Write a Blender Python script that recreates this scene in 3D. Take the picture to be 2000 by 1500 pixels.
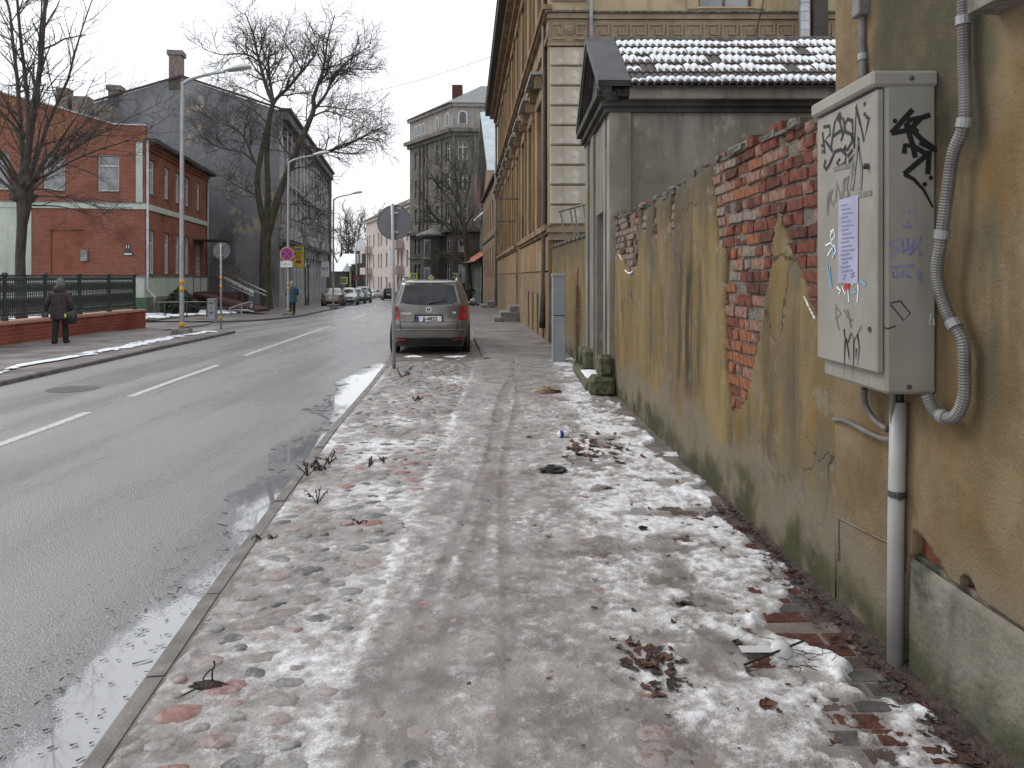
import bpy, math, random
import numpy as np
from mathutils import Vector, Matrix
R = math.radians
scene = bpy.context.scene
for o in list(bpy.data.objects):
    bpy.data.objects.remove(o)
COL = scene.collection
random.seed(7)

# ---------------------------------------------------------------- camera
CAMZ = 1.65
cam_d = bpy.data.cameras.new('camera')
cam_d.sensor_width = 36.0
cam_d.lens = 27.0
cam_d.shift_y = -0.105
cam_d.clip_start = 0.05
cam_d.clip_end = 2000
cam = bpy.data.objects.new('camera', cam_d)
COL.objects.link(cam)
cam.location = (0, 0, CAMZ)
cam.rotation_euler = (R(90), 0, 0)
scene.camera = cam

# ---------------------------------------------------------------- sky and light (overcast winter day)
SUN_EL, SUN_AZ = R(42), R(-62)
world = bpy.data.worlds.new('World')
scene.world = world
world.use_nodes = True
wn, wl = world.node_tree.nodes, world.node_tree.links
wn.clear()
w_out = wn.new('ShaderNodeOutputWorld')
w_bg = wn.new('ShaderNodeBackground')
w_sky = wn.new('ShaderNodeTexSky')
w_sky.sky_type = 'NISHITA'
w_sky.sun_disc = False
w_sky.sun_elevation = SUN_EL
w_sky.sun_rotation = SUN_AZ
w_sky.dust_density = 4.0
w_hs = wn.new('ShaderNodeHueSaturation')
w_hs.inputs['Saturation'].default_value = 0.25
w_mix = wn.new('ShaderNodeMixRGB')
w_mix.inputs['Fac'].default_value = 0.88
w_mix.inputs['Color2'].default_value = (10.5, 10.75, 11.2, 1)
w_bg.inputs['Strength'].default_value = 0.118
wl.new(w_sky.outputs[0], w_hs.inputs['Color'])
wl.new(w_hs.outputs[0], w_mix.inputs['Color1'])
wl.new(w_mix.outputs[0], w_bg.inputs['Color'])
wl.new(w_bg.outputs[0], w_out.inputs['Surface'])
sun_d = bpy.data.lights.new('sun', 'SUN')
sun_d.energy = 1.4
sun_d.angle = R(22)
sun_d.color = (1.0, 0.96, 0.9)
sun = bpy.data.objects.new('sun', sun_d)
COL.objects.link(sun)
_sd = Vector((math.sin(SUN_AZ) * math.cos(SUN_EL), math.cos(SUN_AZ) * math.cos(SUN_EL), math.sin(SUN_EL)))
sun.rotation_euler = _sd.to_track_quat('Z', 'Y').to_euler()
sun.location = (0, 0, 30)
scene.view_settings.view_transform = 'Standard'
scene.view_settings.look = 'None'
scene.view_settings.exposure = 0.0
scene.view_settings.gamma = 1.0
scene.view_settings.use_curve_mapping = False

# ---------------------------------------------------------------- geometry helpers
def zs(y):
    """height of the pavement along the street: level, then falling gently"""
    d = y - 25.0
    if d < -6:
        return 0.0
    y = min(y, 160.0)
    d = y - 25.0
    return -0.0185 * (d if d > 6 else (d + 6) ** 2 / 24.0)

def PX(u, v, Y):
    return Vector(((u - 1000) / 1500 * Y, Y, CAMZ + (540 - v) / 1500 * Y))

def lerp_tab(tab, y):
    if y <= tab[0][0]:
        a, b = tab[0], tab[1]
    elif y >= tab[-1][0]:
        a, b = tab[-2], tab[-1]
    else:
        for i in range(len(tab) - 1):
            if tab[i][0] <= y <= tab[i + 1][0]:
                a, b = tab[i], tab[i + 1]
                break
    return a[1] + (b[1] - a[1]) * (y - a[0]) / (b[0] - a[0])

def _hash(ix, iy, seed):
    h = (ix.astype(np.int64) * 374761393 + iy.astype(np.int64) * 668265263 + seed * 1442695041) & 0x7fffffff
    h = ((h ^ (h >> 13)) * 1274126177) & 0x7fffffff
    h = (h ^ (h >> 16)) & 0x7fffffff
    return h / float(0x7fffffff)

def vnoise(x, y, seed=0):
    x = np.asarray(x, float); y = np.asarray(y, float)
    ix, iy = np.floor(x), np.floor(y)
    fx, fy = x - ix, y - iy
    fx = fx * fx * (3 - 2 * fx); fy = fy * fy * (3 - 2 * fy)
    a = _hash(ix, iy, seed); b = _hash(ix + 1, iy, seed)
    c = _hash(ix, iy + 1, seed); d = _hash(ix + 1, iy + 1, seed)
    return (a * (1 - fx) + b * fx) * (1 - fy) + (c * (1 - fx) + d * fx) * fy

def fbm(x, y, seed=0, octaves=4, gain=0.5):
    s = 0; amp = 1; tot = 0
    x = np.asarray(x, float); y = np.asarray(y, float)
    for k in range(octaves):
        s = s + amp * vnoise(x * 2 ** k + 17.3 * k, y * 2 ** k - 9.1 * k, seed + k)
        tot += amp; amp *= gain
    return s / tot

def sstep(a, b, x):
    t = np.clip((np.asarray(x, float) - a) / (b - a), 0, 1)
    return t * t * (3 - 2 * t)

def meta(o, label=None, cat=None, group=None, kind=None):
    if label: o['label'] = label
    if cat: o['category'] = cat
    if group: o['group'] = group
    if kind: o['kind'] = kind
    return o

WM = {}

def thing(name, loc, label, cat, group=None):
    o = bpy.data.objects.new(name, None)
    o.empty_display_size = 0.2
    o.location = loc
    COL.objects.link(o)
    WM[o.name] = Matrix.Translation(Vector(loc))
    return meta(o, label, cat, group)

class MB:
    def __init__(self):
        self.v = []; self.f = []; self.m = []; self.mi = 0
    def add(self, vs, fs):
        n = len(self.v)
        self.v.extend([tuple(p) for p in vs])
        for f in fs:
            self.f.append(tuple(i + n for i in f)); self.m.append(self.mi)
        return self
    def obox(self, O, A, B, C):
        O, A, B, C = Vector(O), Vector(A), Vector(B), Vector(C)
        vs = [O, O + A, O + A + B, O + B, O + C, O + A + C, O + A + B + C, O + B + C]
        fs = [(0, 3, 2, 1), (4, 5, 6, 7), (0, 1, 5, 4), (1, 2, 6, 5), (2, 3, 7, 6), (3, 0, 4, 7)]
        if A.cross(B).dot(C) < 0:
            fs = [tuple(reversed(f)) for f in fs]
        return self.add(vs, fs)
    def box(self, c, s, rz=0.0):
        ca, sa = math.cos(rz), math.sin(rz)
        A = Vector((ca, sa, 0)) * s[0]; B = Vector((-sa, ca, 0)) * s[1]; C = Vector((0, 0, s[2]))
        return self.obox(Vector(c) - A / 2 - B / 2 - C / 2, A, B, C)
    def chbox(self, c, s, b=0.01, rz=0.0):
        """box with chamfered edges"""
        hx, hy, hz = s[0] / 2, s[1] / 2, s[2] / 2
        ca, sa = math.cos(rz), math.sin(rz)
        vs = []
        idx = {}
        for sx in (-1, 1):
            for sy in (-1, 1):
                for sz in (-1, 1):
                    for ax in range(3):
                        p = [sx * (hx - b), sy * (hy - b), sz * (hz - b)]
                        p[ax] = (sx * hx, sy * hy, sz * hz)[ax]
                        idx[(sx, sy, sz, ax)] = len(vs)
                        vs.append((c[0] + p[0] * ca - p[1] * sa, c[1] + p[0] * sa + p[1] * ca, c[2] + p[2]))
        fs = []
        g = lambda *k: idx[k]
        for s1 in (-1, 1):
            f = [g(s1, -1, -1, 0), g(s1, 1, -1, 0), g(s1, 1, 1, 0), g(s1, -1, 1, 0)]; fs.append(f if s1 > 0 else f[::-1])
            f = [g(-1, s1, -1, 1), g(-1, s1, 1, 1), g(1, s1, 1, 1), g(1, s1, -1, 1)]; fs.append(f if s1 > 0 else f[::-1])
            f = [g(-1, -1, s1, 2), g(1, -1, s1, 2), g(1, 1, s1, 2), g(-1, 1, s1, 2)]; fs.append(f if s1 > 0 else f[::-1])
        for a in (-1, 1):
            for bb in (-1, 1):
                f = [g(a, bb, -1, 0), g(a, bb, -1, 1), g(a, bb, 1, 1), g(a, bb, 1, 0)]; fs.append(f if a * bb > 0 else f[::-1])
                f = [g(a, -1, bb, 0), g(a, 1, bb, 0), g(a, 1, bb, 2), g(a, -1, bb, 2)]; fs.append(f if a * bb > 0 else f[::-1])
                f = [g(-1, a, bb, 1), g(-1, a, bb, 2), g(1, a, bb, 2), g(1, a, bb, 1)]; fs.append(f if a * bb > 0 else f[::-1])
        for sx in (-1, 1):
            for sy in (-1, 1):
                for sz in (-1, 1):
                    f = [g(sx, sy, sz, 0), g(sx, sy, sz, 1), g(sx, sy, sz, 2)]
                    fs.append(f if sx * sy * sz > 0 else f[::-1])
        return self.add(vs, fs)
    def tube(self, pts, rad, n=8, cap=True):
        pts = [Vector(p) for p in pts]
        if not hasattr(rad, '__len__'):
            rad = [rad] * len(pts)
        base = len(self.v)
        up = None
        for i, p in enumerate(pts):
            if i == 0: d = pts[1] - p
            elif i == len(pts) - 1: d = p - pts[i - 1]
            else: d = pts[i + 1] - pts[i - 1]
            if d.length < 1e-9: d = Vector((0, 0, 1))
            d = d.normalized()
            if up is None:
                up = Vector((0, 0, 1)) if abs(d.z) < 0.9 else Vector((1, 0, 0))
            a = d.cross(up)
            if a.length < 1e-4:
                a = d.orthogonal()
            a.normalize(); b = a.cross(d).normalized(); up = b
            for k in range(n):
                t = 2 * math.pi * k / n
                q = p + (a * math.cos(t) + b * math.sin(t)) * rad[i]
                self.v.append((q.x, q.y, q.z))
        for i in range(len(pts) - 1):
            for k in range(n):
                k2 = (k + 1) % n
                o = base + i * n; o2 = o + n
                self.f.append((o + k, o2 + k, o2 + k2, o + k2)); self.m.append(self.mi)
        if cap:
            self.f.append(tuple(base + k for k in range(n))); self.m.append(self.mi)
            self.f.append(tuple(base + (len(pts) - 1) * n + k for k in reversed(range(n)))); self.m.append(self.mi)
        return self
    def lathe(self, c, prof, n=16, axis='Z', cap=True):
        """prof: list of (r, h)"""
        c = Vector(c); base = len(self.v)
        for r, h in prof:
            for k in range(n):
                t = 2 * math.pi * k / n
                x, y = r * math.cos(t), r * math.sin(t)
                p = {'Z': (x, y, h), 'X': (h, x, y), 'Y': (y, h, x)}[axis]
                self.v.append((c.x + p[0], c.y + p[1], c.z + p[2]))
        for i in range(len(prof) - 1):
            for k in range(n):
                k2 = (k + 1) % n
                o = base + i * n; o2 = o + n
                self.f.append((o + k, o + k2, o2 + k2, o2 + k)); self.m.append(self.mi)
        if cap:
            self.f.append(tuple(base + k for k in reversed(range(n)))); self.m.append(self.mi)
            self.f.append(tuple(base + (len(prof) - 1) * n + k for k in range(n))); self.m.append(self.mi)
        return self
    def prism(self, poly, ext):
        """planar polygon (3D points) extruded by the vector ext"""
        poly = [Vector(p) for p in poly]; ext = Vector(ext); n = len(poly)
        nrm = Vector((0, 0, 0))
        for i in range(n):
            nrm += poly[i].cross(poly[(i + 1) % n])
        if nrm.dot(ext) < 0:
            poly = poly[::-1]
        vs = poly + [p + ext for p in poly]
        fs = [tuple(reversed(range(n))), tuple(range(n, 2 * n))]
        for i in range(n):
            j = (i + 1) % n
            fs.append((i, j, n + j, n + i))
        return self.add(vs, fs)
    def grid(self, P, flip=False):
        """P: 2D list of points"""
        base = len(self.v); r = len(P); c = len(P[0])
        for row in P:
            for p in row: self.v.append(tuple(p))
        for i in range(r - 1):
            for j in range(c - 1):
                q = (base + i * c + j, base + i * c + j + 1, base + (i + 1) * c + j + 1, base + (i + 1) * c + j)
                self.f.append(q[::-1] if flip else q); self.m.append(self.mi)
        return self
    def ring(self, c, r0, r1, axis, depth, n=24):
        """flat annulus disc with thickness; axis unit vector"""
        c = Vector(c); ax = Vector(axis).normalized(); a = ax.orthogonal().normalized(); b = ax.cross(a)
        vs = []
        for k in range(n):
            t = 2 * math.pi * k / n; d = a * math.cos(t) + b * math.sin(t)
            vs += [c + d * r0, c + d * r1, c + d * r0 + ax * depth, c + d * r1 + ax * depth]
        fs = []
        for k in range(n):
            i, j = 4 * k, 4 * ((k + 1) % n)
            fs += [(i + 1, j + 1, j + 3, i + 3), (i + 2, i + 3, j + 3, j + 2), (i, i + 2, j + 2, j), (i, j, j + 1, i + 1)]
        return self.add(vs, fs)
    def disc(self, c, r, axis, depth, n=24):
        c = Vector(c); ax = Vector(axis).normalized(); a = ax.orthogonal().normalized(); b = ax.cross(a)
        return self.prism([c + (a * math.cos(2 * math.pi * k / n) + b * math.sin(2 * math.pi * k / n)) * r for k in range(n)], ax * depth)
    def mesh(self, name, mats, smooth=False):
        me = bpy.data.meshes.new(name)
        me.from_pydata(self.v, [], self.f)
        if not isinstance(mats, (list, tuple)): mats = [mats]
        for m in mats: me.materials.append(m)
        if len(mats) > 1: me.polygons.foreach_set('material_index', self.m)
        if smooth:
            me.polygons.foreach_set('use_smooth', [True] * len(me.polygons))
        me.update()
        return me
    def build(self, name, mats, parent=None, smooth=False, label=None, cat=None, group=None, kind=None):
        o = bpy.data.objects.new(name, self.mesh(name, mats, smooth))
        put(o, parent)
        return meta(o, label, cat, group, kind)

def place(name, me, M, parent=None, local=False):
    """link an object sharing mesh data, M in world space (or parent's space when local)"""
    o = bpy.data.objects.new(name, me)
    COL.objects.link(o)
    if parent is not None:
        o.parent = parent
        if not local:
            o.matrix_parent_inverse = WM[parent.name].inverted()
    o.matrix_basis = M
    WM[o.name] = M.copy() if not local or parent is None else WM[parent.name] @ M
    return o

def basis(O, U, V, W):
    U, V, W = Vector(U), Vector(V), Vector(W)
    return Matrix(((U.x, V.x, W.x, O[0]), (U.y, V.y, W.y, O[1]), (U.z, V.z, W.z, O[2]), (0, 0, 0, 1)))

def put(o, parent=None):
    COL.objects.link(o)
    if parent is not None:
        o.parent = parent
        o.matrix_parent_inverse = WM[parent.name].inverted()
    WM[o.name] = o.matrix_basis.copy()
    return o

def field_sheet(s, pos, back=None):
    """marching squares: keep s>0. s[i,j]; pos(i,j float)->point; back: offset vector for the rim"""
    mb = MB(); cache = {}; mb.edge = []; mb.val = []
    ni, nj = s.shape
    def vert(key, p):
        if key not in cache:
            cache[key] = len(mb.v); mb.v.append(tuple(p)); mb.edge.append(key[0] == 'e')
            mb.val.append(0.0 if key[0] == 'e' else float(s[key]))
        return cache[key]
    rims = []
    for i in range(ni - 1):
        for j in range(nj - 1):
            cs = [(i, j), (i + 1, j), (i + 1, j + 1), (i, j + 1)]
            vals = [s[c] for c in cs]
            pos_n = sum(x > 0 for x in vals)
            if pos_n == 0: continue
            if pos_n == 4:
                mb.f.append(tuple(vert(c, pos(*c)) for c in cs)); mb.m.append(0); continue
            poly = []; cut = []
            for k in range(4):
                a, b = cs[k], cs[(k + 1) % 4]; va, vb = vals[k], vals[(k + 1) % 4]
                if va > 0: poly.append(vert(a, pos(*a)))
                if (va > 0) != (vb > 0):
                    t = va / (va - vb)
                    key = ('e',) + tuple(sorted((a, b)))
                    q = (a[0] + (b[0] - a[0]) * t, a[1] + (b[1] - a[1]) * t)
                    vi = vert(key, pos(*q)); poly.append(vi); cut.append((vi, va > 0))
            if len(poly) >= 3:
                mb.f.append(tuple(poly)); mb.m.append(0)
                if back is not None and len(cut) == 2:
                    a, b = (cut[0][0], cut[1][0]) if cut[0][1] else (cut[1][0], cut[0][0])
                    rims.append((a, b))
    if back is not None:
        bc = {}
        def bk(i):
            if i not in bc:
                bc[i] = len(mb.v); p = mb.v[i]
                mb.v.append((p[0] + back[0], p[1] + back[1], p[2] + back[2]))
            return bc[i]
        for a, b in rims:
            mb.f.append((b, a, bk(a), bk(b))); mb.m.append(0)
    return mb

def inpoly(px, py, poly):
    """numpy point in polygon -> bool"""
    inside = np.zeros(px.shape, bool); n = len(poly)
    for i in range(n):
        x1, y1 = poly[i]; x2, y2 = poly[(i + 1) % n]
        c = ((y1 > py) != (y2 > py)) & (px < (x2 - x1) * (py - y1) / ((y2 - y1) if y2 != y1 else 1e-9) + x1)
        inside ^= c
    return inside

def polydist(px, py, poly):
    d = np.full(px.shape, 1e9); n = len(poly)
    for i in range(n):
        x1, y1 = poly[i]; x2, y2 = poly[(i + 1) % n]
        dx, dy = x2 - x1, y2 - y1
        t = np.clip(((px - x1) * dx + (py - y1) * dy) / max(dx * dx + dy * dy, 1e-12), 0, 1)
        d = np.minimum(d, np.hypot(px - x1 - t * dx, py - y1 - t * dy))
    return np.where(inpoly(px, py, poly), -d, d)

# ---------------------------------------------------------------- materials
class N:
    def __init__(self, name, rough=0.8, metal=0.0, spec=0.5):
        self.mat = bpy.data.materials.new(name)
        self.mat.use_nodes = True
        self.t = self.mat.node_tree
        self.b = self.t.nodes['Principled BSDF']
        self.b.inputs['Roughness'].default_value = rough
        self.b.inputs['Metallic'].default_value = metal
        self.b.inputs['Specular IOR Level'].default_value = spec
        self._tc = None; self._xyz = None
    def new(self, kind):
        return self.t.nodes.new(kind)
    def _set(self, inp, val):
        if isinstance(val, bpy.types.NodeSocket):
            self.t.links.new(val, inp)
        elif isinstance(val, (tuple, list)):
            inp.default_value = tuple(val) + ((1,) if len(val) == 3 and len(inp.default_value) == 4 else ())
        else:
            inp.default_value = val
    def tc(self):
        if not self._tc:
            self._tc = self.new('ShaderNodeTexCoord').outputs['Object']
        return self._tc
    def xyz(self):
        if not self._xyz:
            s = self.new('ShaderNodeSeparateXYZ'); self._set(s.inputs[0], self.tc()); self._xyz = s.outputs
        return self._xyz
    def vec(self, x, y, z):
        c = self.new('ShaderNodeCombineXYZ')
        for i, k in enumerate((x, y, z)): self._set(c.inputs[i], k)
        return c.outputs[0]
    def mapping(self, stretch=(1, 1, 1), off=(0, 0, 0), src=None):
        m = self.new('ShaderNodeMapping')
        self._set(m.inputs['Vector'], src or self.tc())
        m.inputs['Scale'].default_value = stretch; m.inputs['Location'].default_value = off
        return m.outputs[0]
    def noise(self, scale, stretch=(1, 1, 1), detail=5, rough=0.55, dist=0.0, off=(0, 0, 0), src=None):
        n = self.new('ShaderNodeTexNoise')
        self._set(n.inputs['Vector'], self.mapping(stretch, off, src))
        n.inputs['Scale'].default_value = scale; n.inputs['Detail'].default_value = detail
        n.inputs['Roughness'].default_value = rough; n.inputs['Distortion'].default_value = dist
        return n.outputs['Fac']
    def voro(self, scale, feature='F1', stretch=(1, 1, 1), out='Distance', src=None):
        n = self.new('ShaderNodeTexVoronoi'); n.feature = feature
        self._set(n.inputs['Vector'], self.mapping(stretch, src=src)); n.inputs['Scale'].default_value = scale
        return n.outputs[out]
    def ramp(self, s, a, b, lo=0.0, hi=1.0, smooth=True):
        m = self.new('ShaderNodeMapRange')
        m.interpolation_type = 'SMOOTHSTEP' if smooth else 'LINEAR'
        self._set(m.inputs['Value'], s)
        m.inputs['From Min'].default_value = a; m.inputs['From Max'].default_value = b
        m.inputs['To Min'].default_value = lo; m.inputs['To Max'].default_value = hi
        return m.outputs[0]
    def op(self, o, a, b=0.0, clamp=False):
        m = self.new('ShaderNodeMath'); m.operation = o; m.use_clamp = clamp
        self._set(m.inputs[0], a); self._set(m.inputs[1], b)
        return m.outputs[0]
    def mix(self, c1, c2, fac, blend='MIX'):
        m = self.new('ShaderNodeMixRGB'); m.blend_type = blend
        self._set(m.inputs['Fac'], fac); self._set(m.inputs['Color1'], c1); self._set(m.inputs['Color2'], c2)
        return m.outputs[0]
    def attr(self, name):
        a = self.new('ShaderNodeAttribute'); a.attribute_name = name
        return a.outputs['Fac']
    def objrand(self):
        return self.new('ShaderNodeObjectInfo').outputs['Random']
    def color(self, c): self._set(self.b.inputs['Base Color'], c); return self
    def rough(self, r): self._set(self.b.inputs['Roughness'], r); return self
    def bump(self, h, dist=0.01, strength=1.0, prev=None):
        n = self.new('ShaderNodeBump')
        n.inputs['Strength'].default_value = strength; n.inputs['Distance'].default_value = dist
        self._set(n.inputs['Height'], h)
        if prev: self._set(n.inputs['Normal'], prev)
        self._set(self.b.inputs['Normal'], n.outputs[0])
        return n.outputs[0]

def mat(name, c1, c2=None, scale=4.0, rough=0.8, bump=0.0, bscale=60.0, metal=0.0, spec=0.5, stretch=(1, 1, 1), c3=None, a=0.35, b=0.65, s3=1.2, rvar=0.0):
    n = N(name, rough, metal, spec)
    if c2 is None:
        n.color(c1)
    else:
        c = n.mix(c1, c2, n.ramp(n.noise(scale, stretch), a, b))
        if c3: c = n.mix(c, c3, n.ramp(n.noise(s3, stretch, off=(3, 7, 1)), 0.52, 0.75))
        n.color(c)
    if rvar:
        n.rough(n.ramp(n.noise(scale * 1.7, off=(5, 5, 5)), 0.3, 0.7, rough - rvar, rough + rvar))
    if bump:
        n.bump(n.noise(bscale, detail=3), bump)
    return n.mat

M = {}
# --- snow and ground
def m_snow(name='snow'):
    n = N(name, 0.7, spec=0.25)
    c = n.mix((0.80, 0.82, 0.86), (0.70, 0.73, 0.79), n.noise(9))
    n.color(c)
    n.bump(n.noise(70, detail=4), 0.006)
    return n.mat
M['snow'] = m_snow()

def m_groundsnow():
    n = N('trodden_snow', 0.55, spec=0.3)
    w = n.attr('white')
    fine = n.noise(85, detail=6, rough=0.78)
    grit = n.noise(260, detail=2)
    mid = n.noise(14, detail=5, stretch=(1, 1, 1), off=(2, 3, 0))
    t = n.op('ADD', w, n.op('MULTIPLY', n.op('SUBTRACT', fine, 0.5), 2.0))
    t = n.op('ADD', t, n.op('MULTIPLY', n.op('SUBTRACT', mid, 0.5), 0.55))
    t = n.op('ADD', t, n.op('MULTIPLY', n.op('SUBTRACT', grit, 0.5), 0.6), True)
    ice = n.mix((0.175, 0.158, 0.150), (0.29, 0.272, 0.262), n.ramp(n.noise(4, detail=4, off=(9, 1, 0)), 0.35, 0.65))
    mud = n.mix(ice, (0.115, 0.092, 0.080), n.ramp(n.noise(2.2, detail=5, off=(1, 8, 0)), 0.56, 0.75))
    sn = n.mix((0.74, 0.755, 0.79), (0.46, 0.455, 0.46), n.ramp(n.noise(20, detail=7, rough=0.68), 0.42, 0.70))
    sn = n.mix(n.mix((0.56, 0.545, 0.54), (0.38, 0.365, 0.36), n.ramp(n.noise(20, detail=7, rough=0.68), 0.42, 0.70)), sn, n.ramp(w, 0.45, 0.95))
    n.color(n.mix(mud, sn, n.ramp(t, 0.12, 0.98)))
    n.rough(n.ramp(t, 0.1, 0.8, 0.38, 0.75))
    b1 = n.bump(n.noise(45, detail=5, rough=0.65), 0.007)
    n.bump(grit, 0.003, 1.0, b1)
    return n.mat
M['groundsnow'] = m_groundsnow()

def m_pavement():
    n = N('wet_pavement', 0.45)
    c = n.mix((0.11, 0.095, 0.085), (0.19, 0.16, 0.145), n.ramp(n.noise(5), 0.35, 0.65))
    c = n.mix(c, (0.13, 0.065, 0.05), n.ramp(n.noise(3, off=(4, 4, 0)), 0.58, 0.72))
    n.color(c); n.rough(n.ramp(n.noise(6, off=(1, 0, 0)), 0.3, 0.7, 0.3, 0.65))
    n.bump(n.noise(80, detail=4), 0.004)
    return n.mat
M['pavement'] = m_pavement()

def m_sidewalk():
    n = N('damp_asphalt_pavement', 0.55)
    c = n.mix((0.13, 0.12, 0.118), (0.21, 0.192, 0.185), n.ramp(n.noise(1.3, detail=6), 0.35, 0.68))
    c = n.mix(c, (0.30, 0.285, 0.28), n.ramp(n.noise(4, detail=6, off=(3, 3, 3)), 0.58, 0.8))
    n.color(c); n.rough(n.ramp(n.noise(1.1, off=(7, 0, 0)), 0.35, 0.65, 0.28, 0.6))
    n.bump(n.noise(90, detail=3), 0.004)
    return n.mat
M['sidewalk'] = m_sidewalk()

def m_asphalt():
    n = N('wet_asphalt', 0.5)
    n.b.inputs['Coat Weight'].default_value = 0.75
    n.b.inputs['Coat IOR'].default_value = 1.75
    g = n.noise(125, detail=4, rough=0.7)
    big = n.op('ADD', n.op('MULTIPLY', n.noise(0.55, detail=6, stretch=(1, 0.35, 1)), 0.5), n.op('MULTIPLY', n.noise(1.5, detail=3, stretch=(1, 0.03, 1), off=(2, 0, 0)), 0.5))
    c = n.mix((0.135, 0.137, 0.146), (0.19, 0.19, 0.20), n.ramp(big, 0.35, 0.65))
    c = n.mix(c, (0.42, 0.415, 0.42), n.ramp(g, 0.53, 0.72))  # grain flecks, with bump and glint contrast painted into the colour
    c = n.mix(c, (0.035, 0.032, 0.032), n.ramp(g, 0.48, 0.32))
    n.color(c)
    n._set(n.b.inputs['Coat Roughness'], n.ramp(big, 0.40, 0.60, 0.15, 0.36))
    b = n.bump(n.noise(90, detail=3, rough=0.6), 0.012)
    n._set(n.b.inputs['Coat Normal'], b)
    return n.mat
M['asphalt'] = m_asphalt()

def m_puddle():
    n = N('puddle_water', 0.04, spec=0.7)
    g = n.noise(150, detail=3, rough=0.6)
    t = n.ramp(n.op('ADD', n.attr('depth'), n.op('MULTIPLY', n.op('SUBTRACT', g, 0.5), 0.9)), 0.0, 0.16)
    n.color(n.mix((0.17, 0.17, 0.178), (0.27, 0.28, 0.295), t))
    n.rough(n.ramp(t, 0, 1, 0.45, 0.035))
    n._set(n.b.inputs['Metallic'], n.op('MULTIPLY', t, 0.15))
    n.b.inputs['IOR'].default_value = 1.6
    n.b.inputs['Coat Weight'].default_value = 0.75
    n.b.inputs['Coat IOR'].default_value = 1.6
    n._set(n.b.inputs['Coat Roughness'], n.ramp(t, 0, 1, 0.28, 0.03))
    n.bump(n.op('MULTIPLY', g, n.op('SUBTRACT', 1.0, t)), 0.008)
    return n.mat
M['puddle'] = m_puddle()
M['granite_kerb'] = mat('kerb_stone', (0.105, 0.094, 0.086), (0.175, 0.16, 0.15), 7, 0.45, 0.004, 70, c3=(0.26, 0.245, 0.235), s3=5)
M['dark_kerb'] = mat('wet_kerb_face', (0.09, 0.082, 0.078), (0.17, 0.155, 0.148), 5, 0.5, 0.003, 70)
def m_cobble(name, a, b):
    n = N(name, 0.5)
    pos = n.new('ShaderNodeNewGeometry').outputs['Position']
    c = n.mix(a, b, n.ramp(n.noise(40, src=pos), 0.35, 0.65))
    dust = n.ramp(n.op('ADD', n.noise(28, detail=6, rough=0.7, src=pos), n.op('MULTIPLY', n.op('SUBTRACT', n.noise(3, detail=3, src=pos, off=(4, 1, 0)), 0.5), 0.9)), 0.40, 0.62)
    n.color(n.mix(c, (0.34, 0.325, 0.315), n.op('MULTIPLY', dust, 0.55)))
    n.bump(n.noise(90, detail=4, src=pos), 0.004)
    return n.mat
for k, (a, b) in dict(cobble_grey=((0.115, 0.115, 0.118), (0.20, 0.195, 0.19)), cobble_dark=((0.05, 0.056, 0.062), (0.10, 0.105, 0.11)),
                      cobble_red=((0.19, 0.082, 0.07), (0.26, 0.13, 0.115)), cobble_pink=((0.17, 0.115, 0.10), (0.24, 0.175, 0.16)),
                      cobble_brown=((0.15, 0.125, 0.11), (0.22, 0.19, 0.175))).items():
    M[k] = m_cobble(k, a, b)
M['paver_grey'] = mat('wet_grey_paver', (0.055, 0.052, 0.05), (0.10, 0.095, 0.09), 14, 0.45, 0.004, 80)
M['paver_brown'] = mat('wet_brown_paver', (0.06, 0.042, 0.036), (0.105, 0.08, 0.07), 14, 0.45, 0.004, 80)
M['line'] = mat('road_line_paint', (0.58, 0.58, 0.57), (0.20, 0.20, 0.20), 26, 0.4, 0.003, 150, a=0.50, b=0.68)

def m_lawn():
    n = N('winter_grass', 0.9)
    c = n.mix((0.045, 0.06, 0.022), (0.10, 0.105, 0.05), n.ramp(n.noise(6, detail=6), 0.35, 0.65))
    n.color(c); n.bump(n.noise(60, detail=4), 0.03)
    return n.mat
M['lawn'] = m_lawn()
M['dirt'] = mat('dark_dirt', (0.025, 0.018, 0.014), (0.06, 0.042, 0.033), 18, 0.85, 0.02, 60)
M['earth'] = mat('far_ground', (0.12, 0.11, 0.10), (0.18, 0.17, 0.165), 0.2, 0.8)

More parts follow.
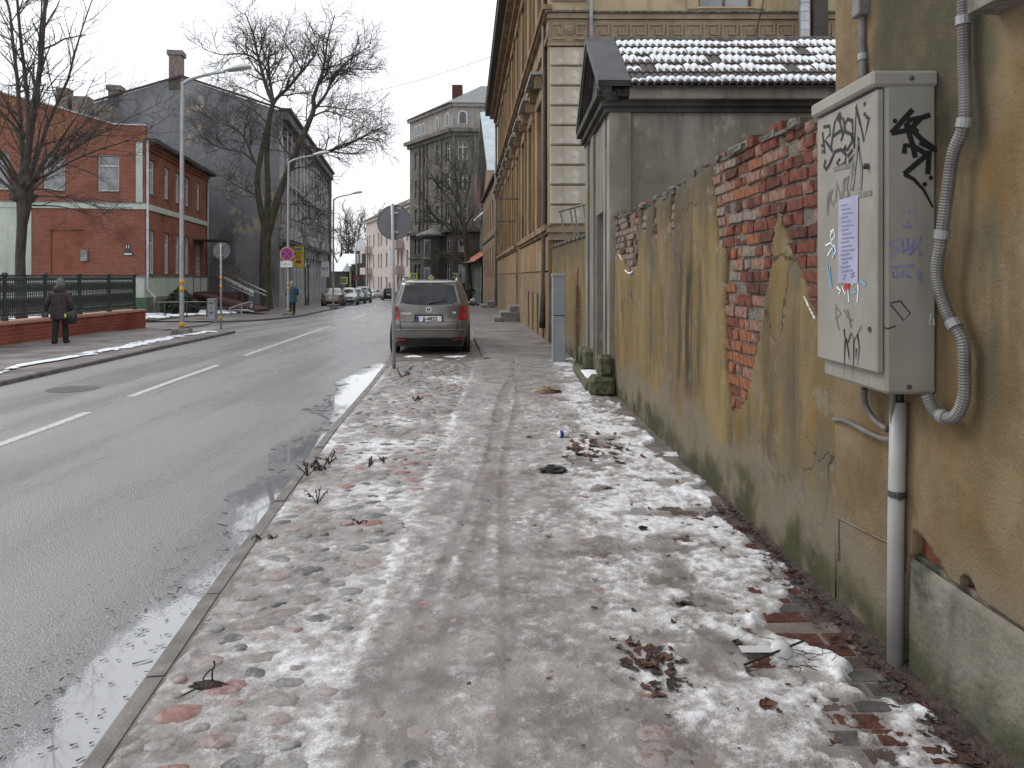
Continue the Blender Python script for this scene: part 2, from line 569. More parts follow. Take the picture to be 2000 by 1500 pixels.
# --- right-hand side
def m_ochre(name, near):
    """stained ochre render on the long wall (near=False) and the nearest house (near=True)"""
    n = N(name, 0.85, spec=0.2)
    x, y, z = n.xyz()[0], n.xyz()[1], n.xyz()[2]
    if near:
        c = n.mix((0.135, 0.092, 0.046), (0.215, 0.158, 0.09), n.ramp(n.noise(1.9, detail=8, rough=0.66, stretch=(1, 1, 0.7)), 0.38, 0.62))
        c = n.mix(c, (0.10, 0.075, 0.045), n.op('MULTIPLY', n.ramp(n.noise(3.0, stretch=(1, 1, 0.25), detail=7, rough=0.68, off=(4, 6, 1)), 0.52, 0.68), 0.6))
        c = n.mix(c, (0.235, 0.182, 0.117), n.ramp(n.noise(0.9, detail=5, off=(3, 1, 2)), 0.5, 0.72))
        c = n.mix(c, (0.165, 0.098, 0.038), n.ramp(n.noise(2.3, stretch=(1, 1, 0.5), detail=6, off=(8, 2, 2)), 0.53, 0.72))
    else:
        c = n.mix((0.160, 0.110, 0.044), (0.225, 0.163, 0.076), n.ramp(n.noise(2.2, stretch=(1, 1, 0.35), detail=7, rough=0.6), 0.36, 0.64))
        c = n.mix(c, (0.125, 0.103, 0.068), n.ramp(n.noise(1.5, stretch=(1, 1, 0.4), detail=6, off=(4, 4, 1)), 0.48, 0.66))
        c = n.mix(c, (0.245, 0.145, 0.038), n.ramp(n.noise(1.2, stretch=(1, 1.2, 0.5), detail=5, off=(1, 9, 3)), 0.56, 0.72))
        # dark vertical runs of damp
        run = n.noise(2.6, stretch=(1, 1, 0.16), detail=8, rough=0.7, dist=0.5, off=(2, 2, 2))
        c = n.mix(c, (0.048, 0.042, 0.029), n.op('MULTIPLY', n.ramp(run, 0.50, 0.66), 0.6))
        hi_ = n.op('ADD', z, n.op('MULTIPLY', n.op('SUBTRACT', n.noise(3.0, stretch=(1, 1, 0.2), detail=7, rough=0.65, off=(4, 1, 7)), 0.5), 2.2))
        c = n.mix(c, (0.08, 0.069, 0.046), n.op('MULTIPLY', n.ramp(hi_, 1.7, 2.6), 0.8))
        c = n.mix(c, (0.21, 0.185, 0.14), n.op('MULTIPLY', n.ramp(n.noise(3.5, detail=8, rough=0.7, off=(9, 2, 2)), 0.56, 0.66), 0.6))
        run2 = n.noise(6.0, stretch=(1, 1, 0.22), detail=7, rough=0.7, dist=0.4, off=(5, 2, 2))
        c = n.mix(c, (0.095, 0.088, 0.072), n.op('MULTIPLY', n.ramp(run2, 0.52, 0.68), 0.6))
        crk = n.op('MULTIPLY', n.ramp(n.voro(1.1, 'DISTANCE_TO_EDGE', (1, 1, 0.55), src=n.mapping((1, 1, 1), (0, 0, 0), n.vec(n.op('ADD', y, n.op('MULTIPLY', n.noise(5, detail=5), 0.35)), n.op('ADD', z, n.op('MULTIPLY', n.noise(6, detail=5, off=(3, 1, 1)), 0.3)), 0.0))), 0.0, 0.010, 1, 0), n.ramp(n.noise(0.9, off=(8, 8, 8)), 0.46, 0.54))
        c = n.mix(c, (0.03, 0.026, 0.02), n.op('MULTIPLY', crk, 0.9))
        # one black weeping stain
        d = n.op('MULTIPLY', n.ramp(n.op('ABSOLUTE', n.op('SUBTRACT', y, 6.75)), 0.15, 0.62, 1, 0), n.ramp(n.op('ABSOLUTE', n.op('SUBTRACT', z, 1.25)), 0.35, 0.85, 1, 0))
        d = n.op('MULTIPLY', d, n.ramp(n.noise(6, stretch=(1, 1, 0.15), detail=6), 0.40, 0.60))
        c = n.mix(c, (0.028, 0.026, 0.022), n.op('MULTIPLY', d, 0.85))
    # moss and algae splashed up from the pavement
    edge = n.op('ADD', z, n.op('MULTIPLY', n.op('SUBTRACT', n.noise(1.7, detail=6, off=(0, 3, 0)), 0.5), -0.75 if near else -1.1))
    c = n.mix(c, (0.165, 0.148, 0.115), n.op('MULTIPLY', n.ramp(edge, 0.62, 0.35), 0.75))
    c = n.mix(c, (0.055, 0.056, 0.03), n.op('MULTIPLY', n.ramp(edge, 0.34, 0.10), n.ramp(n.noise(3.5, detail=6, off=(6, 6, 6)), 0.30, 0.55)))
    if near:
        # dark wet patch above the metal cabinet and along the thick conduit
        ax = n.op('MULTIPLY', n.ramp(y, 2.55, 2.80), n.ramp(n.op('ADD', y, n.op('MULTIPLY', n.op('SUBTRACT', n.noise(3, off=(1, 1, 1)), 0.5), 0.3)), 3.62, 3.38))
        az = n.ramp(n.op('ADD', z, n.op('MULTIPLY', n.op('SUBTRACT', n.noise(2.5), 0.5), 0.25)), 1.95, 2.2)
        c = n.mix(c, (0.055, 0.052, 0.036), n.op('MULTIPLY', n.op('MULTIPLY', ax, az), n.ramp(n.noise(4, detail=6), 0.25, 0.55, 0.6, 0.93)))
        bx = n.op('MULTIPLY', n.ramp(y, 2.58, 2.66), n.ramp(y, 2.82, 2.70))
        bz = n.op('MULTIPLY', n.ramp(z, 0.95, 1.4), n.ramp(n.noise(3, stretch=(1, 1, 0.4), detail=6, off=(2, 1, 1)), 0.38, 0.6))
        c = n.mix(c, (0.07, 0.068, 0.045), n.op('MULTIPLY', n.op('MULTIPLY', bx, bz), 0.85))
    n.color(c)
    pit_shade = n.ramp(n.noise(95, detail=3, rough=0.6, off=(3, 3, 3)), 0.36, 0.26)  # pits painted as dark specks, their recess shade put into the colour
    n.color(n.mix(c, (0.05, 0.036, 0.02), n.op('MULTIPLY', pit_shade, 0.75)))
    b = n.bump(n.noise(80, detail=4, rough=0.65), 0.006)
    n.bump(n.noise(5, detail=4), 0.03, 0.6, b)
    return n.mat
M['ochre_wall'] = m_ochre('stained_ochre_render', False)
M['ochre_near'] = m_ochre('pitted_ochre_render', True)

def m_plinth():
    n = N('grey_plinth_render', 0.85, spec=0.2)
    z = n.xyz()[2]
    c = n.mix((0.145, 0.13, 0.105), (0.205, 0.188, 0.156), n.ramp(n.noise(3, detail=6), 0.36, 0.64))
    c = n.mix(c, (0.09, 0.082, 0.065), n.ramp(n.noise(5, stretch=(1, 1, 0.35), off=(1, 2, 2), detail=6), 0.52, 0.7))
    c = n.mix(c, (0.17, 0.108, 0.04), n.ramp(n.noise(2, off=(5, 1, 2), detail=6), 0.6, 0.72))
    e = n.op('ADD', z, n.op('MULTIPLY', n.op('SUBTRACT', n.noise(2.2, detail=6), 0.5), -0.9))
    c = n.mix(c, (0.045, 0.05, 0.026), n.op('MULTIPLY', n.ramp(e, 0.30, 0.02), 0.9))
    c = n.mix(c, (0.06, 0.065, 0.05), n.ramp(n.noise(2.6, off=(9, 9, 2), detail=6), 0.62, 0.7))
    n.color(c); n.bump(n.noise(35, detail=5), 0.012)
    return n.mat
M['plinth'] = m_plinth()
M['mortar'] = mat('lime_mortar', (0.125, 0.108, 0.088), (0.19, 0.17, 0.145), 22, 0.9, 0.03, 60, c3=(0.10, 0.066, 0.05), s3=6)
for k, a, b in (('brick_red', (0.12, 0.037, 0.026), (0.175, 0.066, 0.045)), ('brick_dark', (0.06, 0.028, 0.022), (0.115, 0.045, 0.033)),
                ('brick_orange', (0.20, 0.068, 0.030), (0.27, 0.12, 0.064)), ('brick_pale', (0.165, 0.128, 0.10), (0.23, 0.195, 0.165)),
                ('brick_limed', (0.20, 0.085, 0.055), (0.25, 0.165, 0.13))):
    M[k] = mat('weathered_' + k, a, b, 26, 0.88, 0.012, 90, c3=(0.15, 0.125, 0.105), s3=14, spec=0.2)
M['coping'] = mat('wall_coping', (0.07, 0.062, 0.05), (0.17, 0.155, 0.13), 12, 0.9, 0.03, 40)

def m_greystone(name, c1, c2, stain, green=None, streak=0.55):
    n = N(name, 0.85, spec=0.25)
    c = n.mix(c1, c2, n.ramp(n.noise(1.4, detail=7, stretch=(1, 1, 0.6)), 0.36, 0.66))
    c = n.mix(c, stain, n.op('MULTIPLY', n.ramp(n.noise(3, stretch=(1, 1, 0.15), detail=6, off=(3, 3, 3)), 0.5, 0.7), streak))
    c = n.mix(c, tuple(min(0.7, k * 1.45) for k in c2), n.op('MULTIPLY', n.ramp(n.noise(4.5, detail=8, rough=0.7, stretch=(1, 1, 0.7), off=(6, 2, 9)), 0.56, 0.68), 0.55))
    if green:
        c = n.mix(c, green, n.ramp(n.noise(1.2, detail=6, off=(8, 1, 4)), 0.58, 0.76))
    n.color(c); n.bump(n.noise(25, detail=5), 0.01)
    return n.mat
M['gate_grey'] = m_greystone('weathered_grey_render', (0.19, 0.173, 0.143), (0.28, 0.258, 0.222), (0.08, 0.072, 0.058), (0.10, 0.096, 0.066))
M['gate_front'] = m_greystone('peeling_pale_render', (0.17, 0.158, 0.138), (0.235, 0.222, 0.20), (0.085, 0.078, 0.065), (0.20, 0.145, 0.06))
M['gate_dark'] = m_greystone('dark_damp_stone', (0.034, 0.032, 0.029), (0.085, 0.079, 0.07), (0.018, 0.016, 0.015), (0.07, 0.07, 0.045))
M['gate_slab'] = mat('dark_slate_slab', (0.038, 0.040, 0.045), (0.062, 0.064, 0.068), 3, 0.55, 0.002, 60)
M['tile'] = mat('dark_roof_tile', (0.035, 0.03, 0.028), (0.075, 0.062, 0.055), 14, 0.7, 0.004, 60)
M['moss_stone'] = mat('mossy_stone', (0.05, 0.055, 0.025), (0.13, 0.125, 0.075), 14, 0.9, 0.02, 50)
M['yellow_plaster'] = m_greystone('aged_yellow_plaster', (0.215, 0.142, 0.072), (0.30, 0.212, 0.122), (0.10, 0.066, 0.038), None, 0.7)
M['yellow_dark'] = m_greystone('browned_plaster_trim', (0.17, 0.115, 0.065), (0.27, 0.19, 0.115), (0.085, 0.06, 0.04), None, 0.7)
M['plinth_tan'] = m_greystone('tan_plinth', (0.175, 0.12, 0.068), (0.25, 0.18, 0.112), (0.10, 0.072, 0.046), (0.085, 0.082, 0.05))
M['side_wall'] = m_greystone('faded_side_wall', (0.34, 0.27, 0.165), (0.44, 0.36, 0.23), (0.24, 0.17, 0.09), (0.30, 0.27, 0.21))
M['quoin'] = m_greystone('pale_quoin', (0.35, 0.315, 0.26), (0.47, 0.43, 0.36), (0.25, 0.20, 0.14), (0.36, 0.29, 0.20), 0.6)
M['frieze'] = m_greystone('brown_frieze', (0.235, 0.18, 0.12), (0.31, 0.245, 0.17), (0.15, 0.115, 0.08), None, 0.5)
M['eave'] = mat('dark_eave', (0.035, 0.027, 0.023), (0.07, 0.055, 0.045), 5, 0.8)
M['dark_pipe'] = mat('dark_brown_pipe', (0.022, 0.018, 0.016), (0.045, 0.036, 0.03), 6, 0.55)
M['zinc'] = mat('zinc_sheet', (0.34, 0.36, 0.38), (0.46, 0.48, 0.50), 3, 0.4, 0.002, 20, metal=0.5)
M['zinc_dark'] = mat('weathered_zinc', (0.20, 0.205, 0.21), (0.30, 0.30, 0.30), 3, 0.5, metal=0.4)
M['window_dark'] = mat('window_glass', (0.022, 0.026, 0.03), (0.05, 0.056, 0.062), 1.5, 0.06, spec=0.8)
M['window_pale'] = mat('curtained_glass', (0.16, 0.175, 0.18), (0.30, 0.315, 0.32), 1.2, 0.12, spec=0.7)
M['frame_white'] = mat('white_window_frame', (0.62, 0.63, 0.62), (0.50, 0.51, 0.50), 6, 0.5)
M['frame_brown'] = mat('brown_window_frame', (0.10, 0.052, 0.032), (0.16, 0.085, 0.05), 6, 0.6)
def m_cabinet():
    n = N('cabinet_enamel', 0.45, spec=0.4)
    c = n.mix((0.225, 0.214, 0.186), (0.275, 0.262, 0.23), n.ramp(n.noise(2.0, detail=5), 0.35, 0.65))
    c = n.mix(c, (0.13, 0.12, 0.098), n.op('MULTIPLY', n.ramp(n.noise(9, stretch=(1, 1, 0.10), detail=6, rough=0.65, off=(2, 2, 2)), 0.52, 0.74), 0.55))
    c = n.mix(c, (0.31, 0.30, 0.27), n.op('MULTIPLY', n.ramp(n.noise(6, detail=6, off=(7, 1, 4)), 0.58, 0.72), 0.6))
    c = n.mix(c, (0.105, 0.062, 0.03), n.op('MULTIPLY', n.ramp(n.noise(16, stretch=(1, 1, 0.3), detail=5, off=(1, 5, 9)), 0.66, 0.74), 0.7))
    n.color(c); n.rough(n.ramp(n.noise(7, detail=5), 0.3, 0.7, 0.35, 0.6))
    n.bump(n.noise(1.8, detail=2), 0.012)
    return n.mat
M['cabinet'] = m_cabinet()
M['cabinet_edge'] = mat('cabinet_edge_enamel', (0.30, 0.288, 0.252), (0.35, 0.335, 0.295), 3, 0.5)
M['conduit'] = mat('grey_conduit', (0.10, 0.097, 0.09), (0.15, 0.146, 0.138), 8, 0.5)
M['pipe_white'] = mat('pale_plastic_pipe', (0.27, 0.266, 0.26), (0.34, 0.335, 0.325), 4, 0.45)
M['black_paint'] = mat('black_marker', (0.012, 0.012, 0.014), rough=0.4)
M['faded_paint'] = mat('faded_grey_marker', (0.125, 0.12, 0.115), (0.21, 0.20, 0.18), 20, rough=0.5)
M['blue_paint'] = mat('violet_marker', (0.135, 0.125, 0.33), (0.22, 0.205, 0.38), 25, rough=0.5)
M['lightblue_paint'] = mat('sky_blue_paint', (0.16, 0.36, 0.55), rough=0.5)
M['white_paint'] = mat('white_paint', (0.72, 0.74, 0.76), rough=0.5)
M['red_paint'] = mat('red_paint', (0.42, 0.02, 0.02), rough=0.5)
M['notice'] = mat('pale_violet_paper', (0.28, 0.285, 0.40), (0.35, 0.355, 0.47), 6, 0.7)
M['notice_ink'] = mat('printed_ink', (0.19, 0.19, 0.30), rough=0.7)
M['dark_metal'] = mat('dark_metal', (0.05, 0.05, 0.05), (0.09, 0.09, 0.09), 10, 0.45, metal=0.5)
M['slim_cabinet'] = mat('blue_grey_cabinet', (0.23, 0.255, 0.27), (0.29, 0.315, 0.33), 2, 0.5, 0.001, 60)
M['concrete'] = mat('wet_concrete', (0.12, 0.115, 0.105), (0.21, 0.20, 0.185), 6, 0.7, 0.006, 50)
# --- left-hand side and far street
def m_brickwall(name, c1, c2, mortar, sc=1.0, worn=None):
    n = N(name, 0.85, spec=0.2)
    x = n.xyz()
    vec = n.vec(n.op('ADD', x[0], x[1]), x[2], 0.0)
    br = n.new('ShaderNodeTexBrick')
    n._set(br.inputs['Vector'], vec)
    br.inputs['Color1'].default_value = c1 + (1,); br.inputs['Color2'].default_value = c2 + (1,); br.inputs['Mortar'].default_value = mortar + (1,)
    br.inputs['Scale'].default_value = 1.0 / sc
    br.inputs['Mortar Size'].default_value = 0.011; br.inputs['Brick Width'].default_value = 0.27; br.inputs['Row Height'].default_value = 0.095
    c = n.mix(br.outputs['Color'], tuple(k * 0.55 for k in c1), n.op('MULTIPLY', n.ramp(n.noise(0.7, detail=6), 0.45, 0.7), 0.6))
    if worn:
        c = n.mix(c, worn, n.op('MULTIPLY', n.ramp(n.noise(1.3, detail=7, off=(4, 4, 1)), 0.52, 0.62), n.ramp(x[2], 8.2, 9.3)))
    n.color(c)
    n.bump(br.outputs['Fac'], -0.01)
    return n.mat
M['redbrick'] = m_brickwall('red_brick', (0.24, 0.072, 0.047), (0.30, 0.106, 0.068), (0.31, 0.20, 0.155), worn=(0.26, 0.16, 0.07))
M['redbrick_infill'] = m_brickwall('infill_brick', (0.29, 0.10, 0.06), (0.33, 0.125, 0.075), (0.31, 0.15, 0.10))
M['fencebrick'] = m_brickwall('low_wall_brick', (0.26, 0.062, 0.040), (0.30, 0.085, 0.055), (0.34, 0.16, 0.11))
M['wall_cap'] = mat('pink_cap_stone', (0.42, 0.21, 0.165), (0.50, 0.28, 0.23), 3, 0.6)
M['mint'] = m_greystone('mint_render', (0.44, 0.50, 0.43), (0.53, 0.58, 0.51), (0.30, 0.34, 0.28), None, 0.4)
M['green_paint'] = mat('dark_green_paint', (0.045, 0.11, 0.06), (0.07, 0.15, 0.085), 3, 0.7)
def m_slate():
    n = N('slate_grey_firewall', 0.85, spec=0.2)
    c = n.mix((0.19, 0.198, 0.215), (0.25, 0.258, 0.275), n.ramp(n.noise(0.35, detail=7), 0.35, 0.66))
    c = n.mix(c, (0.125, 0.128, 0.137), n.ramp(n.noise(0.5, stretch=(1, 1, 0.3), detail=6, off=(2, 6, 1)), 0.52, 0.7))
    x = n.xyz()
    def band(v, c0, w0, w1): return n.ramp(n.op('ABSOLUTE', n.op('SUBTRACT', v, c0)), w0, w1, 1, 0)
    low = n.op('MULTIPLY', band(x[2], 6.6, 1.2, 3.2), band(x[0], -18.2, 2.2, 4.2))
    col = n.op('MULTIPLY', band(x[0], -23.2, 0.35, 0.9), n.ramp(x[2], 7.5, 11.5))
    patch = n.op('MULTIPLY', n.op('MAXIMUM', low, col), n.ramp(n.noise(1.5, detail=7, rough=0.62, stretch=(1, 1, 0.8), off=(7, 7, 7)), 0.53, 0.56))
    c = n.mix(c, (0.40, 0.34, 0.25), n.op('MULTIPLY', patch, 0.85))
    n.color(c); n.bump(n.noise(12, detail=5), 0.02)
    return n.mat
M['slate'] = m_slate()
M['facade_grey'] = m_greystone('grey_stucco', (0.34, 0.34, 0.345), (0.46, 0.46, 0.465), (0.07, 0.07, 0.072), None, 0.7)
M['facade_dark'] = m_greystone('sooty_stucco', (0.12, 0.12, 0.123), (0.19, 0.19, 0.193), (0.06, 0.06, 0.06), None, 0.6)
M['tower_stone'] = m_greystone('sooty_brown_stone', (0.125, 0.115, 0.098), (0.185, 0.172, 0.15), (0.065, 0.06, 0.052), None, 0.7)
M['tower_pale'] = m_greystone('pale_brown_stone', (0.24, 0.222, 0.20), (0.31, 0.29, 0.268), (0.16, 0.148, 0.13), None, 0.4)
M['tower_base'] = m_brickwall('rusticated_stone', (0.075, 0.07, 0.062), (0.105, 0.098, 0.088), (0.045, 0.042, 0.038), sc=3.4)
M['pink'] = m_greystone('pink_render', (0.44, 0.375, 0.345), (0.52, 0.455, 0.42), (0.36, 0.30, 0.27), None, 0.4)
M['wood_dark'] = mat('dark_weathered_wood', (0.05, 0.05, 0.043), (0.095, 0.092, 0.08), 3, 0.85, 0.006, 30, stretch=(1, 1, 0.2))
M['wood_green'] = mat('green_black_boards', (0.042, 0.046, 0.036), (0.075, 0.078, 0.062), 3, 0.8, stretch=(1, 1, 3))
M['roof_grey'] = mat('grey_roof_sheet', (0.12, 0.13, 0.135), (0.18, 0.19, 0.195), 2, 0.5)
M['roof_metal'] = mat('wet_sheet_metal', (0.36, 0.42, 0.46), (0.46, 0.52, 0.56), 1.2, 0.25, metal=0.6)
M['roof_red'] = mat('red_roof', (0.33, 0.09, 0.05), (0.42, 0.15, 0.09), 3, 0.7)
M['cottage'] = mat('ochre_boards', (0.24, 0.165, 0.075), (0.30, 0.22, 0.11), 2, 0.85)
M['chimney'] = mat('old_chimney_brick', (0.14, 0.115, 0.10), (0.24, 0.205, 0.18), 5, 0.9, 0.02, 20)
M['bark'] = mat('tree_bark', (0.042, 0.036, 0.031), (0.085, 0.072, 0.062), 9, 0.9, 0.03, 20, stretch=(1, 1, 0.3))
M['bark_green'] = mat('mossy_bark', (0.048, 0.044, 0.03), (0.095, 0.086, 0.06), 6, 0.9, 0.03, 20, stretch=(1, 1, 0.3))
M['twig'] = mat('twig_bark', (0.060, 0.047, 0.041), (0.09, 0.073, 0.064), 3, 0.9)
M['iron'] = mat('cast_iron', (0.022, 0.03, 0.03), (0.04, 0.05, 0.05), 8, 0.5)
M['galv'] = mat('galvanised_steel', (0.30, 0.315, 0.32), (0.38, 0.395, 0.40), 3, 0.45, metal=0.35)
M['sign_back'] = mat('sign_back_grey', (0.135, 0.142, 0.147), (0.17, 0.178, 0.183), 2, 0.6, spec=0.3)
M['lamp_head'] = mat('lamp_head', (0.47, 0.52, 0.52), (0.54, 0.585, 0.58), 2, 0.35)
M['orange_band'] = mat('orange_tape', (0.62, 0.30, 0.02), rough=0.5)
M['sign_red'] = mat('sign_red', (0.55, 0.025, 0.03), rough=0.4)
M['sign_blue'] = mat('sign_blue', (0.02, 0.04, 0.33), rough=0.4)
M['sign_white'] = mat('sign_white', (0.74, 0.75, 0.75), rough=0.4)
M['sign_yellow'] = mat('sign_yellow', (0.68, 0.50, 0.02), rough=0.4)
M['banner'] = mat('yellow_banner', (0.62, 0.52, 0.06), (0.68, 0.58, 0.10), 3, 0.6)
M['hi_vis'] = mat('hi_vis_yellow', (0.62, 0.82, 0.02), rough=0.5)
M['sign_black'] = mat('sign_black', (0.015, 0.015, 0.015), rough=0.5)
M['plate_green'] = mat('house_plate', (0.02, 0.05, 0.04), rough=0.4)
# --- cars, people, litter
def carpaint(name, c, rough=0.28):
    n = N(name, rough, metal=0.45)
    n.b.inputs['Coat Weight'].default_value = 0.6
    n.b.inputs['Coat Roughness'].default_value = 0.12
    n.color(n.mix(c, tuple(k * 0.72 for k in c), n.ramp(n.noise(2.5, detail=6), 0.42, 0.7)))
    n.rough(n.ramp(n.noise(5, detail=5), 0.35, 0.7, rough, rough + 0.2))
    return n.mat
M['car_brown'] = carpaint('grey_brown_car_paint', (0.17, 0.158, 0.145))
M['car_beige'] = carpaint('beige_car_paint', (0.26, 0.245, 0.22))
M['car_pale'] = carpaint('pale_blue_car_paint', (0.42, 0.47, 0.50))
M['car_green'] = carpaint('grey_green_car_paint', (0.14, 0.16, 0.15))
M['car_black'] = carpaint('black_car_paint', (0.015, 0.015, 0.017))
M['car_silver'] = carpaint('silver_car_paint', (0.36, 0.38, 0.40))
M['car_glass'] = mat('tinted_car_glass', (0.012, 0.014, 0.016), (0.035, 0.04, 0.043), 2.5, 0.06, spec=0.4)
M['car_glass_light'] = mat('pale_car_glass', (0.10, 0.125, 0.13), (0.16, 0.19, 0.20), 2.5, 0.05, spec=0.9)
M['tail_red'] = mat('tail_light_red', (0.30, 0.008, 0.012), (0.40, 0.012, 0.02), 5, 0.15, spec=0.8)
M['tail_bright'] = mat('tail_light_bright', (0.42, 0.03, 0.03), rough=0.12, spec=0.8)
M['tail_dark'] = mat('tail_light_smoked', (0.15, 0.03, 0.03), rough=0.2)
M['headlight'] = mat('headlight_glass', (0.50, 0.53, 0.55), (0.62, 0.65, 0.66), 8, 0.1, spec=0.9)
M['tyre'] = mat('tyre_rubber', (0.014, 0.014, 0.014), (0.03, 0.028, 0.026), 8, 0.75)
M['rim'] = mat('alloy_rim', (0.30, 0.30, 0.30), rough=0.35, metal=0.7)
M['plastic'] = mat('black_plastic', (0.016, 0.016, 0.017), (0.03, 0.03, 0.03), 6, 0.55)
M['chrome'] = mat('chrome', (0.62, 0.62, 0.62), rough=0.18, metal=1.0)
M['skin'] = mat('skin', (0.45, 0.29, 0.22), rough=0.6)
M['coat_plum'] = mat('plum_quilted_coat', (0.026, 0.018, 0.023), (0.05, 0.035, 0.045), 12, 0.7, 0.01, 25)
M['coat_black'] = mat('black_coat', (0.010, 0.011, 0.014), (0.02, 0.021, 0.025), 8, 0.8)
M['coat_blue'] = mat('teal_blue_coat', (0.02, 0.075, 0.12), (0.04, 0.11, 0.16), 8, 0.8)
M['trousers'] = mat('black_trousers', (0.011, 0.012, 0.012), (0.02, 0.021, 0.02), 10, 0.8)
M['hat_grey'] = mat('grey_knit_hat', (0.12, 0.125, 0.135), (0.18, 0.185, 0.195), 40, 0.95)
M['hair_dark'] = mat('dark_hair', (0.018, 0.013, 0.01), rough=0.7)
M['glove'] = mat('pale_grey_glove', (0.27, 0.26, 0.26), rough=0.8)
M['leather'] = mat('black_leather', (0.010, 0.010, 0.013), (0.022, 0.022, 0.027), 9, 0.35)
M['bag_plastic'] = mat('black_bag_plastic', (0.014, 0.017, 0.02), (0.03, 0.034, 0.04), 9, 0.22)
M['leaf_brown'] = mat('dead_leaf_brown', (0.06, 0.023, 0.016), (0.11, 0.045, 0.028), 30, 0.75)
M['leaf_dark'] = mat('dead_leaf_dark', (0.020, 0.010, 0.008), (0.045, 0.021, 0.016), 30, 0.7)
M['leaf_tan'] = mat('dead_leaf_tan', (0.26, 0.155, 0.085), (0.33, 0.21, 0.13), 30, 0.75)
M['clear_plastic'] = mat('clear_plastic', (0.50, 0.51, 0.52), rough=0.15)
M['bush'] = mat('dark_evergreen', (0.018, 0.028, 0.014), (0.035, 0.045, 0.022), 8, 0.7)
M['rail_red'] = mat('oxide_red_steel', (0.055, 0.02, 0.016), (0.085, 0.032, 0.026), 4, 0.6)

# ---------------------------------------------------------------- ground, road, pavements
ROAD_DROP = 0.075
KERB = [(0.2, -1.22), (2.58, -1.46), (4.42, -1.65), (8.25, -1.98), (12.4, -2.24), (15.5, -2.5), (20, -2.9), (30, -3.7), (45, -5.6), (60, -8.2), (80, -11.8), (100, -15.4), (150, -25)]
BAY = [(15.0, -0.50), (16.5, -0.66), (21.5, -1.10), (30, -1.75), (45, -3.6), (60, -6.2), (80, -9.8), (100, -13.4), (150, -23)]
LKERB = [(0.2, -7.6), (12.07, -8.05), (23.6, -8.5)]
LKERB2 = [(30.0, -11.7), (31.2, -10.8), (33.0, -10.25), (37, -10.2), (46, -11.3), (55, -12.3), (65, -13.9), (80, -16.3), (100, -19.6), (150, -30)]
def kx(y): return lerp_tab(KERB, y)
def bayx(y): return lerp_tab(BAY, y)
def lkx(y): return lerp_tab(LKERB, y) if y <= 23.6 else lerp_tab(LKERB2, max(y, 30.0))
WALL_X = lambda y: 1.63 - 0.0285 * (y - 3.87)
FAC_X = lambda y: 0.97 - 0.06 * (y - 19.3)

def yrows(a, b, k=0.05, mn=0.1):
    out = [a]
    while out[-1] < b:
        out.append(min(b, out[-1] + max(mn, out[-1] * k)))
    return out
def strip(ys, xl, xr, zf, nx=6):
    mb = MB()
    P = []
    for y in ys:
        a, b = xl(y), xr(y)
        P.append([(a + (b - a) * i / nx, y, zf(y)) for i in range(nx + 1)])
    mb.grid(P)
    return mb

ground = strip(yrows(0.1, 160, 0.06, 1) + [300, 900], lambda y: -60 - y * 1.2, lambda y: 60 + y * 1.2, lambda y: zs(y) - 0.30, 8)
ground.build('ground', M['earth'], kind='structure')
road = strip(yrows(0.15, 158, 0.04, 0.3), lambda y: -30 if y > 100 else (lkx(y) - (4 if 23.6 < y < 30 else 0.3)), lambda y: (kx(y) + (0.0 if y < 15.3 else 2.6)), lambda y: zs(y) - ROAD_DROP, 10).build('road', M['asphalt'], kind='structure')
CLINE = [(2, -4.95), (8.75, -5.3), (12.7, -5.6), (21, -6.05), (31, -6.75), (40, -7.7), (55, -9.9), (80, -14)]
for y0, y1 in ((3.2, 6.3), (7.35, 9.75), (11.0, 14.95), (16.7, 27.4), (33.5, 42.0), (47, 55), (60, 68)):
    ys = [y0 + (y1 - y0) * i / 6 for i in range(7)]
    mb = MB()
    mb.grid([[(lerp_tab(CLINE, y) + d, y, zs(y) - ROAD_DROP + 0.004) for d in (-0.06, 0.06)] for y in ys])
    mb.build('lane_dash', M['line'], road)
# worn cross hatching beyond the third dash, and a manhole cover
mb = MB(); mb.lathe((-6.72, 11.75, -ROAD_DROP + 0.001), [(0.36, 0.0), (0.36, 0.004), (0.31, 0.005), (0.30, 0.002), (0.05, 0.003)], 32)
mb.build('manhole_cover', M['paver_grey'], road)
# parking bay beside the pavement
strip(yrows(15.25, 90, 0.05, 0.4), lambda y: kx(y) - 0.05, lambda y: bayx(y) + 0.02, lambda y: zs(y) - 0.062, 4).build('parking_bay', M['pavement'], kind='structure')

# near pavement (under cobbles and snow)
def pave_z(x, y):
    """dips towards the parking bay"""
    d = sstep(13.4, 15.6, y) * (1 - sstep(-1.0, -0.35, x))
    return -0.066 * d
mb = MB()
ys = yrows(0.15, 15.4, 0.05, 0.15)
mb.grid([[(kx(y) + 0.02 + (1.95 - kx(y)) * i / 30, y, float(pave_z(kx(y) + (1.95 - kx(y)) * i / 30, y))) for i in range(31)] for y in ys])
pave = mb.build('pavement', M['pavement'], kind='structure')
# far right pavement
far_pave = strip(yrows(15.35, 150, 0.05, 0.4), lambda y: bayx(y) + 0.1, lambda y: FAC_X(y) + 2.5, zs, 6).build('far_pavement', M['sidewalk'], kind='structure')
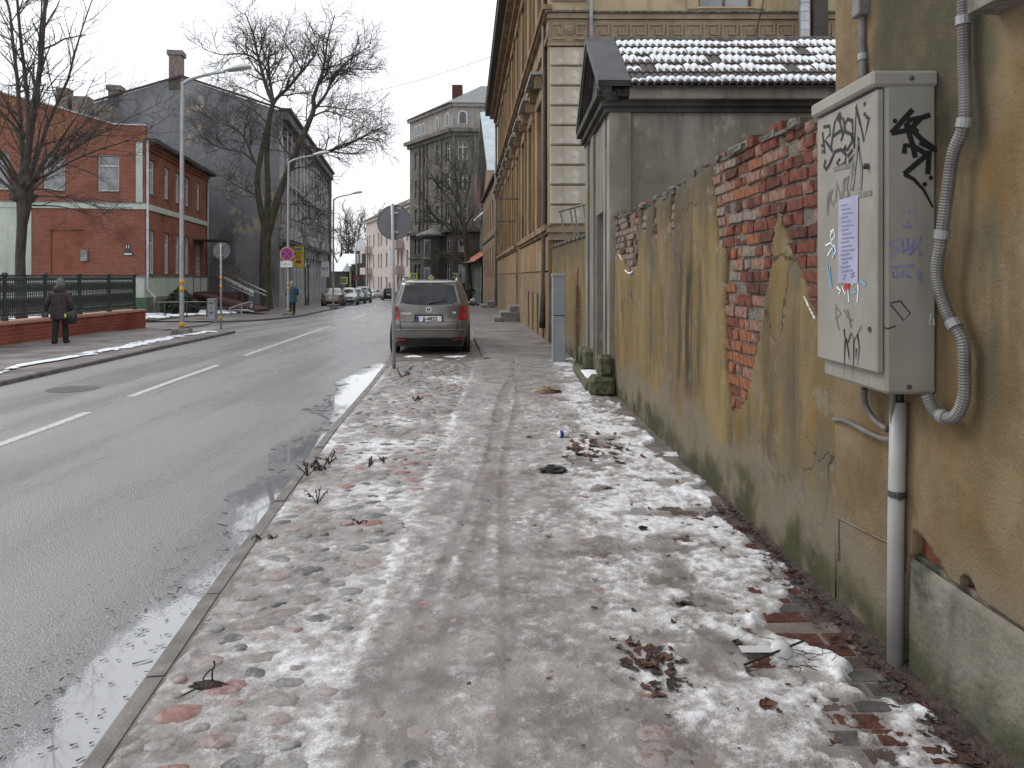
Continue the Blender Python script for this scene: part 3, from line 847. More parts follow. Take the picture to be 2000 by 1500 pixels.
# kerb stones, right
def kerbstones(tab_fn, y0, y1, length, width, drop, side, parent, m, ztop=lambda y: zs(y)):
    y = y0; i = 0
    while y < y1 - 0.05:
        L = length * random.uniform(0.85, 1.15)
        e = min(y + L, y1)
        a = Vector((tab_fn(y), y + 0.006, ztop(y))); b = Vector((tab_fn(e), e - 0.006, ztop(e)))
        d = (b - a); p = Vector((d.y, -d.x, 0)).normalized() * width * side
        jz = random.uniform(-0.004, 0.004)
        mb = MB()
        A = [a, b, b + p, a + p]
        ch = 0.018
        inn = p.normalized() * ch
        top = [a + inn, b + inn, b + p, a + p]
        z = Vector((0, 0, jz + 0.004))
        vs = [q - Vector((0, 0, drop)) for q in A] + [a + z - Vector((0, 0, ch)), b + z - Vector((0, 0, ch))] + [q + z for q in top]
        # 0..3 bottom, 4,5 outer upper, 6 top outer a,7 top outer b,8 top inner b,9 top inner a
        fs = [(0, 1, 5, 4), (4, 5, 7, 6), (6, 7, 8, 9), (0, 4, 6, 9, 3), (1, 2, 8, 7, 5), (3, 9, 8, 2)]
        if side < 0: fs = [f[::-1] for f in fs]
        mb.add(vs, fs)
        mb.build('kerb_stone', m, parent)
        y = e; i += 1
kerbstones(kx, 0.3, 15.2, 0.95, 0.085, 0.2, 1, pave, M['granite_kerb'], lambda y: float(pave_z(-2, y)) + 0.002)
kerbstones(bayx, 15.6, 60, 1.2, 0.10, 0.2, 1, far_pave, M['granite_kerb'])

# left pavement and kerb
lpave = strip(yrows(0.2, 23.6, 0.05, 0.4), lambda y: -26.0, lambda y: lkx(y) - 0.10, zs, 8).build('left_pavement', M['sidewalk'], kind='structure')
kerbstones(lkx, 0.3, 23.6, 1.1, 0.11, 0.2, -1, lpave, M['dark_kerb'])
lpave2 = strip([30.0 + 0.4 * i for i in range(10)] + yrows(34, 150, 0.05, 0.5), lambda y: lkx(y) - 16, lambda y: lkx(y) - 0.10, zs, 6).build('far_left_pavement', M['sidewalk'], kind='structure')
kerbstones(lkx, 30.0, 70, 1.3, 0.11, 0.2, -1, lpave2, M['dark_kerb'])
strip([23.62, 25, 26.5, 28, 30.02], lambda y: -30, lambda y: lkx(y) + (0.5 if y < 29 else 0), lambda y: zs(y) - 0.045, 6).build('driveway', M['sidewalk'], kind='structure')
# lawn in front of the brick house, its snow
lawn = strip([30.3, 31, 32, 34, 36, 38, 40, 43, 46, 50, 52], lambda y: -34, lambda y: -14.0 - 0.16 * (y - 30), lambda y: zs(y) + 0.03, 10).build('lawn', M['lawn'], kind='structure')

def snow_patch(name, x0, x1, y0, y1, cover, thick, zf, seed, res, label, sx=1.0, sy=1.0, edge=0.3, freq=1.0):
    nx = int((x1 - x0) / res) + 2; ny = int((y1 - y0) / (res * 1.5)) + 2
    X, Y = np.meshgrid(np.linspace(x0, x1, nx), np.linspace(y0, y1, ny), indexing='ij')
    f = fbm(X * freq * sx, Y * freq * sy, seed, 5) - (1 - cover)
    ex = np.minimum(np.minimum(X - x0, x1 - X) / edge, np.minimum(Y - y0, y1 - Y) / edge)
    f = f - 0.5 * (1 - np.clip(ex, 0, 1))
    def pos(i, j):
        i0, j0 = int(min(i, nx - 2)), int(min(j, ny - 2))
        x = x0 + (x1 - x0) * i / (nx - 1); y = y0 + (y1 - y0) * j / (ny - 1)
        ff = f[min(int(round(i)), nx - 1), min(int(round(j)), ny - 1)]
        return (x, y, zf(x, y) + 0.004 + thick * min(1.0, max(0.0, ff) * 8))
    mb = field_sheet(f, pos)
    return mb.build(name, M['snow'], smooth=True, label=label, cat='snow', kind='stuff')
def _lk(x, y): return zs(y)
def kerbsnow(seed, y0, y1, off0, off1, cover):
    nx, ny = 26, int((y1 - y0) / 0.07)
    S, Y = np.meshgrid(np.linspace(0, 1, nx), np.linspace(y0, y1, ny), indexing='ij')
    f = 0.6 * fbm(S * 3, Y * 1.1, seed, 5) + 0.4 * fbm(S * 9, Y * 6, seed + 9, 3) - (1 - cover) - 0.7 * np.abs(S - 0.5) ** 1.5
    def pos(i, j):
        y = y0 + (y1 - y0) * j / (ny - 1); s = i / (nx - 1)
        return (lkx(y) - off0 - (off1 - off0) * s, y, zs(y) + 0.006 + 0.02 * math.sin(math.pi * s))
    return field_sheet(f, pos)
kerbsnow(5, 9.0, 23.2, 0.36, 1.15, 0.545).build('kerb_snow', M['snow'], smooth=True, label='thin band of snow along the left pavement near its kerb', cat='snow', kind='stuff')
snow_patch('lawn_snow', -26.5, -14.4, 30.6, 38.5, 0.54, 0.05, lambda x, y: zs(y) + 0.04, 21, 0.11, 'broken snow patches on the lawn before the brick house', freq=1.7, edge=0.6)
snow_patch('verge_snow', -17.8, -14.0, 38.0, 45.5, 0.56, 0.06, lambda x, y: zs(y) + 0.04, 33, 0.12, 'snow lumps around the foot of the big tree', freq=1.2)

# ---- puddles at the kerb
def puddle(y0, y1, w, seed, cover, label):
    nx, ny = 40, int((y1 - y0) / 0.03)
    S, Y = np.meshgrid(np.linspace(0, 1, nx), np.linspace(y0, y1, ny), indexing='ij')
    t = (Y - y0) / (y1 - y0)
    bulge = np.sin(np.pi * np.clip(t, 0, 1)) ** 0.7
    f = bulge * cover - S + 0.75 * (fbm(S * w * 3.0, Y * 1.6, seed, 5) - 0.5) + 0.30 * (fbm(S * w * 16, Y * 9, seed + 3, 3) - 0.5)
    def pos(i, j):
        y = y0 + (y1 - y0) * j / (ny - 1)
        return (kx(y) + 0.012 - w * i / (nx - 1), y, zs(y) - ROAD_DROP + 0.004 + 0.0002 * seed)
    mb = field_sheet(f, pos)
    mb.f = [q[::-1] for q in mb.f]
    o = mb.build('puddle', M['puddle'], kind='structure', label=label)
    at = o.data.attributes.new('depth', 'FLOAT', 'POINT'); at.data.foreach_set('value', mb.val)
    return o
puddle(0.4, 5.0, 0.62, 3, 0.60, 'bright puddle along the near kerb')
puddle(4.9, 7.3, 0.8, 8, 0.42, 'narrow dark puddle beside the kerb')
puddle(6.6, 9.0, 0.85, 14, 0.42, 'dark puddle with a ragged edge beside the kerb')
puddle(8.7, 15.5, 0.9, 22, 0.62, 'long shining puddle running to the round sign')
# wet floating debris in the near puddle
mb = MB()
rng = random.Random(4)
for i in range(170):
    y = rng.uniform(2.3, 5.2); x = kx(y) - 0.04 - abs(rng.gauss(0, 0.28)); a = rng.gauss(0.6, 0.5); L = rng.uniform(0.004, 0.018) * (2.6 if rng.random() < 0.10 else 1); w = rng.uniform(0.0015, 0.0045)
    c, s = math.cos(a), math.sin(a); z = -ROAD_DROP + 0.010
    mb.add([(x + c * L - s * w, y + s * L + c * w, z), (x - c * L - s * w, y - s * L + c * w, z + 0.003), (x - c * L + s * w, y - s * L - c * w, z), (x + c * L + s * w, y + s * L - c * w, z + 0.004)], [(0, 1, 2, 3)])
mb.build('puddle_debris', M['leaf_dark'], label='dark specks of leaf and stick floating in the kerb puddle', cat='debris', kind='stuff')

# ---- cobbles
def cobble_mesh(name, seed, m):
    rg = random.Random(seed); n = 9; mb = MB()
    a = [1 + rg.uniform(-0.16, 0.16) for _ in range(n)]
    rings = []
    for r, h in ((1.0, -0.7), (0.97, 0.15), (0.80, 0.72), (0.42, 0.97)):
        rings.append([(math.cos(2 * math.pi * k / n) * r * a[k] * 0.5, math.sin(2 * math.pi * k / n) * r * a[k] * 0.5, h) for k in range(n)])
    vs = [p for q in rings for p in q] + [(0.02, 0.01, 1.0)]
    fs = []
    for i in range(3):
        for k in range(n):
            k2 = (k + 1) % n
            fs.append((i * n + k, i * n + k2, (i + 1) * n + k2, (i + 1) * n + k))
    for k in range(n): fs.append((3 * n + k, 3 * n + (k + 1) % n, 4 * n))
    mb.add(vs, fs)
    return mb, mb.mesh(name, m, True)
CM = []
for i, k in enumerate(['cobble_grey', 'cobble_grey', 'cobble_dark', 'cobble_red', 'cobble_pink', 'cobble_brown', 'cobble_brown', 'cobble_grey', 'cobble_dark', 'cobble_pink']):
    CM.append(cobble_mesh('cobble', 40 + i, M[k]))
rng = random.Random(11)
COB_END = -0.72
spots = []; cellmap = {}
def try_spot(x, y, w, d):
    cx_, cy_ = int(x / 0.2), int(y / 0.2)
    for i in (-1, 0, 1):
        for j in (-1, 0, 1):
            for (X2, Y2, w2, d2) in cellmap.get((cx_ + i, cy_ + j), ()):
                if ((x - X2) / ((w + w2) * 0.5)) ** 2 + ((y - Y2) / ((d + d2) * 0.5)) ** 2 < 1.0: return False
    cellmap.setdefault((cx_, cy_), []).append((x, y, w, d)); return True
for (cnt, w0, w1, d0, d1) in ((5200, 0.15, 0.22, 0.10, 0.145), (9000, 0.10, 0.16, 0.075, 0.11), (9000, 0.06, 0.10, 0.05, 0.07)):
    for _ in range(cnt):
        y = rng.uniform(2.1, 15.1); x = rng.uniform(kx(y) + 0.14, 0.55); w = rng.uniform(w0, w1); d = rng.uniform(d0, d1)
        if x - w / 2 < kx(y) + 0.13: continue
        if x > COB_END and rng.random() < 0.3: continue
        if try_spot(x, y, w * 1.06 + 0.012, d * 1.06 + 0.012):
            spots.append((x, y, w, d, rng.uniform(-0.6, 0.6), rng.randrange(len(CM)), rng.uniform(0.62, 1.2)))
def cob_h(x): return 0.020 if x < COB_END else 0.0100
SPOTS = spots
indiv = sorted([s for s in SPOTS if s[0] < COB_END and s[2] > 0.09], key=lambda s: s[1])[:290]
iset = set(id(s) for s in indiv)
for s in indiv:
    x, y, w, d, a, k, hh = s
    Mx = Matrix.Translation((x, y, float(pave_z(x, y)) - 0.002)) @ Matrix.Rotation(a, 4, 'Z') @ Matrix.Diagonal((w, d, cob_h(x) * hh, 1))
    place('cobble', CM[k][1], Mx, pave)
mb = MB(); mats = ['cobble_grey', 'cobble_grey', 'cobble_dark', 'cobble_red', 'cobble_pink', 'cobble_brown', 'cobble_brown', 'cobble_grey', 'cobble_dark', 'cobble_pink']
for s in SPOTS:
    if id(s) in iset: continue
    x, y, w, d, a, k, hh = s
    Mx = Matrix.Translation((x, y, float(pave_z(x, y)) - 0.002)) @ Matrix.Rotation(a, 4, 'Z') @ Matrix.Diagonal((w, d, cob_h(x) * hh, 1))
    mb.mi = k
    mb.add([Mx @ Vector(p) for p in CM[k][0].v], CM[k][0].f)
mb.build('distant_cobbles', [M[k] for k in mats], pave, True, kind='stuff')

# ---- brick pavers at the foot of the near wall
rng = random.Random(3)
pm = {}
for i, k in enumerate(('brick_dark', 'paver_grey', 'brick_red', 'paver_brown')):
    q = MB(); q.chbox((0, 0, 0), (0.2, 0.1, 0.05), 0.006); pm[k] = q.mesh('paver', M[k])
y = 2.2; row = 0
while y < 5.6:
    x = 1.10 + (0.1 if row % 2 else 0.0)
    while x < 1.70:
        if rng.random() < 0.9:
            k = rng.choice(['brick_dark', 'paver_grey', 'paver_grey', 'brick_dark', 'paver_brown', 'paver_brown', 'brick_dark'])
            place('paver', pm[k], Matrix.Translation((x + rng.uniform(-0.008, 0.008), y, -0.021 + rng.uniform(-0.004, 0.005))) @ Matrix.Rotation(rng.uniform(-0.05, 0.05), 4, 'Z') @ Matrix.Rotation(rng.uniform(-0.02, 0.02), 4, 'Y') , pave)
        x += 0.208
    y += 0.108; row += 1

# ---- snow lying on the near pavement: height field over the paving
def snow_height(X, Y):
    kxv = np.interp(Y, [k[0] for k in KERB], [k[1] for k in KERB])
    wx = 1.63 - 0.0285 * (Y - 3.87)
    lo = fbm(X * 1.1, Y * 0.7, 101, 4); mid = fbm(X * 7, Y * 7, 102, 5, 0.6); hi = fbm(X * 24, Y * 24, 103, 4, 0.6); vh = fbm(X * 46, Y * 46, 104, 3)
    lo2 = fbm(X * 2.3, Y * 1.6, 105, 4)
    # --- cobble strip
    a = sstep(0.10, 0.20, X - kxv) * (1 - sstep(COB_END - 0.05, COB_END + 0.12, X))
    ha = 0.0058 + 0.012 * (mid - 0.5) + 0.014 * (hi - 0.5) + 0.020 * (lo2 - 0.5) + 0.005 * (vh - 0.5)
    wa = 0.40 + 0.7 * (mid - 0.5) + 1.2 * (lo2 - 0.5) + 0.9 * (hi - 0.5)
    # --- trodden path
    pe = 0.42 + 0.35 * (lo - 0.5) + 0.25 * (mid - 0.5) + 0.25 * sstep(6, 10, Y)
    b = sstep(COB_END - 0.05, COB_END + 0.12, X) * (1 - sstep(pe - 0.12, pe + 0.16, X))
    hb = 0.0100 + 0.006 * (mid - 0.5) + 0.009 * (hi - 0.5) + 0.004 * (vh - 0.5)
    wb = 0.43 + 0.4 * (mid - 0.5) + 1.1 * (hi - 0.5) + 0.5 * (lo2 - 0.5) - 0.18 * sstep(0.45, 0.62, fbm(X * 2.2, Y * 0.9, 110, 4)) - 0.22 * sstep(9, 13.5, Y)
    # wheel tracks
    for x0, k, w in ((-0.30, 0.030, 0.045), (-0.06, 0.012, 0.03), (-0.42, 0.045, 0.03)):
        tx = x0 + k * (Y - 3.5) + 0.05 * np.sin(Y * 0.8 + x0 * 9)
        tr = np.exp(-((X - tx) / w) ** 2)
        wb = wb - 0.75 * tr; hb = hb - 0.004 * tr
    # ridge between path and cobbles
    rg = np.exp(-((X - COB_END - 0.03 - 0.04 * (mid - 0.5)) / 0.05) ** 2)
    wb = wb + 0.40 * rg; hb = hb + 0.004 * rg
    # --- deeper snow by the wall
    c = sstep(pe - 0.12, pe + 0.16, X)
    edge = wx - 0.09 + 0.26 * (fbm(X * 2.5, Y * 3.2, 120, 4) - 0.5) * 2 - 0.22 * np.exp(-((Y - 3.65) / 0.22) ** 2)
    hole = sstep(0.50, 0.60, fbm(X * 3.2, Y * 3.0, 130, 6, 0.6))
    near = 1 - sstep(4.0, 5.4, Y)
    hc = 0.0095 + 0.014 * (mid - 0.5) + 0.012 * (hi - 0.5) + 0.005 * (vh - 0.5) - hole * (0.005 + 0.003 * near)
    wc = 0.80 + 1.0 * (mid - 0.5) - 0.62 * hole - 0.20 * near + 1.0 * (hi - 0.5)
    lump = np.exp(-((X - edge + 0.07) / 0.055) ** 2) * sstep(0.50, 0.62, fbm(X * 3, Y * 2.6, 140, 3))
    hc = hc + 0.026 * lump; wc = wc + 0.6 * lump
    fade = sstep(edge + 0.03, edge - 0.05, X)
    hc = hc * fade - 0.02 * (1 - fade)
    tot = np.maximum(a + b + c, 1e-6)
    h = (a * ha + b * hb + c * hc) / tot
    w = (a * wa + b * wb + c * wc) / tot
    k = sstep(-0.02, 0.16, X - kxv + 0.16 * (mid - 0.5))
    h = h * k - 0.012 * (1 - k)
    far = sstep(12.0, 14.6, Y) * (1 - sstep(0.4, 1.0, X))
    w = w - 0.35 * far; h = h - 0.004 * far
    return h, w
ys = [2.15]
while ys[-1] < 15.35: ys.append(ys[-1] * 1.0046)
xs = np.arange(-2.5, 1.66, 0.0105)
Yg, Xg = np.meshgrid(np.array(ys), xs, indexing='ij')
H, W = snow_height(Xg, Yg)
kxv = np.interp(Yg, [k[0] for k in KERB], [k[1] for k in KERB])
H = np.where(Xg < kxv + 0.025, -0.05, H)
PZ = -0.066 * sstep(13.4, 15.6, Yg) * (1 - sstep(-1.0, -0.35, Xg))
Z = H + PZ
ny, nx = Z.shape
idx = np.arange(ny * nx).reshape(ny, nx)
keep = (np.maximum.reduce([H[:-1, :-1], H[1:, :-1], H[:-1, 1:], H[1:, 1:]]) > -0.002)
q = np.stack([idx[:-1, :-1], idx[:-1, 1:], idx[1:, 1:], idx[1:, :-1]], -1)[keep]
used = np.unique(q); remap = -np.ones(ny * nx, int); remap[used] = np.arange(len(used))
co = np.stack([Xg, Yg, Z], -1).reshape(-1, 3)[used]
q = remap[q]
me = bpy.data.meshes.new('snow')
me.vertices.add(len(co)); me.vertices.foreach_set('co', co.ravel())
me.loops.add(len(q) * 4); me.loops.foreach_set('vertex_index', q.ravel().astype(np.int32))
me.polygons.add(len(q)); me.polygons.foreach_set('loop_start', np.arange(0, len(q) * 4, 4, dtype=np.int32)); me.polygons.foreach_set('loop_total', np.full(len(q), 4, np.int32))
me.polygons.foreach_set('use_smooth', np.ones(len(q), bool))
at = me.attributes.new('white', 'FLOAT', 'POINT'); at.data.foreach_set('value', W.ravel()[used].astype(np.float32))
me.materials.append(M['groundsnow']); me.update(calc_edges=True); me.validate()
o = bpy.data.objects.new('snow', me); put(o)
meta(o, 'trodden, partly melted snow over the near right pavement', 'snow', kind='stuff')
def gz(x, y):
    """top of snow or paving at a point of the near pavement"""
    h, w = snow_height(np.array([x]), np.array([y]))
    return float(max(0.0, h[0])) + float(pave_z(x, y))
# snow patches on the far right pavement edge and bay
snow_patch('bay_snow', -2.5, -0.75, 15.4, 16.8, 0.42, 0.01, lambda x, y: zs(y) - 0.06, 77, 0.04, 'thin snow streaks behind the parked grey-brown car', freq=2.4, sy=2)

# ---------------------------------------------------------------- building helpers
ZV = Vector((0, 0, 1))
def facade(parent, O, U, Nrm, W, H, openings, m, reveal=0.18, name='wall', top=None):
    """wall plane with real openings. openings: (u0,z0,u1,z1). top: optional list of (u, z) heights cutting the top"""
    O = Vector(O); U = Vector(U).normalized(); Nrm = Vector(Nrm).normalized()
    us = sorted(set([0.0, W] + [a for o in openings for a in (o[0], o[2])]))
    z_s = sorted(set([0.0, H] + [a for o in openings for a in (o[1], o[3])]))
    mb = MB(); flip = U.cross(ZV).dot(Nrm) < 0
    def quad(a, b, c, d):
        n = (b - a).cross(c - a)
        mb.add([a, b, c, d], [(0, 1, 2, 3)])
    P = lambda u, z: O + U * u + ZV * z
    for i in range(len(us) - 1):
        for j in range(len(z_s) - 1):
            cu, cz = (us[i] + us[i + 1]) / 2, (z_s[j] + z_s[j + 1]) / 2
            if any(o[0] < cu < o[2] and o[1] < cz < o[3] for o in openings): continue
            q = [P(us[i], z_s[j]), P(us[i + 1], z_s[j]), P(us[i + 1], z_s[j + 1]), P(us[i], z_s[j + 1])]
            mb.add(q[::-1] if flip else q, [(0, 1, 2, 3)])
    D = Nrm * -reveal
    for (a, b, c, d) in openings:
        cs = [P(a, b), P(c, b), P(c, d), P(a, d)]
        for k in range(4):
            p, q = cs[k], cs[(k + 1) % 4]
            f = [p, q, q + D, p + D]
            mb.add(f if flip else f[::-1], [(0, 1, 2, 3)])
    return mb.build(name, m, parent)

_wc = {}
def window(parent, O, U, Nrm, o, reveal, fm, pm, style='cross', sill=None, name='window', fw=0.06):
    a, b, c, d = o; w, h = c - a, d - b
    U = Vector(U).normalized(); Nrm = Vector(Nrm).normalized()
    key = (round(w, 2), round(h, 2), style, fm.name, pm.name, fw)
    if key not in _wc:
        mb = MB()
        t = fw
        mb.obox((0, 0, 0), (t, 0, 0), (0, 0.07, 0), (0, 0, h)); mb.obox((w - t, 0, 0), (t, 0, 0), (0, 0.07, 0), (0, 0, h))
        mb.obox((t, 0.001, 0), (w - 2 * t, 0, 0), (0, 0.07, 0), (0, 0, t)); mb.obox((t, 0.001, h - t), (w - 2 * t, 0, 0), (0, 0.07, 0), (0, 0, t))
        if 'v' in style or style in ('cross', 'T'):
            mb.obox((w / 2 - t * 0.5, 0.004, t), (t, 0, 0), (0, 0.05, 0), (0, 0, (h - 2 * t) if style != 'T' else h * 0.68))
        if style in ('cross', 'T', 'h', 'vh'):
            z = h * 0.68
            mb.obox((t, -0.002, z), (w - 2 * t, 0, 0), (0, 0.06, 0), (0, 0, t))
        if style == 'vh':
            mb.obox((t, -0.002, h * 0.36), (w - 2 * t, 0, 0), (0, 0.05, 0), (0, 0, t * 0.7))
        fme = mb.mesh(name, fm)
        mb = MB(); mb.add([(t * 0.5, 0.045, t * 0.5), (w - t * 0.5, 0.045, t * 0.5), (w - t * 0.5, 0.045, h - t * 0.5), (t * 0.5, 0.045, h - t * 0.5)], [(0, 1, 2, 3)])
        _wc[key] = (fme, mb.mesh('pane', pm))
    fme, pme = _wc[key]
    Mx = basis(Vector(O) + U * a + ZV * b - Nrm * (reveal - 0.06), U, -Nrm, ZV)
    wo = place(name, fme, Mx, parent)
    place('pane', pme, Matrix.Identity(4), wo, True)
    if sill:
        k2 = ('s', round(w, 2), sill.name)
        if k2 not in _wc:
            mb = MB(); mb.obox((-0.06, -0.06 - reveal + 0.06, -0.05), (w + 0.12, 0, 0), (0, reveal + 0.05, 0), (0, 0, 0.045)); _wc[k2] = mb.mesh('sill', sill)
        place('sill', _wc[k2], Matrix.Identity(4), wo, True)
    return wo

def beam(parent, name, m, O, U, Nrm, u0, u1, z0, z1, out, inn=0.02):
    """horizontal or vertical trim strip on a wall plane"""
    O = Vector(O); U = Vector(U).normalized(); Nrm = Vector(Nrm).normalized()
    mb = MB(); mb.obox(O + U * u0 + ZV * z0 - Nrm * inn, U * (u1 - u0), Nrm * (out + inn), ZV * (z1 - z0))
    return mb.build(name, m, parent)

# ---------------------------------------------------------------- nearest house on the right
NU = Vector((-0.0285, 1, 0)).normalized(); NN = Vector((-1, -0.0285, 0)).normalized()
house = thing('corner_house', (1.75, 2.0, 0), 'pitted ochre plaster house wall at the right edge, carrying the metal cabinet', 'house')
O = Vector((WALL_X(-1.5), -1.5, 0))
Lh = (3.87 + 1.5) / NU.y
# render with a chipped lower edge over the plinth
res = 0.03
nu, nz = int(Lh / res) + 1, int((3.6 - 0.0) / res) + 1
Ug, Zg = np.meshgrid(np.arange(nu) * res, 0.0 + np.arange(nz) * res, indexing='ij')
yy = -1.5 + Ug
edge = 0.50 + 0.03 * (fbm(yy * 3, yy * 0 + 3, 61, 4) - 0.5) - 0.60 * sstep(3.20, 3.24, yy)
f = Zg - edge
chip = [(3.17, 0.45), (3.16, 0.61), (3.08, 0.60), (3.01, 0.565), (2.95, 0.53), (2.90, 0.45)]
f = np.minimum(f, polydist(yy, Zg, chip) - 0.02 * (fbm(yy * 14, Zg * 14, 62, 3) - 0.5))
chip2 = [(2.83, 0.45), (2.85, 0.555), (2.79, 0.56), (2.75, 0.53), (2.73, 0.45)]
f = np.minimum(f, polydist(yy, Zg, chip2) - 0.02 * (fbm(yy * 14, Zg * 14, 63, 3) - 0.5))
bulge = 0.012 * (fbm(yy * 1.3, Zg * 1.3, 64, 4) - 0.5)
def pos(i, j):
    u = i * res; z = j * res
    b = bulge[min(int(i), nu - 1), min(int(j), nz - 1)]
    p = O + NU * u - NN * b
    return (p.x, p.y, z)
mb = field_sheet(f, pos, back=(-NN * 0.05)[:])
mb.f = [q[::-1] for q in mb.f]
mb.build('wall', M['ochre_near'], house, True)
mb = MB(); mb.obox(O + ZV * 3.57 , NU * Lh, -NN * 6, ZV * 4.0); mb.build('upper_wall', M['ochre_near'], house)
mb = MB(); mb.obox(O - NN * 0.045 + ZV * -0.2, NU * (Lh - 0.005), -NN * 6, ZV * 3.8); mb.build('brick_core', M['brick_red'], house)
mb = MB(); mb.obox(O - NN * 0.03 - ZV * 0.2, NU * (Lh - 0.004), -NN * 0.2, ZV * 0.70); plinth = mb.build('plinth', M['plinth'], house)
# grey plinth render, rough face
nz2 = 30
P = []
for j in range(nz2 + 1):
    row = []
    for i in range(0, int(4.73 / res), 2):
        u = i * res; z = -0.05 + 0.535 * j / nz2
        y_ = -1.5 + u
        b = 0.016 * float(fbm(y_ * 2.5, z * 2.5, 66, 4)) - (0.012 if j == nz2 else 0)
        p = O + NU * u + NN * (b - 0.006)
        row.append((p.x, p.y, z))
    P.append(row)
mb = MB(); mb.grid(P, True); mb.build('plinth_render', M['plinth'], house, True)
# window sill at the top right, with the lower part of its window
ow = (3.1, 2.53, 4.35, 3.6)
mb = MB(); mb.obox(O + NU * 2.77 + ZV * 2.545 - NN * 0.02, NU * 1.36, NN * 0.13, ZV * 0.085); mb.build('window_sill', M['plinth'], house)
window(house, O + NN * 0.11, NU, NN, (2.9, 2.64, 4.05, 4.0), 0.10, M['frame_brown'], M['window_dark'], 'cross')

# ---------------------------------------------------------------- metal cabinet on the house wall
cab = thing('electrical_cabinet', (1.5, 3.25, 1.15), 'large grey metal cabinet with black graffiti hung on the ochre wall', 'cabinet')
CX1 = 1.655
cx0, cy0, cy1, cz0, cz1 = 1.425, 2.99, 3.585, 1.19, 2.425
mb = MB(); mb.chbox(((cx0 + 0.03 + CX1) / 2, (cy0 + cy1) / 2, (cz0 + cz1) / 2 - 0.01), (CX1 - cx0 - 0.03, cy1 - cy0, cz1 - cz0 - 0.02), 0.012)
mb.build('cabinet_body', M['cabinet'], cab)
mb = MB(); mb.chbox((cx0 + 0.012, (cy0 + cy1) / 2, (cz0 + cz1) / 2 + 0.02), (0.03, cy1 - cy0 - 0.012, cz1 - cz0 - 0.125), 0.006)
door = mb.build('door', M['cabinet'], cab)
mb = MB(); mb.chbox(((cx0 + CX1) / 2 - 0.012, (cy0 + cy1) / 2, cz1 - 0.005), (CX1 - cx0 + 0.03, cy1 - cy0 + 0.02, 0.062), 0.010); mb.build('lid', M['cabinet'], cab)
mb = MB(); mb.lathe((cx0 - 0.012, cy0 + 0.075, 2.09), [(0.012, 0.02), (0.012, -0.012), (0.008, -0.014)], 10, 'X'); mb.build('lock', M['dark_metal'], door)
mb = MB(); mb.lathe((cx0 - 0.005, cy0 + 0.06, 1.44), [(0.012, 0.01), (0.012, -0.002), (0.007, -0.002), (0.006, 0.006)], 10, 'X'); mb.build('lock', M['dark_metal'], door)
for (x, z) in ((1.55, cz1 - 0.005), (1.545, cz0 + 0.03)):
    mb = MB(); mb.lathe((x, cy0 - (0.010 if z > 2 else 0.0), z), [(0.010, 0.004), (0.010, -0.004), (0.006, -0.008)], 10, 'Y'); mb.build('bolt', M['dark_metal'], cab)
FX = cx0 - 0.0045   # plane just proud of the door, toward the street
FY = cy0 - 0.0015   # plane just proud of the camera-facing side
def door_pt(u, v, e=0.0):
    x = FX - e
    Y = x * 1500 / (u - 1000)
    return Vector((x, Y, CAMZ + (540 - v) / 1500 * Y))
def side_pt(u, v, e=0.0):
    Y = FY - e
    return Vector(((u - 1000) / 1500 * Y, Y, CAMZ + (540 - v) / 1500 * Y))
def strokes(lines, fn, w, nrm, e=0.0, taper=0.0):
    """flat painted strokes; width in metres"""
    mb = MB(); nrm = Vector(nrm)
    for li, ln in enumerate(lines):
        pts = [fn(u, v, e + 0.0001 * li) for u, v in ln]
        L = []; Rr = []
        for i, p in enumerate(pts):
            d = (pts[min(i + 1, len(pts) - 1)] - pts[max(i - 1, 0)])
            s = d.cross(nrm)
            s = s.normalized() if s.length > 1e-6 else Vector((0, 0, 1))
            ww = w * (1 - taper * i / max(1, len(pts) - 1)) / 2
            L.append(p + s * ww); Rr.append(p - s * ww)
        for i in range(len(pts) - 1):
            a, b, c, d = L[i], L[i + 1], Rr[i + 1], Rr[i]
            n = (b - a).cross(c - a)
            q = [a, b, c, d] if n.dot(nrm) > 0 else [d, c, b, a]
            mb.add(q, [(0, 1, 2, 3)])
    return mb
def dot(fn, u, v, w): return [(u - w, v), (u + w, v)]
DN = (-1, 0, 0); SN = (0, -1, 0)
# tag on the door
tag = [[(1606, 258), (1611, 300)], [(1608, 248), (1620, 246), (1621, 262), (1611, 274), (1626, 296)], [(1622, 292), (1630, 240), (1637, 222), (1646, 266)], [(1624, 268), (1646, 252)],
       [(1637, 228), (1640, 221), (1643, 230), (1638, 236), (1635, 230)], [(1664, 236), (1655, 232), (1648, 246), (1652, 258), (1662, 262), (1664, 276), (1655, 292), (1646, 292), (1652, 284)],
       [(1646, 230), (1650, 252), (1642, 275)], [(1664, 232), (1668, 290), (1672, 205), (1687, 276), (1697, 228)], [(1671, 208), (1680, 244)], [(1612, 312), (1609, 325), (1613, 331), (1620, 320), (1630, 296), (1642, 292), (1652, 302), (1650, 318), (1640, 326), (1634, 318), (1640, 310)],
       [(1655, 306), (1665, 292)], [(1657, 316), (1670, 302)], dot(0, 1688, 203, 1.6), dot(0, 1688, 223, 1.6), dot(0, 1605, 284, 1.2), dot(0, 1606, 296, 1.2), dot(0, 1692, 228, 1.6)]
strokes(tag, door_pt, 0.016, DN).build('graffiti_tag', M['black_paint'], door, label='black handwritten tag across the cabinet door')
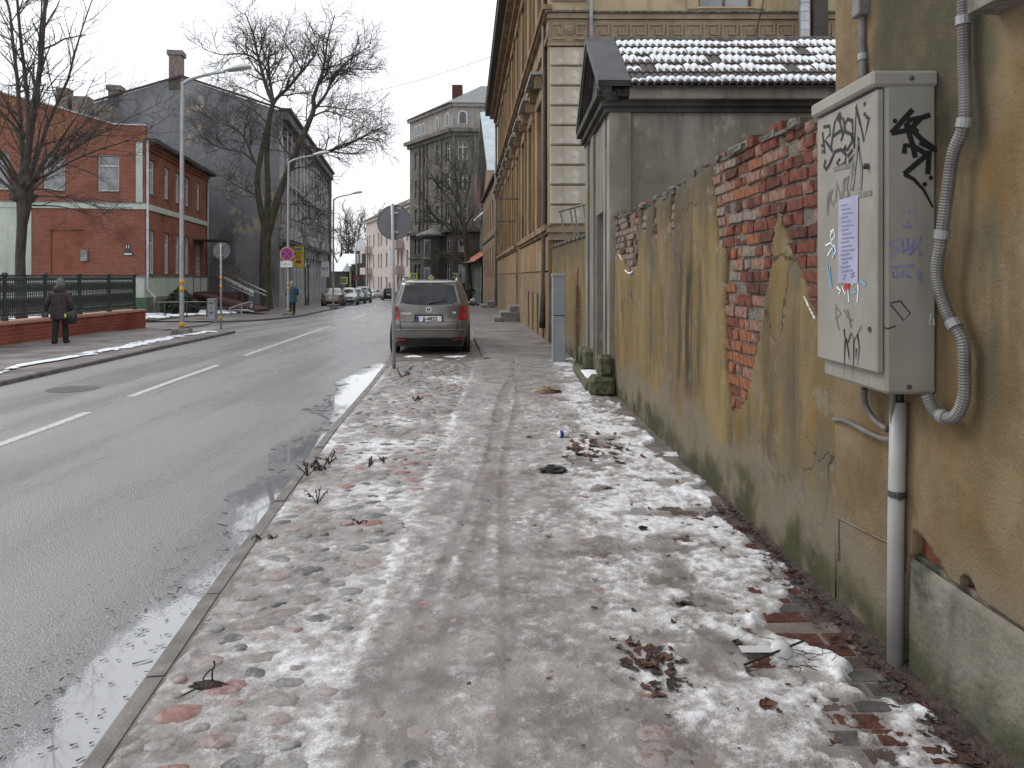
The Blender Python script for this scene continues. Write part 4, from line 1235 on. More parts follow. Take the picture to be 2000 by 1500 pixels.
strokes([[(1615, 420), (1617, 378), (1625, 370), (1620, 392), (1628, 400)], [(1630, 395), (1634, 360), (1642, 392)], [(1644, 385), (1648, 352), (1656, 345), (1652, 370), (1658, 378), (1650, 388)], [(1660, 372), (1664, 320), (1672, 300)], [(1664, 372), (1676, 268), (1682, 332), (1680, 372)], [(1628, 330), (1664, 322)], [(1672, 382), (1702, 376)]], door_pt, 0.02, DN, 0.001).build('graffiti_ghost', M['faded_paint'], door)
mb = MB()
q = [door_pt(1638, 391, 0.002), door_pt(1676, 380, 0.002), door_pt(1675, 554, 0.002), door_pt(1636, 553, 0.002)]
mb.add(q, [(3, 2, 1, 0)]); notice = mb.build('paper_notice', M['notice'], door, label='lilac paper notice with lines of print taped to the door')
ink = []
for i in range(17):
    v = 402 + i * 8.0
    ink.append([(1642 + (i * 7) % 3, v), (1655 + (i * 5) % 14, v - 3)])
ink += [[(1646, 538), (1652, 537)], [(1646, 544), (1650, 543)], [(1660, 535), (1668, 532)], [(1660, 541), (1668, 538)]]
strokes(ink, door_pt, 0.006, DN, 0.003).build('printed_lines', M['notice_ink'], notice)
strokes([[(1622, 452), (1628, 448), (1630, 462), (1624, 470), (1621, 460), (1626, 452)], [(1612, 480), (1622, 474), (1628, 480), (1620, 492), (1616, 500)], [(1628, 478), (1632, 490), (1626, 502)], [(1645, 560), (1650, 575), (1655, 558), (1658, 590)], [(1664, 556), (1672, 540), (1676, 560), (1674, 590)], [(1634, 560), (1642, 568), (1638, 574)]], door_pt, 0.009, DN, 0.001).build('white_scrawl', M['white_paint'], door)
strokes([[(1614, 512), (1618, 532), (1622, 560)], [(1620, 520), (1624, 562)], [(1625, 478), (1628, 505)], [(1664, 572), (1672, 570), (1668, 562)], [(1690, 556), (1680, 548)]], door_pt, 0.009, DN, 0.0016).build('blue_scrawl', M['lightblue_paint'], door)
strokes([[(1649, 557), (1654, 566)], [(1650, 562), (1658, 558)]], door_pt, 0.02, DN, 0.0022).build('red_dab', M['red_paint'], door)
strokes([[(1632, 594), (1632, 622), (1642, 612), (1633, 600)], [(1632, 618), (1638, 645)], [(1648, 604), (1655, 622), (1664, 625)], [(1654, 604), (1662, 640)]], door_pt, 0.008, DN, 0.0012).build('grey_scrawl', M['faded_paint'], door)
strokes([[(1648, 642), (1650, 660), (1656, 668), (1662, 650), (1668, 664), (1676, 650), (1682, 636)], [(1652, 660), (1657, 690), (1654, 672)], [(1674, 652), (1678, 680), (1674, 714)], [(1650, 664), (1648, 738)], [(1667, 664), (1666, 738)], [(1657, 690), (1658, 703)], [(1672, 680), (1671, 700)]], door_pt, 0.011, DN, 0.001, 0.75).build('dripping_blot', M['black_paint'], door)
# tag on the camera-facing side
strokes([[(1741, 260), (1777, 220), (1783, 214)], [(1741, 260), (1776, 254), (1800, 230), (1817, 224)], [(1770, 236), (1800, 230)], [(1768, 240), (1800, 272), (1830, 294)], [(1770, 244), (1782, 280), (1788, 308)], [(1792, 258), (1788, 250), (1775, 262)], [(1796, 278), (1826, 292)], [(1766, 300), (1768, 284), (1782, 284), (1808, 300)], [(1815, 294), (1812, 340)], [(1813, 300), (1766, 340)]], side_pt, 0.021, SN).build('graffiti_tag', M['black_paint'], cab, label='bold black marker tag on the side of the cabinet')
strokes([[(1766, 340), (1785, 350), (1805, 372), (1822, 405)]], side_pt, 0.018, SN, 0.0006, 0.6).build('graffiti_tail', M['black_paint'], cab)
for du, dv in ((1748, 236), (1818, 347), (1806, 360)):
    q = side_pt(du, dv, 0.0004); mb = MB(); mb.disc(q, 0.009, (0, -1, 0), 0.0006, 14); mb.build('graffiti_dot', M['black_paint'], cab)
strokes([[(1764, 412), (1766, 416)], [(1774, 411), (1776, 417)], [(1787, 413), (1788, 424)], [(1763, 438), (1766, 444)], [(1772, 432), (1776, 440), (1768, 446), (1781, 443)], [(1752, 467), (1737, 477), (1756, 487), (1742, 500)], [(1762, 466), (1764, 494), (1772, 484)], [(1772, 464), (1776, 498)], [(1786, 464), (1778, 498), (1792, 480), (1798, 500)], [(1800, 462), (1790, 484)], [(1742, 522), (1786, 518)], [(1745, 530), (1744, 542), (1756, 540), (1752, 530)], [(1764, 528), (1762, 542)], [(1776, 530), (1770, 538), (1780, 542)], [(1790, 528), (1798, 552), (1800, 530)]], side_pt, 0.008, SN).build('violet_scrawl', M['blue_paint'], cab)
strokes([[(1738, 592), (1758, 588), (1762, 590)], [(1740, 595), (1765, 626), (1778, 612), (1760, 590)], [(1727, 640), (1735, 642), (1750, 636)]], side_pt, 0.005, SN).build('torn_sticker_mark', M['dirt'], cab)
strokes([[(1818, 612), (1815, 632), (1826, 634), (1822, 622)]], side_pt, 0.003, SN).build('chalk_mark', M['white_paint'], cab)

# ---------------------------------------------------------------- conduits and pipe
def smooth_path(pts, n=8):
    out = []
    P = [Vector(p) for p in pts]
    for i in range(len(P) - 1):
        p0, p1, p2, p3 = P[max(i - 1, 0)], P[i], P[i + 1], P[min(i + 2, len(P) - 1)]
        for k in range(n):
            t = k / n
            out.append(0.5 * ((2 * p1) + (p2 - p0) * t + (2 * p0 - 5 * p1 + 4 * p2 - p3) * t * t + (3 * p1 - p0 - 3 * p2 + p3) * t ** 3))
    out.append(P[-1])
    return out
def resample(pts, step):
    out = [pts[0]]; acc = 0
    for a, b in zip(pts[:-1], pts[1:]):
        L = (b - a).length; t = step - acc
        while t < L:
            out.append(a + (b - a) * (t / L)); t += step
        acc = (acc + L) % step if L else acc
    return out
def corrugated(name, pts, r, label, pitch=0.0105, clips=()):
    t = thing(name, pts[-1], label, 'conduit')
    p = resample(smooth_path(pts, 10), pitch / 2)
    rad = [r * (1.0 if i % 2 else 0.86) for i in range(len(p))]
    mb = MB(); mb.tube(p, rad, 10); mb.build('corrugated_hose', M['conduit'], t)
    for c in clips:
        i = int(c * (len(p) - 2))
        mb = MB(); mb.tube([p[max(0, i - 3)], p[i], p[min(i + 3, len(p) - 1)]], r * 1.16, 12); mb.build('clip', M['zinc_dark'], t)
    return t
WNX = lambda y: WALL_X(y) - 0.045
def wp(u, v, x): 
    Y = x * 1500 / (u - 1000)
    return Vector((x, Y, CAMZ + (540 - v) / 1500 * Y))
corrugated('corrugated_conduit', [wp(1882, -60, 1.62), wp(1882, 0, 1.62), wp(1883, 120, 1.62), wp(1884, 235, 1.61), wp(1862, 300, 1.60), wp(1850, 380, 1.59), wp(1838, 470, 1.585), wp(1830, 540, 1.585), wp(1850, 610, 1.595), wp(1880, 665, 1.615), wp(1884, 720, 1.62), wp(1882, 780, 1.62), wp(1862, 815, 1.61), wp(1828, 806, 1.60), wp(1808, 768, 1.58)], 0.0235,
           'thick grey corrugated conduit looping down beside the cabinet', clips=(0.10, 0.30, 0.52, 0.71, 0.94))
jt = corrugated('corrugated_conduit', [wp(1684, 20, 1.625), wp(1684, 80, 1.625), wp(1685, 130, 1.62), wp(1684, 185, 1.60)], 0.019, 'short corrugated conduit dropping into the top of the cabinet', clips=(0.55,))
mb = MB(); mb.chbox(tuple(wp(1684, -5, 1.625)), (0.07, 0.075, 0.18), 0.006); mb.build('junction_box', M['conduit'], jt)
lt = thing('bent_cable_tube', wp(1690, 800, 1.60), 'two grey bent cable tubes below the cabinet', 'conduit')
mb = MB(); mb.tube(smooth_path([wp(1688, 760, 1.56), wp(1690, 790, 1.58), wp(1708, 820, 1.60), wp(1732, 838, 1.60)]), 0.014, 10); mb.build('cable_tube', M['conduit'], lt, True)
mb = MB(); mb.tube(smooth_path([wp(1628, 820, 1.625), wp(1650, 822, 1.61), wp(1690, 842, 1.60), wp(1722, 856, 1.60), wp(1742, 852, 1.59), wp(1744, 800, 1.58), wp(1744, 760, 1.57)]), 0.0115, 10); mb.build('cable_tube', M['conduit'], lt, True)
pt = thing('drain_pipe', (1.60, 3.26, 0), 'pale plastic pipe standing under the cabinet', 'pipe')
mb = MB(); mb.tube([(1.615, 3.235, -0.02), (1.612, 3.225, 0.6), (1.605, 3.19, 1.13)], 0.033, 16); mb.build('pipe', M['pipe_white'], pt, True)
mb = MB(); mb.tube([(1.605, 3.19, 1.11), (1.605, 3.19, 1.22)], 0.021, 12); mb.build('cable_neck', M['plastic'], pt, True)
mb = MB(); mb.tube([(1.6105, 3.212, 0.73), (1.6105, 3.211, 0.755)], 0.0365, 16); mb.chbox((1.60, 3.172, 0.742), (0.022, 0.02, 0.03), 0.003); mb.build('clip', M['dark_metal'], pt)

# ---------------------------------------------------------------- long ochre garden wall with lost render
gwall = thing('garden_wall', (1.55, 7.3, 0), 'long stained ochre wall with fallen plaster showing red brick', 'wall')
GY0, GY1 = 3.865, 10.76
GU, GN = NU, NN
GO = Vector((WALL_X(GY0), GY0, 0)); GL = (GY1 - GY0) / GU.y
def wall_uv(u, v):
    Y = (1.63 + 0.0285 * 3.87) / ((u - 1000) / 1500 + 0.0285)
    return ((Y - GY0) / GU.y, CAMZ + (540 - v) / 1500 * Y)
def topz(u):
    return 2.50 + 0.05 * np.sin(u * 0.9) + 0.09 * (fbm(np.asarray(u) * 2.2, np.asarray(u) * 0, 70, 4) - 0.5) + 0.05 * (vnoise(np.asarray(u) * 9, np.asarray(u) * 0 + 5, 71) - 0.5)
bare = [[(1383, 200), (1387, 328), (1395, 407), (1400, 481), (1416, 487), (1412, 597), (1416, 737), (1426, 803), (1457, 783), (1474, 696), (1486, 626), (1501, 506), (1511, 431), (1515, 402), (1523, 431), (1536, 485), (1552, 518), (1569, 564), (1594, 626), (1618, 668), (1640, 700), (1640, 100)],
        [(1185, 380), (1185, 512), (1196, 508), (1205, 490), (1216, 505), (1222, 533), (1236, 532), (1243, 505), (1244, 440), (1246, 380)],
        [(1250, 400), (1251, 440), (1257, 455), (1262, 435), (1262, 410)], [(1276, 400), (1274, 460), (1279, 478), (1283, 455), (1282, 420)], [(1309, 375), (1306, 430), (1311, 470), (1315, 450), (1317, 370)]]
bare_w = [[wall_uv(*p) for p in b] for b in bare]
res = 0.022
nu, nz = int(GL / res) + 1, int(2.75 / res) + 1
Ug, Zg = np.meshgrid(np.linspace(0, GL, nu), np.linspace(-0.05, 2.70, nz), indexing='ij')
f = topz(Ug) - 0.015 - Zg
wob = 0.07 * (fbm(Ug * 6, Zg * 6, 72, 5, 0.65) - 0.5) + 0.03 * (fbm(Ug * 25, Zg * 25, 73, 2) - 0.5)
dist = np.minimum.reduce([polydist(Ug, Zg, b) for b in bare_w])
f = np.minimum(f, dist + wob)
bul = 0.03 * (fbm(Ug * 1.1, Zg * 1.1, 74, 4) - 0.5) + 0.008 * (fbm(Ug * 6, Zg * 6, 75, 3) - 0.5)
bul = bul + 0.010 * np.exp(-np.maximum(dist, 0) / 0.15) - 0.030 * np.exp(-np.maximum(dist + wob, 0) / 0.028) - 0.03 * np.exp(-np.maximum(topz(Ug) - Zg, 0) / 0.03)
def pos(i, j):
    u = GL * i / (nu - 1); z = -0.05 + 2.75 * j / (nz - 1)
    p = GO + GU * u + GN * bul[min(int(i), nu - 1), min(int(j), nz - 1)]
    return (p.x, p.y, z)
mb = field_sheet(f, pos, back=(-GN * 0.045)[:])
mb.f = [q[::-1] for q in mb.f]
mb.build('plaster', M['ochre_wall'], gwall, True)
# mortar core
mb = MB(); ts = np.linspace(0, GL, 120)
tz = topz(ts) - 0.03
P = [[tuple(GO + GU * t - GN * d + ZV * z) for t, z in zip(ts, zz)] for d, zz in ((0.036, ts * 0 - 0.1), (0.036, tz), (0.36, tz), (0.36, ts * 0 - 0.1))]
mb.grid(P, True)
mb.build('mortar_core', M['mortar'], gwall)
# single bricks in the bare places
rng = random.Random(19)
BM = {}
for k in ('brick_red', 'brick_dark', 'brick_orange', 'brick_pale', 'brick_limed'):
    for ln in (0.245, 0.12):
        for v in range(2):
            q = MB(); q.chbox((0, 0, 0), (0.10, ln, 0.068), 0.007)
            q.v = [(x + rng.uniform(-0.008, 0.006), y + rng.uniform(-0.008, 0.008), z + rng.uniform(-0.007, 0.007)) for x, y, z in q.v]
            BM[(k, ln, v)] = q.mesh('brick', M[k])
zc = 0.04; row = 0; nb = 0
while zc < 2.6:
    u = rng.uniform(-0.12, 0)
    hdr = row % 2
    while u < GL:
        ln = 0.12 if (rng.random() < (0.75 if hdr else 0.3)) else 0.245
        cu = u + ln / 2; cz = zc + 0.034
        d = min(float(polydist(np.array([cu + e]), np.array([cz]), b)[0]) for b in bare_w for e in (0,))
        if d < 0.05 and cz < float(topz(cu)) + 0.02 and 0.06 < cu < GL - 0.05:
            u_near = cu < 1.45
            if rng.random() < (0.97 if u_near else 0.93):
                h = cz
                if not cu < 2.4: k = rng.choice(['brick_pale', 'brick_pale', 'brick_limed', 'brick_dark'])
                elif cu > 1.93: k = rng.choice(['brick_pale', 'brick_pale', 'brick_limed'])
                elif cu > 1.2 and h < 1.55: k = rng.choice(['brick_orange', 'brick_orange', 'brick_limed', 'brick_red'])
                elif cu > 1.2: k = rng.choice(['brick_dark', 'brick_red', 'brick_dark', 'brick_limed', 'brick_orange', 'brick_pale'])
                else: k = rng.choice(['brick_red', 'brick_red', 'brick_dark', 'brick_red', 'brick_limed'])
                dep = (0.0 + rng.uniform(-0.004, 0.006)) if u_near else rng.uniform(-0.011, 0.012)
                c = GO + GU * cu + GN * (dep - 0.05 - 0.022) + ZV * cz
                Mx = basis(c, GN, -GU, ZV) @ Matrix.Rotation(rng.uniform(-0.02, 0.02), 4, 'X') @ Matrix.Rotation(rng.uniform(-0.03, 0.03), 4, 'Z')
                place('brick', BM[(k, ln, rng.randrange(2))], Mx, gwall); nb += 1
        u += ln + 0.014
    zc += 0.083; row += 1
# snow caught on the broken plaster edges
def ledge_snow(pl, r):
    pts = []
    for u_, v_ in pl:
        a_, z_ = wall_uv(u_, v_); pts.append(GO + GU * a_ + GN * 0.008 + ZV * z_)
    pts = resample(smooth_path(pts, 6), 0.012)
    mb = MB(); mb.tube([p + Vector((0, rng.uniform(-0.004, 0.004), rng.uniform(-0.003, 0.003))) for p in pts], [r * 0.6 * rng.uniform(0.05, 1.0) for _ in pts], 6); mb.build('ledge_snow', M['snow'], gwall, True)
ledge_snow([(1574, 580), (1584, 602), (1595, 624)], 0.011)
ledge_snow([(1222, 528), (1230, 534), (1237, 530)], 0.022); ledge_snow([(1210, 498), (1216, 508)], 0.016)
# edge of an old render patch on the near house
mb = MB(); mb.tube([wp(1640, 1012, 1.626), wp(1690, 1038, 1.629), wp(1748, 1066, 1.633)], 0.004, 5); mb.tube([wp(1637, 1012, 1.625), wp(1637, 1095, 1.625)], 0.004, 5); mb.build('render_seam', M['plinth'], house)
# broken coping along the top
u = 0.05
while u < GL - 0.1:
    L = rng.uniform(0.10, 0.34)
    if rng.random() < 0.82:
        z = float(topz(u + L / 2))
        q = MB(); q.chbox((0, 0, 0), (0.34, L * 0.96, rng.uniform(0.03, 0.075)), 0.012)
        q.v = [(x + rng.uniform(-0.012, 0.012), y + rng.uniform(-0.015, 0.015), zz + rng.uniform(-0.012, 0.012)) for x, y, zz in q.v]
        c = GO + GU * (u + L / 2) - GN * (0.18 - rng.uniform(-0.015, 0.02)) + ZV * (z + 0.0)
        o = q.build('coping_stone', M['coping'], gwall)
        o.matrix_basis = basis(c, GN, -GU, ZV)
    u += L + rng.uniform(0, 0.02)

# ---------------------------------------------------------------- gatehouse with snowy tiled roof
gate = thing('gatehouse', (1.4, 12.3, 0), 'small grey gatehouse with dark pediment and snow-covered tiled roof', 'gatehouse')
gx0, gx1, gy0, gy1 = 1.37, 5.6, 10.80, 13.75
mb = MB(); mb.obox((gx0 + 0.04, gy0, -0.1), (gx1 - gx0, 0, 0), (0, 0.3, 0), (0, 0, 4.05)); mb.build('side_wall', M['gate_grey'], gate)
mb = MB(); mb.obox((gx0 - 0.005, gy0 - 0.04, -0.1), (0.30, 0, 0), (0, 0.38, 0), (0, 0, 4.05)); mb.build('corner_pilaster', M['gate_grey'], gate)
facade(gate, (gx0 - 0.02, gy0 + 0.3, -0.1), (0, 1, 0), (-1, 0, 0), gy1 - gy0 - 0.3, 4.05, [(0.27, 0.12, 1.18, 2.72)], M['gate_front'], 0.32, 'front_wall')
mb = MB(); mb.obox((gx0 - 0.055, gy0 + 1.62, -0.1), (0.2, 0, 0), (0, 0.42, 0), (0, 0, 4.05)); mb.build('pilaster', M['gate_front'], gate)
mb = MB(); mb.obox((gx0 - 0.055, gy1 - 0.4, -0.1), (0.2, 0, 0), (0, 0.42, 0), (0, 0, 4.05)); mb.build('pilaster', M['gate_front'], gate)
mb = MB(); mb.obox((gx0 + 0.3, gy0 + 0.57, 0), (0.06, 0, 0), (0, 0.91, 0), (0, 0, 2.65)); gd = mb.build('door', M['frame_brown'], gate)
mb = MB(); mb.tube(smooth_path([(gx0 + 0.29, gy0 + 0.68, 1.0), (gx0 + 0.22, gy0 + 0.68, 1.02), (gx0 + 0.22, gy0 + 0.68, 1.2), (gx0 + 0.29, gy0 + 0.68, 1.22)]), 0.012, 6); mb.build('handle', M['dark_metal'], gd)
mb = MB(); mb.obox((gx1 - 0.3, gy0 + 0.31, -0.1), (0.3, 0, 0), (0, 2.6, 0), (0, 0, 4.0)); mb.build('back_wall', M['gate_grey'], gate)
# stepped cornice, front and both sides
for i, (z0, z1, pr) in enumerate(((3.95, 4.02, 0.07), (4.02, 4.10, 0.13), (4.10, 4.14, 0.10), (4.14, 4.24, 0.20))):
    mb = MB(); mb.obox((gx0 - pr, gy0 - pr, z0 + 0.001 * i), (gx1 - gx0 + pr, 0, 0), (0, gy1 - gy0 + 2 * pr, 0), (0, 0, z1 - z0)); mb.build('cornice', M['gate_dark'], gate)
# rendered eave band above the cornice on the camera side
mb = MB(); mb.obox((gx0 + 0.35, gy0 - 0.12, 4.225), (gx1 - gx0 - 0.35, 0, 0), (0, 0.12, 0), (0, 0, 0.12)); mb.build('eave_band', M['gate_grey'], gate)
mb = MB(); mb.obox((gx0 + 0.25, gy0 - 0.24, 4.10), (gx1 - gx0 - 0.25, 0, 0), (0, 0.1, 0), (0, 0, 0.15)); mb.build('eave_board', M['gate_grey'], gate)
ym = (gy0 + gy1) / 2; e0, e1 = gy0 - 0.32, gy1 + 0.32; ze, zr = 4.25, 5.38
px0 = gx0 - 0.18
# pediment: sunken black tympanum with raised raking mouldings
mb = MB(); mb.prism([(px0 + 0.16, e0 + 0.1, ze), (px0 + 0.16, e1 - 0.1, ze), (px0 + 0.16, ym, zr - 0.1)], (0.3, 0, 0)); mb.build('tympanum', M['gate_dark'], gate)
for sgn, ye in ((1, e0), (-1, e1)):
    for k, (off, th, pr) in enumerate(((0.0, 0.10, 0.0), (0.10, 0.07, 0.06), (0.17, 0.05, 0.10))):
        d = Vector((0, ym - ye, zr - ze)); n = Vector((0, -d.z * sgn, abs(d.y))).normalized()
        if n.z < 0: n = -n
        a = Vector((px0 + pr, ye, ze + 0.02)) - n * off; b = Vector((px0 + pr, ym, zr + 0.02)) - n * off
        mb = MB(); mb.prism([a, b, b - n * th, a - n * th], (0.18, 0, 0)); mb.build('raking_moulding', M['gate_dark'], gate)
    # slab covering the verge
    a = Vector((px0 - 0.02, ye, ze)); b = Vector((px0 - 0.02, ym, zr)); n = Vector((0, -(zr - ze) * sgn, abs(ym - ye))).normalized()
    mb = MB(); mb.prism([a, b, b + n * 0.085, a + n * 0.085], (0.45, 0, 0)); mb.build('verge_slab', M['gate_slab'], gate)
    mb = MB(); a = Vector((px0 + 0.44, ye, ze - 0.02)); b = Vector((px0 + 0.44, ym, zr - 0.02)); mb.prism([a, b, b + n * 0.03, a + n * 0.03], (gx1 - px0 - 0.4, 0, 0)); mb.build('roof_deck', M['tile'], gate)
# tiles on the camera-facing slope
slope = Vector((0, ym - e0, zr - ze)); SL = slope.length; sd = slope.normalized(); sn = Vector((0, -sd.z, sd.y))
tw, rows = 0.205, 5; rl = SL / rows
mb = MB(); P = []
for j in range(4):
    t = j / 3
    P.append([(tw * i / 12, rl * 1.08 * t, 0.028 + 0.022 * (1 - t) + 0.024 * abs(math.sin(math.pi * 2 * i / 12)) ** 0.8) for i in range(13)])
mb.grid(P); front = [p for p in P[0]]
mb.grid([[(p[0], p[1], p[2] - 0.03) for p in front], front])
tile_me = mb.mesh('roof_tile', M['tile'], False)
snow_me = []
for s in range(10):
    rg = random.Random(s); mb = MB(); Pn = []
    fr = [rg.uniform(0.0, 0.20) for _ in range(13)]
    up = rg.uniform(0.74, 0.84)
    for j in range(6):
        t = j / 5; row = []
        for i in range(13):
            fe_ = fr[i] * 0.5 + 0.05 + 0.26 * abs(math.sin(math.pi * 2 * i / 12)) ** 1.5; yv = rl * (fe_ + (up - fe_) * t)
            base = 0.05 + 0.024 * abs(math.sin(math.pi * 2 * i / 12)) ** 0.8
            row.append((tw * (i / 12), yv, base + 0.028 * min(1, 2.2 * math.sin(math.pi * min(0.98, t + 0.05))) - 0.01))
        Pn.append(row)
    mb.grid(Pn)
    mb.grid([[(p[0], p[1] - 0.004, p[2] - 0.04) for p in Pn[0]], Pn[0]])
    snow_me.append(mb.mesh('tile_snow', M['snow'], True))
rng = random.Random(2)
ncol = int((gx1 - px0 - 0.45) / tw)
for r in range(rows):
    for c in range(ncol):
        o = Vector((px0 + 0.44 + c * tw, e0 - 0.04, ze - 0.01)) + sd * (r * rl)
        Mx = basis(o, (1, 0, 0), sd, sn)
        t = place('roof_tile', tile_me, Mx, gate)
        gone = (c == 1 and r in (1,)) or (rng.random() < 0.02) or (r == 0 and rng.random() < 0.08)
        if not gone:
            sc = rng.uniform(0.45, 0.75) if r == 0 else rng.uniform(0.95, 1.10)
            place('tile_snow', snow_me[rng.randrange(10)], Matrix.Translation((0, rng.uniform(-0.008, 0.008), 0)) @ Matrix.Diagonal((1.0, sc, rng.uniform(0.7, 1.15), 1)), t, True)
# ridge, plain snow lump at the far end
mb = MB(); mb.tube([(px0 + 0.42, ym, zr + 0.03), (gx1, ym, zr + 0.03)], 0.08, 8); mb.build('ridge_cap', M['coping'], gate)
# mossy plinth blocks and threshold
for (x, y, z, sx, sy, sz) in ((1.25, 10.78, 0.12, 0.34, 0.42, 0.28), (1.30, 10.80, 0.40, 0.20, 0.30, 0.30), (1.27, 12.62, 0.30, 0.22, 0.34, 0.34), (1.27, 13.4, 0.28, 0.22, 0.36, 0.30), (1.24, 12.2, 0.06, 0.36, 2.4, 0.16)):
    mb = MB(); mb.chbox((x, y, z), (sx, sy, sz), 0.045); mb.v = [(a_ + random.uniform(-0.014, 0.014), b_ + random.uniform(-0.014, 0.014), c_ + random.uniform(-0.014, 0.014)) for a_, b_, c_ in mb.v]; mb.build('plinth_block', M['moss_stone'], gate)
mb = MB(); P = [[(1.10 + 0.28 * i / 8, 11.2 + 1.2 * j / 14, 0.142 + 0.03 * math.sin(math.pi * i / 8) ** 0.5 * math.sin(math.pi * j / 14) ** 0.5 + 0.006 * random.random()) for j in range(15)] for i in range(9)]
mb.grid(P, True); mb.build('threshold_snow', M['snow'], gate, True, kind='stuff')

# wall beyond the gatehouse
bw = thing('far_garden_wall', (1.2, 16.5, 0), 'short low ochre wall between the gatehouse and the slim cabinet', 'wall')
a = Vector((1.33, 13.8, -0.1)); b = Vector((1.0, 19.25, -0.1))
ts = [i / 40 for i in range(41)]
P = [[tuple(a.lerp(b, t) + Vector((d, 0, (2.46 + 0.08 * (float(fbm(t * 9, 0.0, 81, 3)) - 0.5)) if up else 0))) for t in ts] for d, up in ((0, 0), (0, 1), (0.3, 1), (0.3, 0))]
mb = MB(); mb.grid(P, False); mb.f = [q[::-1] for q in mb.f]; mb.build('plaster', M['ochre_wall'], bw)
for i in range(9):
    t = i / 9 + 0.05; p = a.lerp(b, t)
    mb = MB(); mb.chbox((p.x + 0.15, p.y, 2.39), (0.36, 0.56, 0.07), 0.015); mb.build('coping_stone', M['coping'], bw)
# bare strip of brick by the slim cabinet
for i in range(18):
    p = a.lerp(b, 0.20); mb = MB(); mb.chbox((p.x + 0.03, p.y + random.uniform(-0.03, 0.03), 0.35 + i * 0.083), (0.09, 0.24, 0.068), 0.006); mb.build('brick', M[['brick_limed', 'brick_orange', 'brick_pale'][i % 3]], bw)
# wooden frame leaning behind the wall
wf = thing('wooden_frame', (1.3, 18.4, 2.2), 'grey wooden frame standing on the low wall by the quoins', 'frame')
for (u0, v0, u1, v1) in ((1094, 412, 1106, 475), (1113, 405, 1124, 470), (1140, 402, 1145, 450), (1122, 404, 1130, 465)):
    mb = MB(); mb.tube([PX(u0, v0, 18.0), PX(u1, v1, 18.0)], 0.022, 4); mb.build('slat', M['gate_front'], wf)
mb = MB(); mb.tube([PX(1090, 413, 18.0), PX(1147, 398, 18.0)], 0.03, 4); mb.build('rail', M['gate_front'], wf)

# slim street cabinet
sc_ = thing('slim_cabinet', (0.905, 14.9, 0), 'slim blue-grey distribution cabinet standing by the low wall', 'cabinet')
mb = MB(); mb.chbox((0.905, 14.92, 0.44), (0.25, 0.40, 0.90), 0.008); mb.build('base', M['slim_cabinet'], sc_)
mb = MB(); mb.chbox((0.905, 14.92, 1.28), (0.25, 0.40, 0.75), 0.008); mb.build('body', M['slim_cabinet'], sc_)
mb = MB(); mb.chbox((0.905, 14.92, 1.675), (0.275, 0.43, 0.06), 0.012); mb.build('lid', M['slim_cabinet'], sc_)
mb = MB(); mb.lathe((0.775, 14.85, 1.45), [(0.012, 0.01), (0.012, -0.01)], 8, 'X'); mb.build('lock', M['dark_metal'], sc_)

# ---------------------------------------------------------------- yellow three-storey house
yb = thing('yellow_house', (2.0, 30, 0), 'long shabby yellow three-storey house with pale quoined corner', 'house')
YU = Vector((-0.06, 1, 0)).normalized(); YN = Vector((-1, -0.06, 0)).normalized()
YO = Vector((0.97, 19.3, -1.2)); YL = 31.5; dz = 1.2
ops_g, ops_1, ops_b = [], [], []
for k in range(10):
    s = 1.35 + 3.02 * k
    ops_g.append((s, 3.05 + dz, s + 1.25, 6.35 + dz)); ops_1.append((s, 8.85 + dz, s + 1.25, 11.25 + dz))
for k in range(9):
    s = 1.0 + 1.6 * k
    if k < 4: ops_b.append((s, 0.35 + dz, s + 0.5, 1.15 + dz))
facade(yb, YO, YU, YN, YL, 12.6 + dz, ops_g + ops_1 + ops_b, M['yellow_plaster'], 0.22)
for o in ops_g: window(yb, YO, YU, YN, o, 0.22, M['frame_brown'], M['window_dark'], 'T')
for o in ops_1: window(yb, YO, YU, YN, o, 0.22, M['frame_brown'], M['window_dark'], 'T')
for o in ops_b: window(yb, YO, YU, YN, o, 0.2, M['gate_front'], M['plinth_tan'], 'h', name='blocked_cellar_window')
for (s0, s1) in ((-0.06, 10.4), (12.4, YL)):
    a = [o for o in ops_b if s0 < o[0] < s1]
    xs_ = [s0] + [v for o in a for v in (o[0], o[2])] + [s1]
    for i in range(0, len(xs_), 2):
        beam(yb, 'plinth', M['plinth_tan'], YO, YU, YN, xs_[i], xs_[i + 1], 0, 1.16 + dz, 0.06)
    beam(yb, 'plinth', M['plinth_tan'], YO, YU, YN, s0, s1, 1.16 + dz, 1.75 + dz, 0.062)
    beam(yb, 'sill_cornice', M['yellow_dark'], YO, YU, YN, s0, s1, 2.72 + dz, 2.80 + dz, 0.10)
    beam(yb, 'sill_cornice', M['yellow_dark'], YO, YU, YN, s0, s1, 2.80 + dz, 2.95 + dz, 0.17)
mbp = None
s = 0.15
while s < YL - 0.8:
    if not 9.8 < s < 12.3:
        beam(yb, 'wall_panel', M['yellow_plaster'], YO, YU, YN, s, s + 0.86, 1.80 + dz, 2.68 + dz, 0.045)
    s += 0.95
for z0, z1, pr in ((7.65, 7.8, 0.08), (7.8, 8.25, 0.04), (8.25, 8.33, 0.14), (8.33, 8.45, 0.22)):
    beam(yb, 'belt_cornice', M['yellow_dark'], YO, YU, YN, -0.02 - pr * 0.5, YL, z0 + dz, z1 + dz, pr)
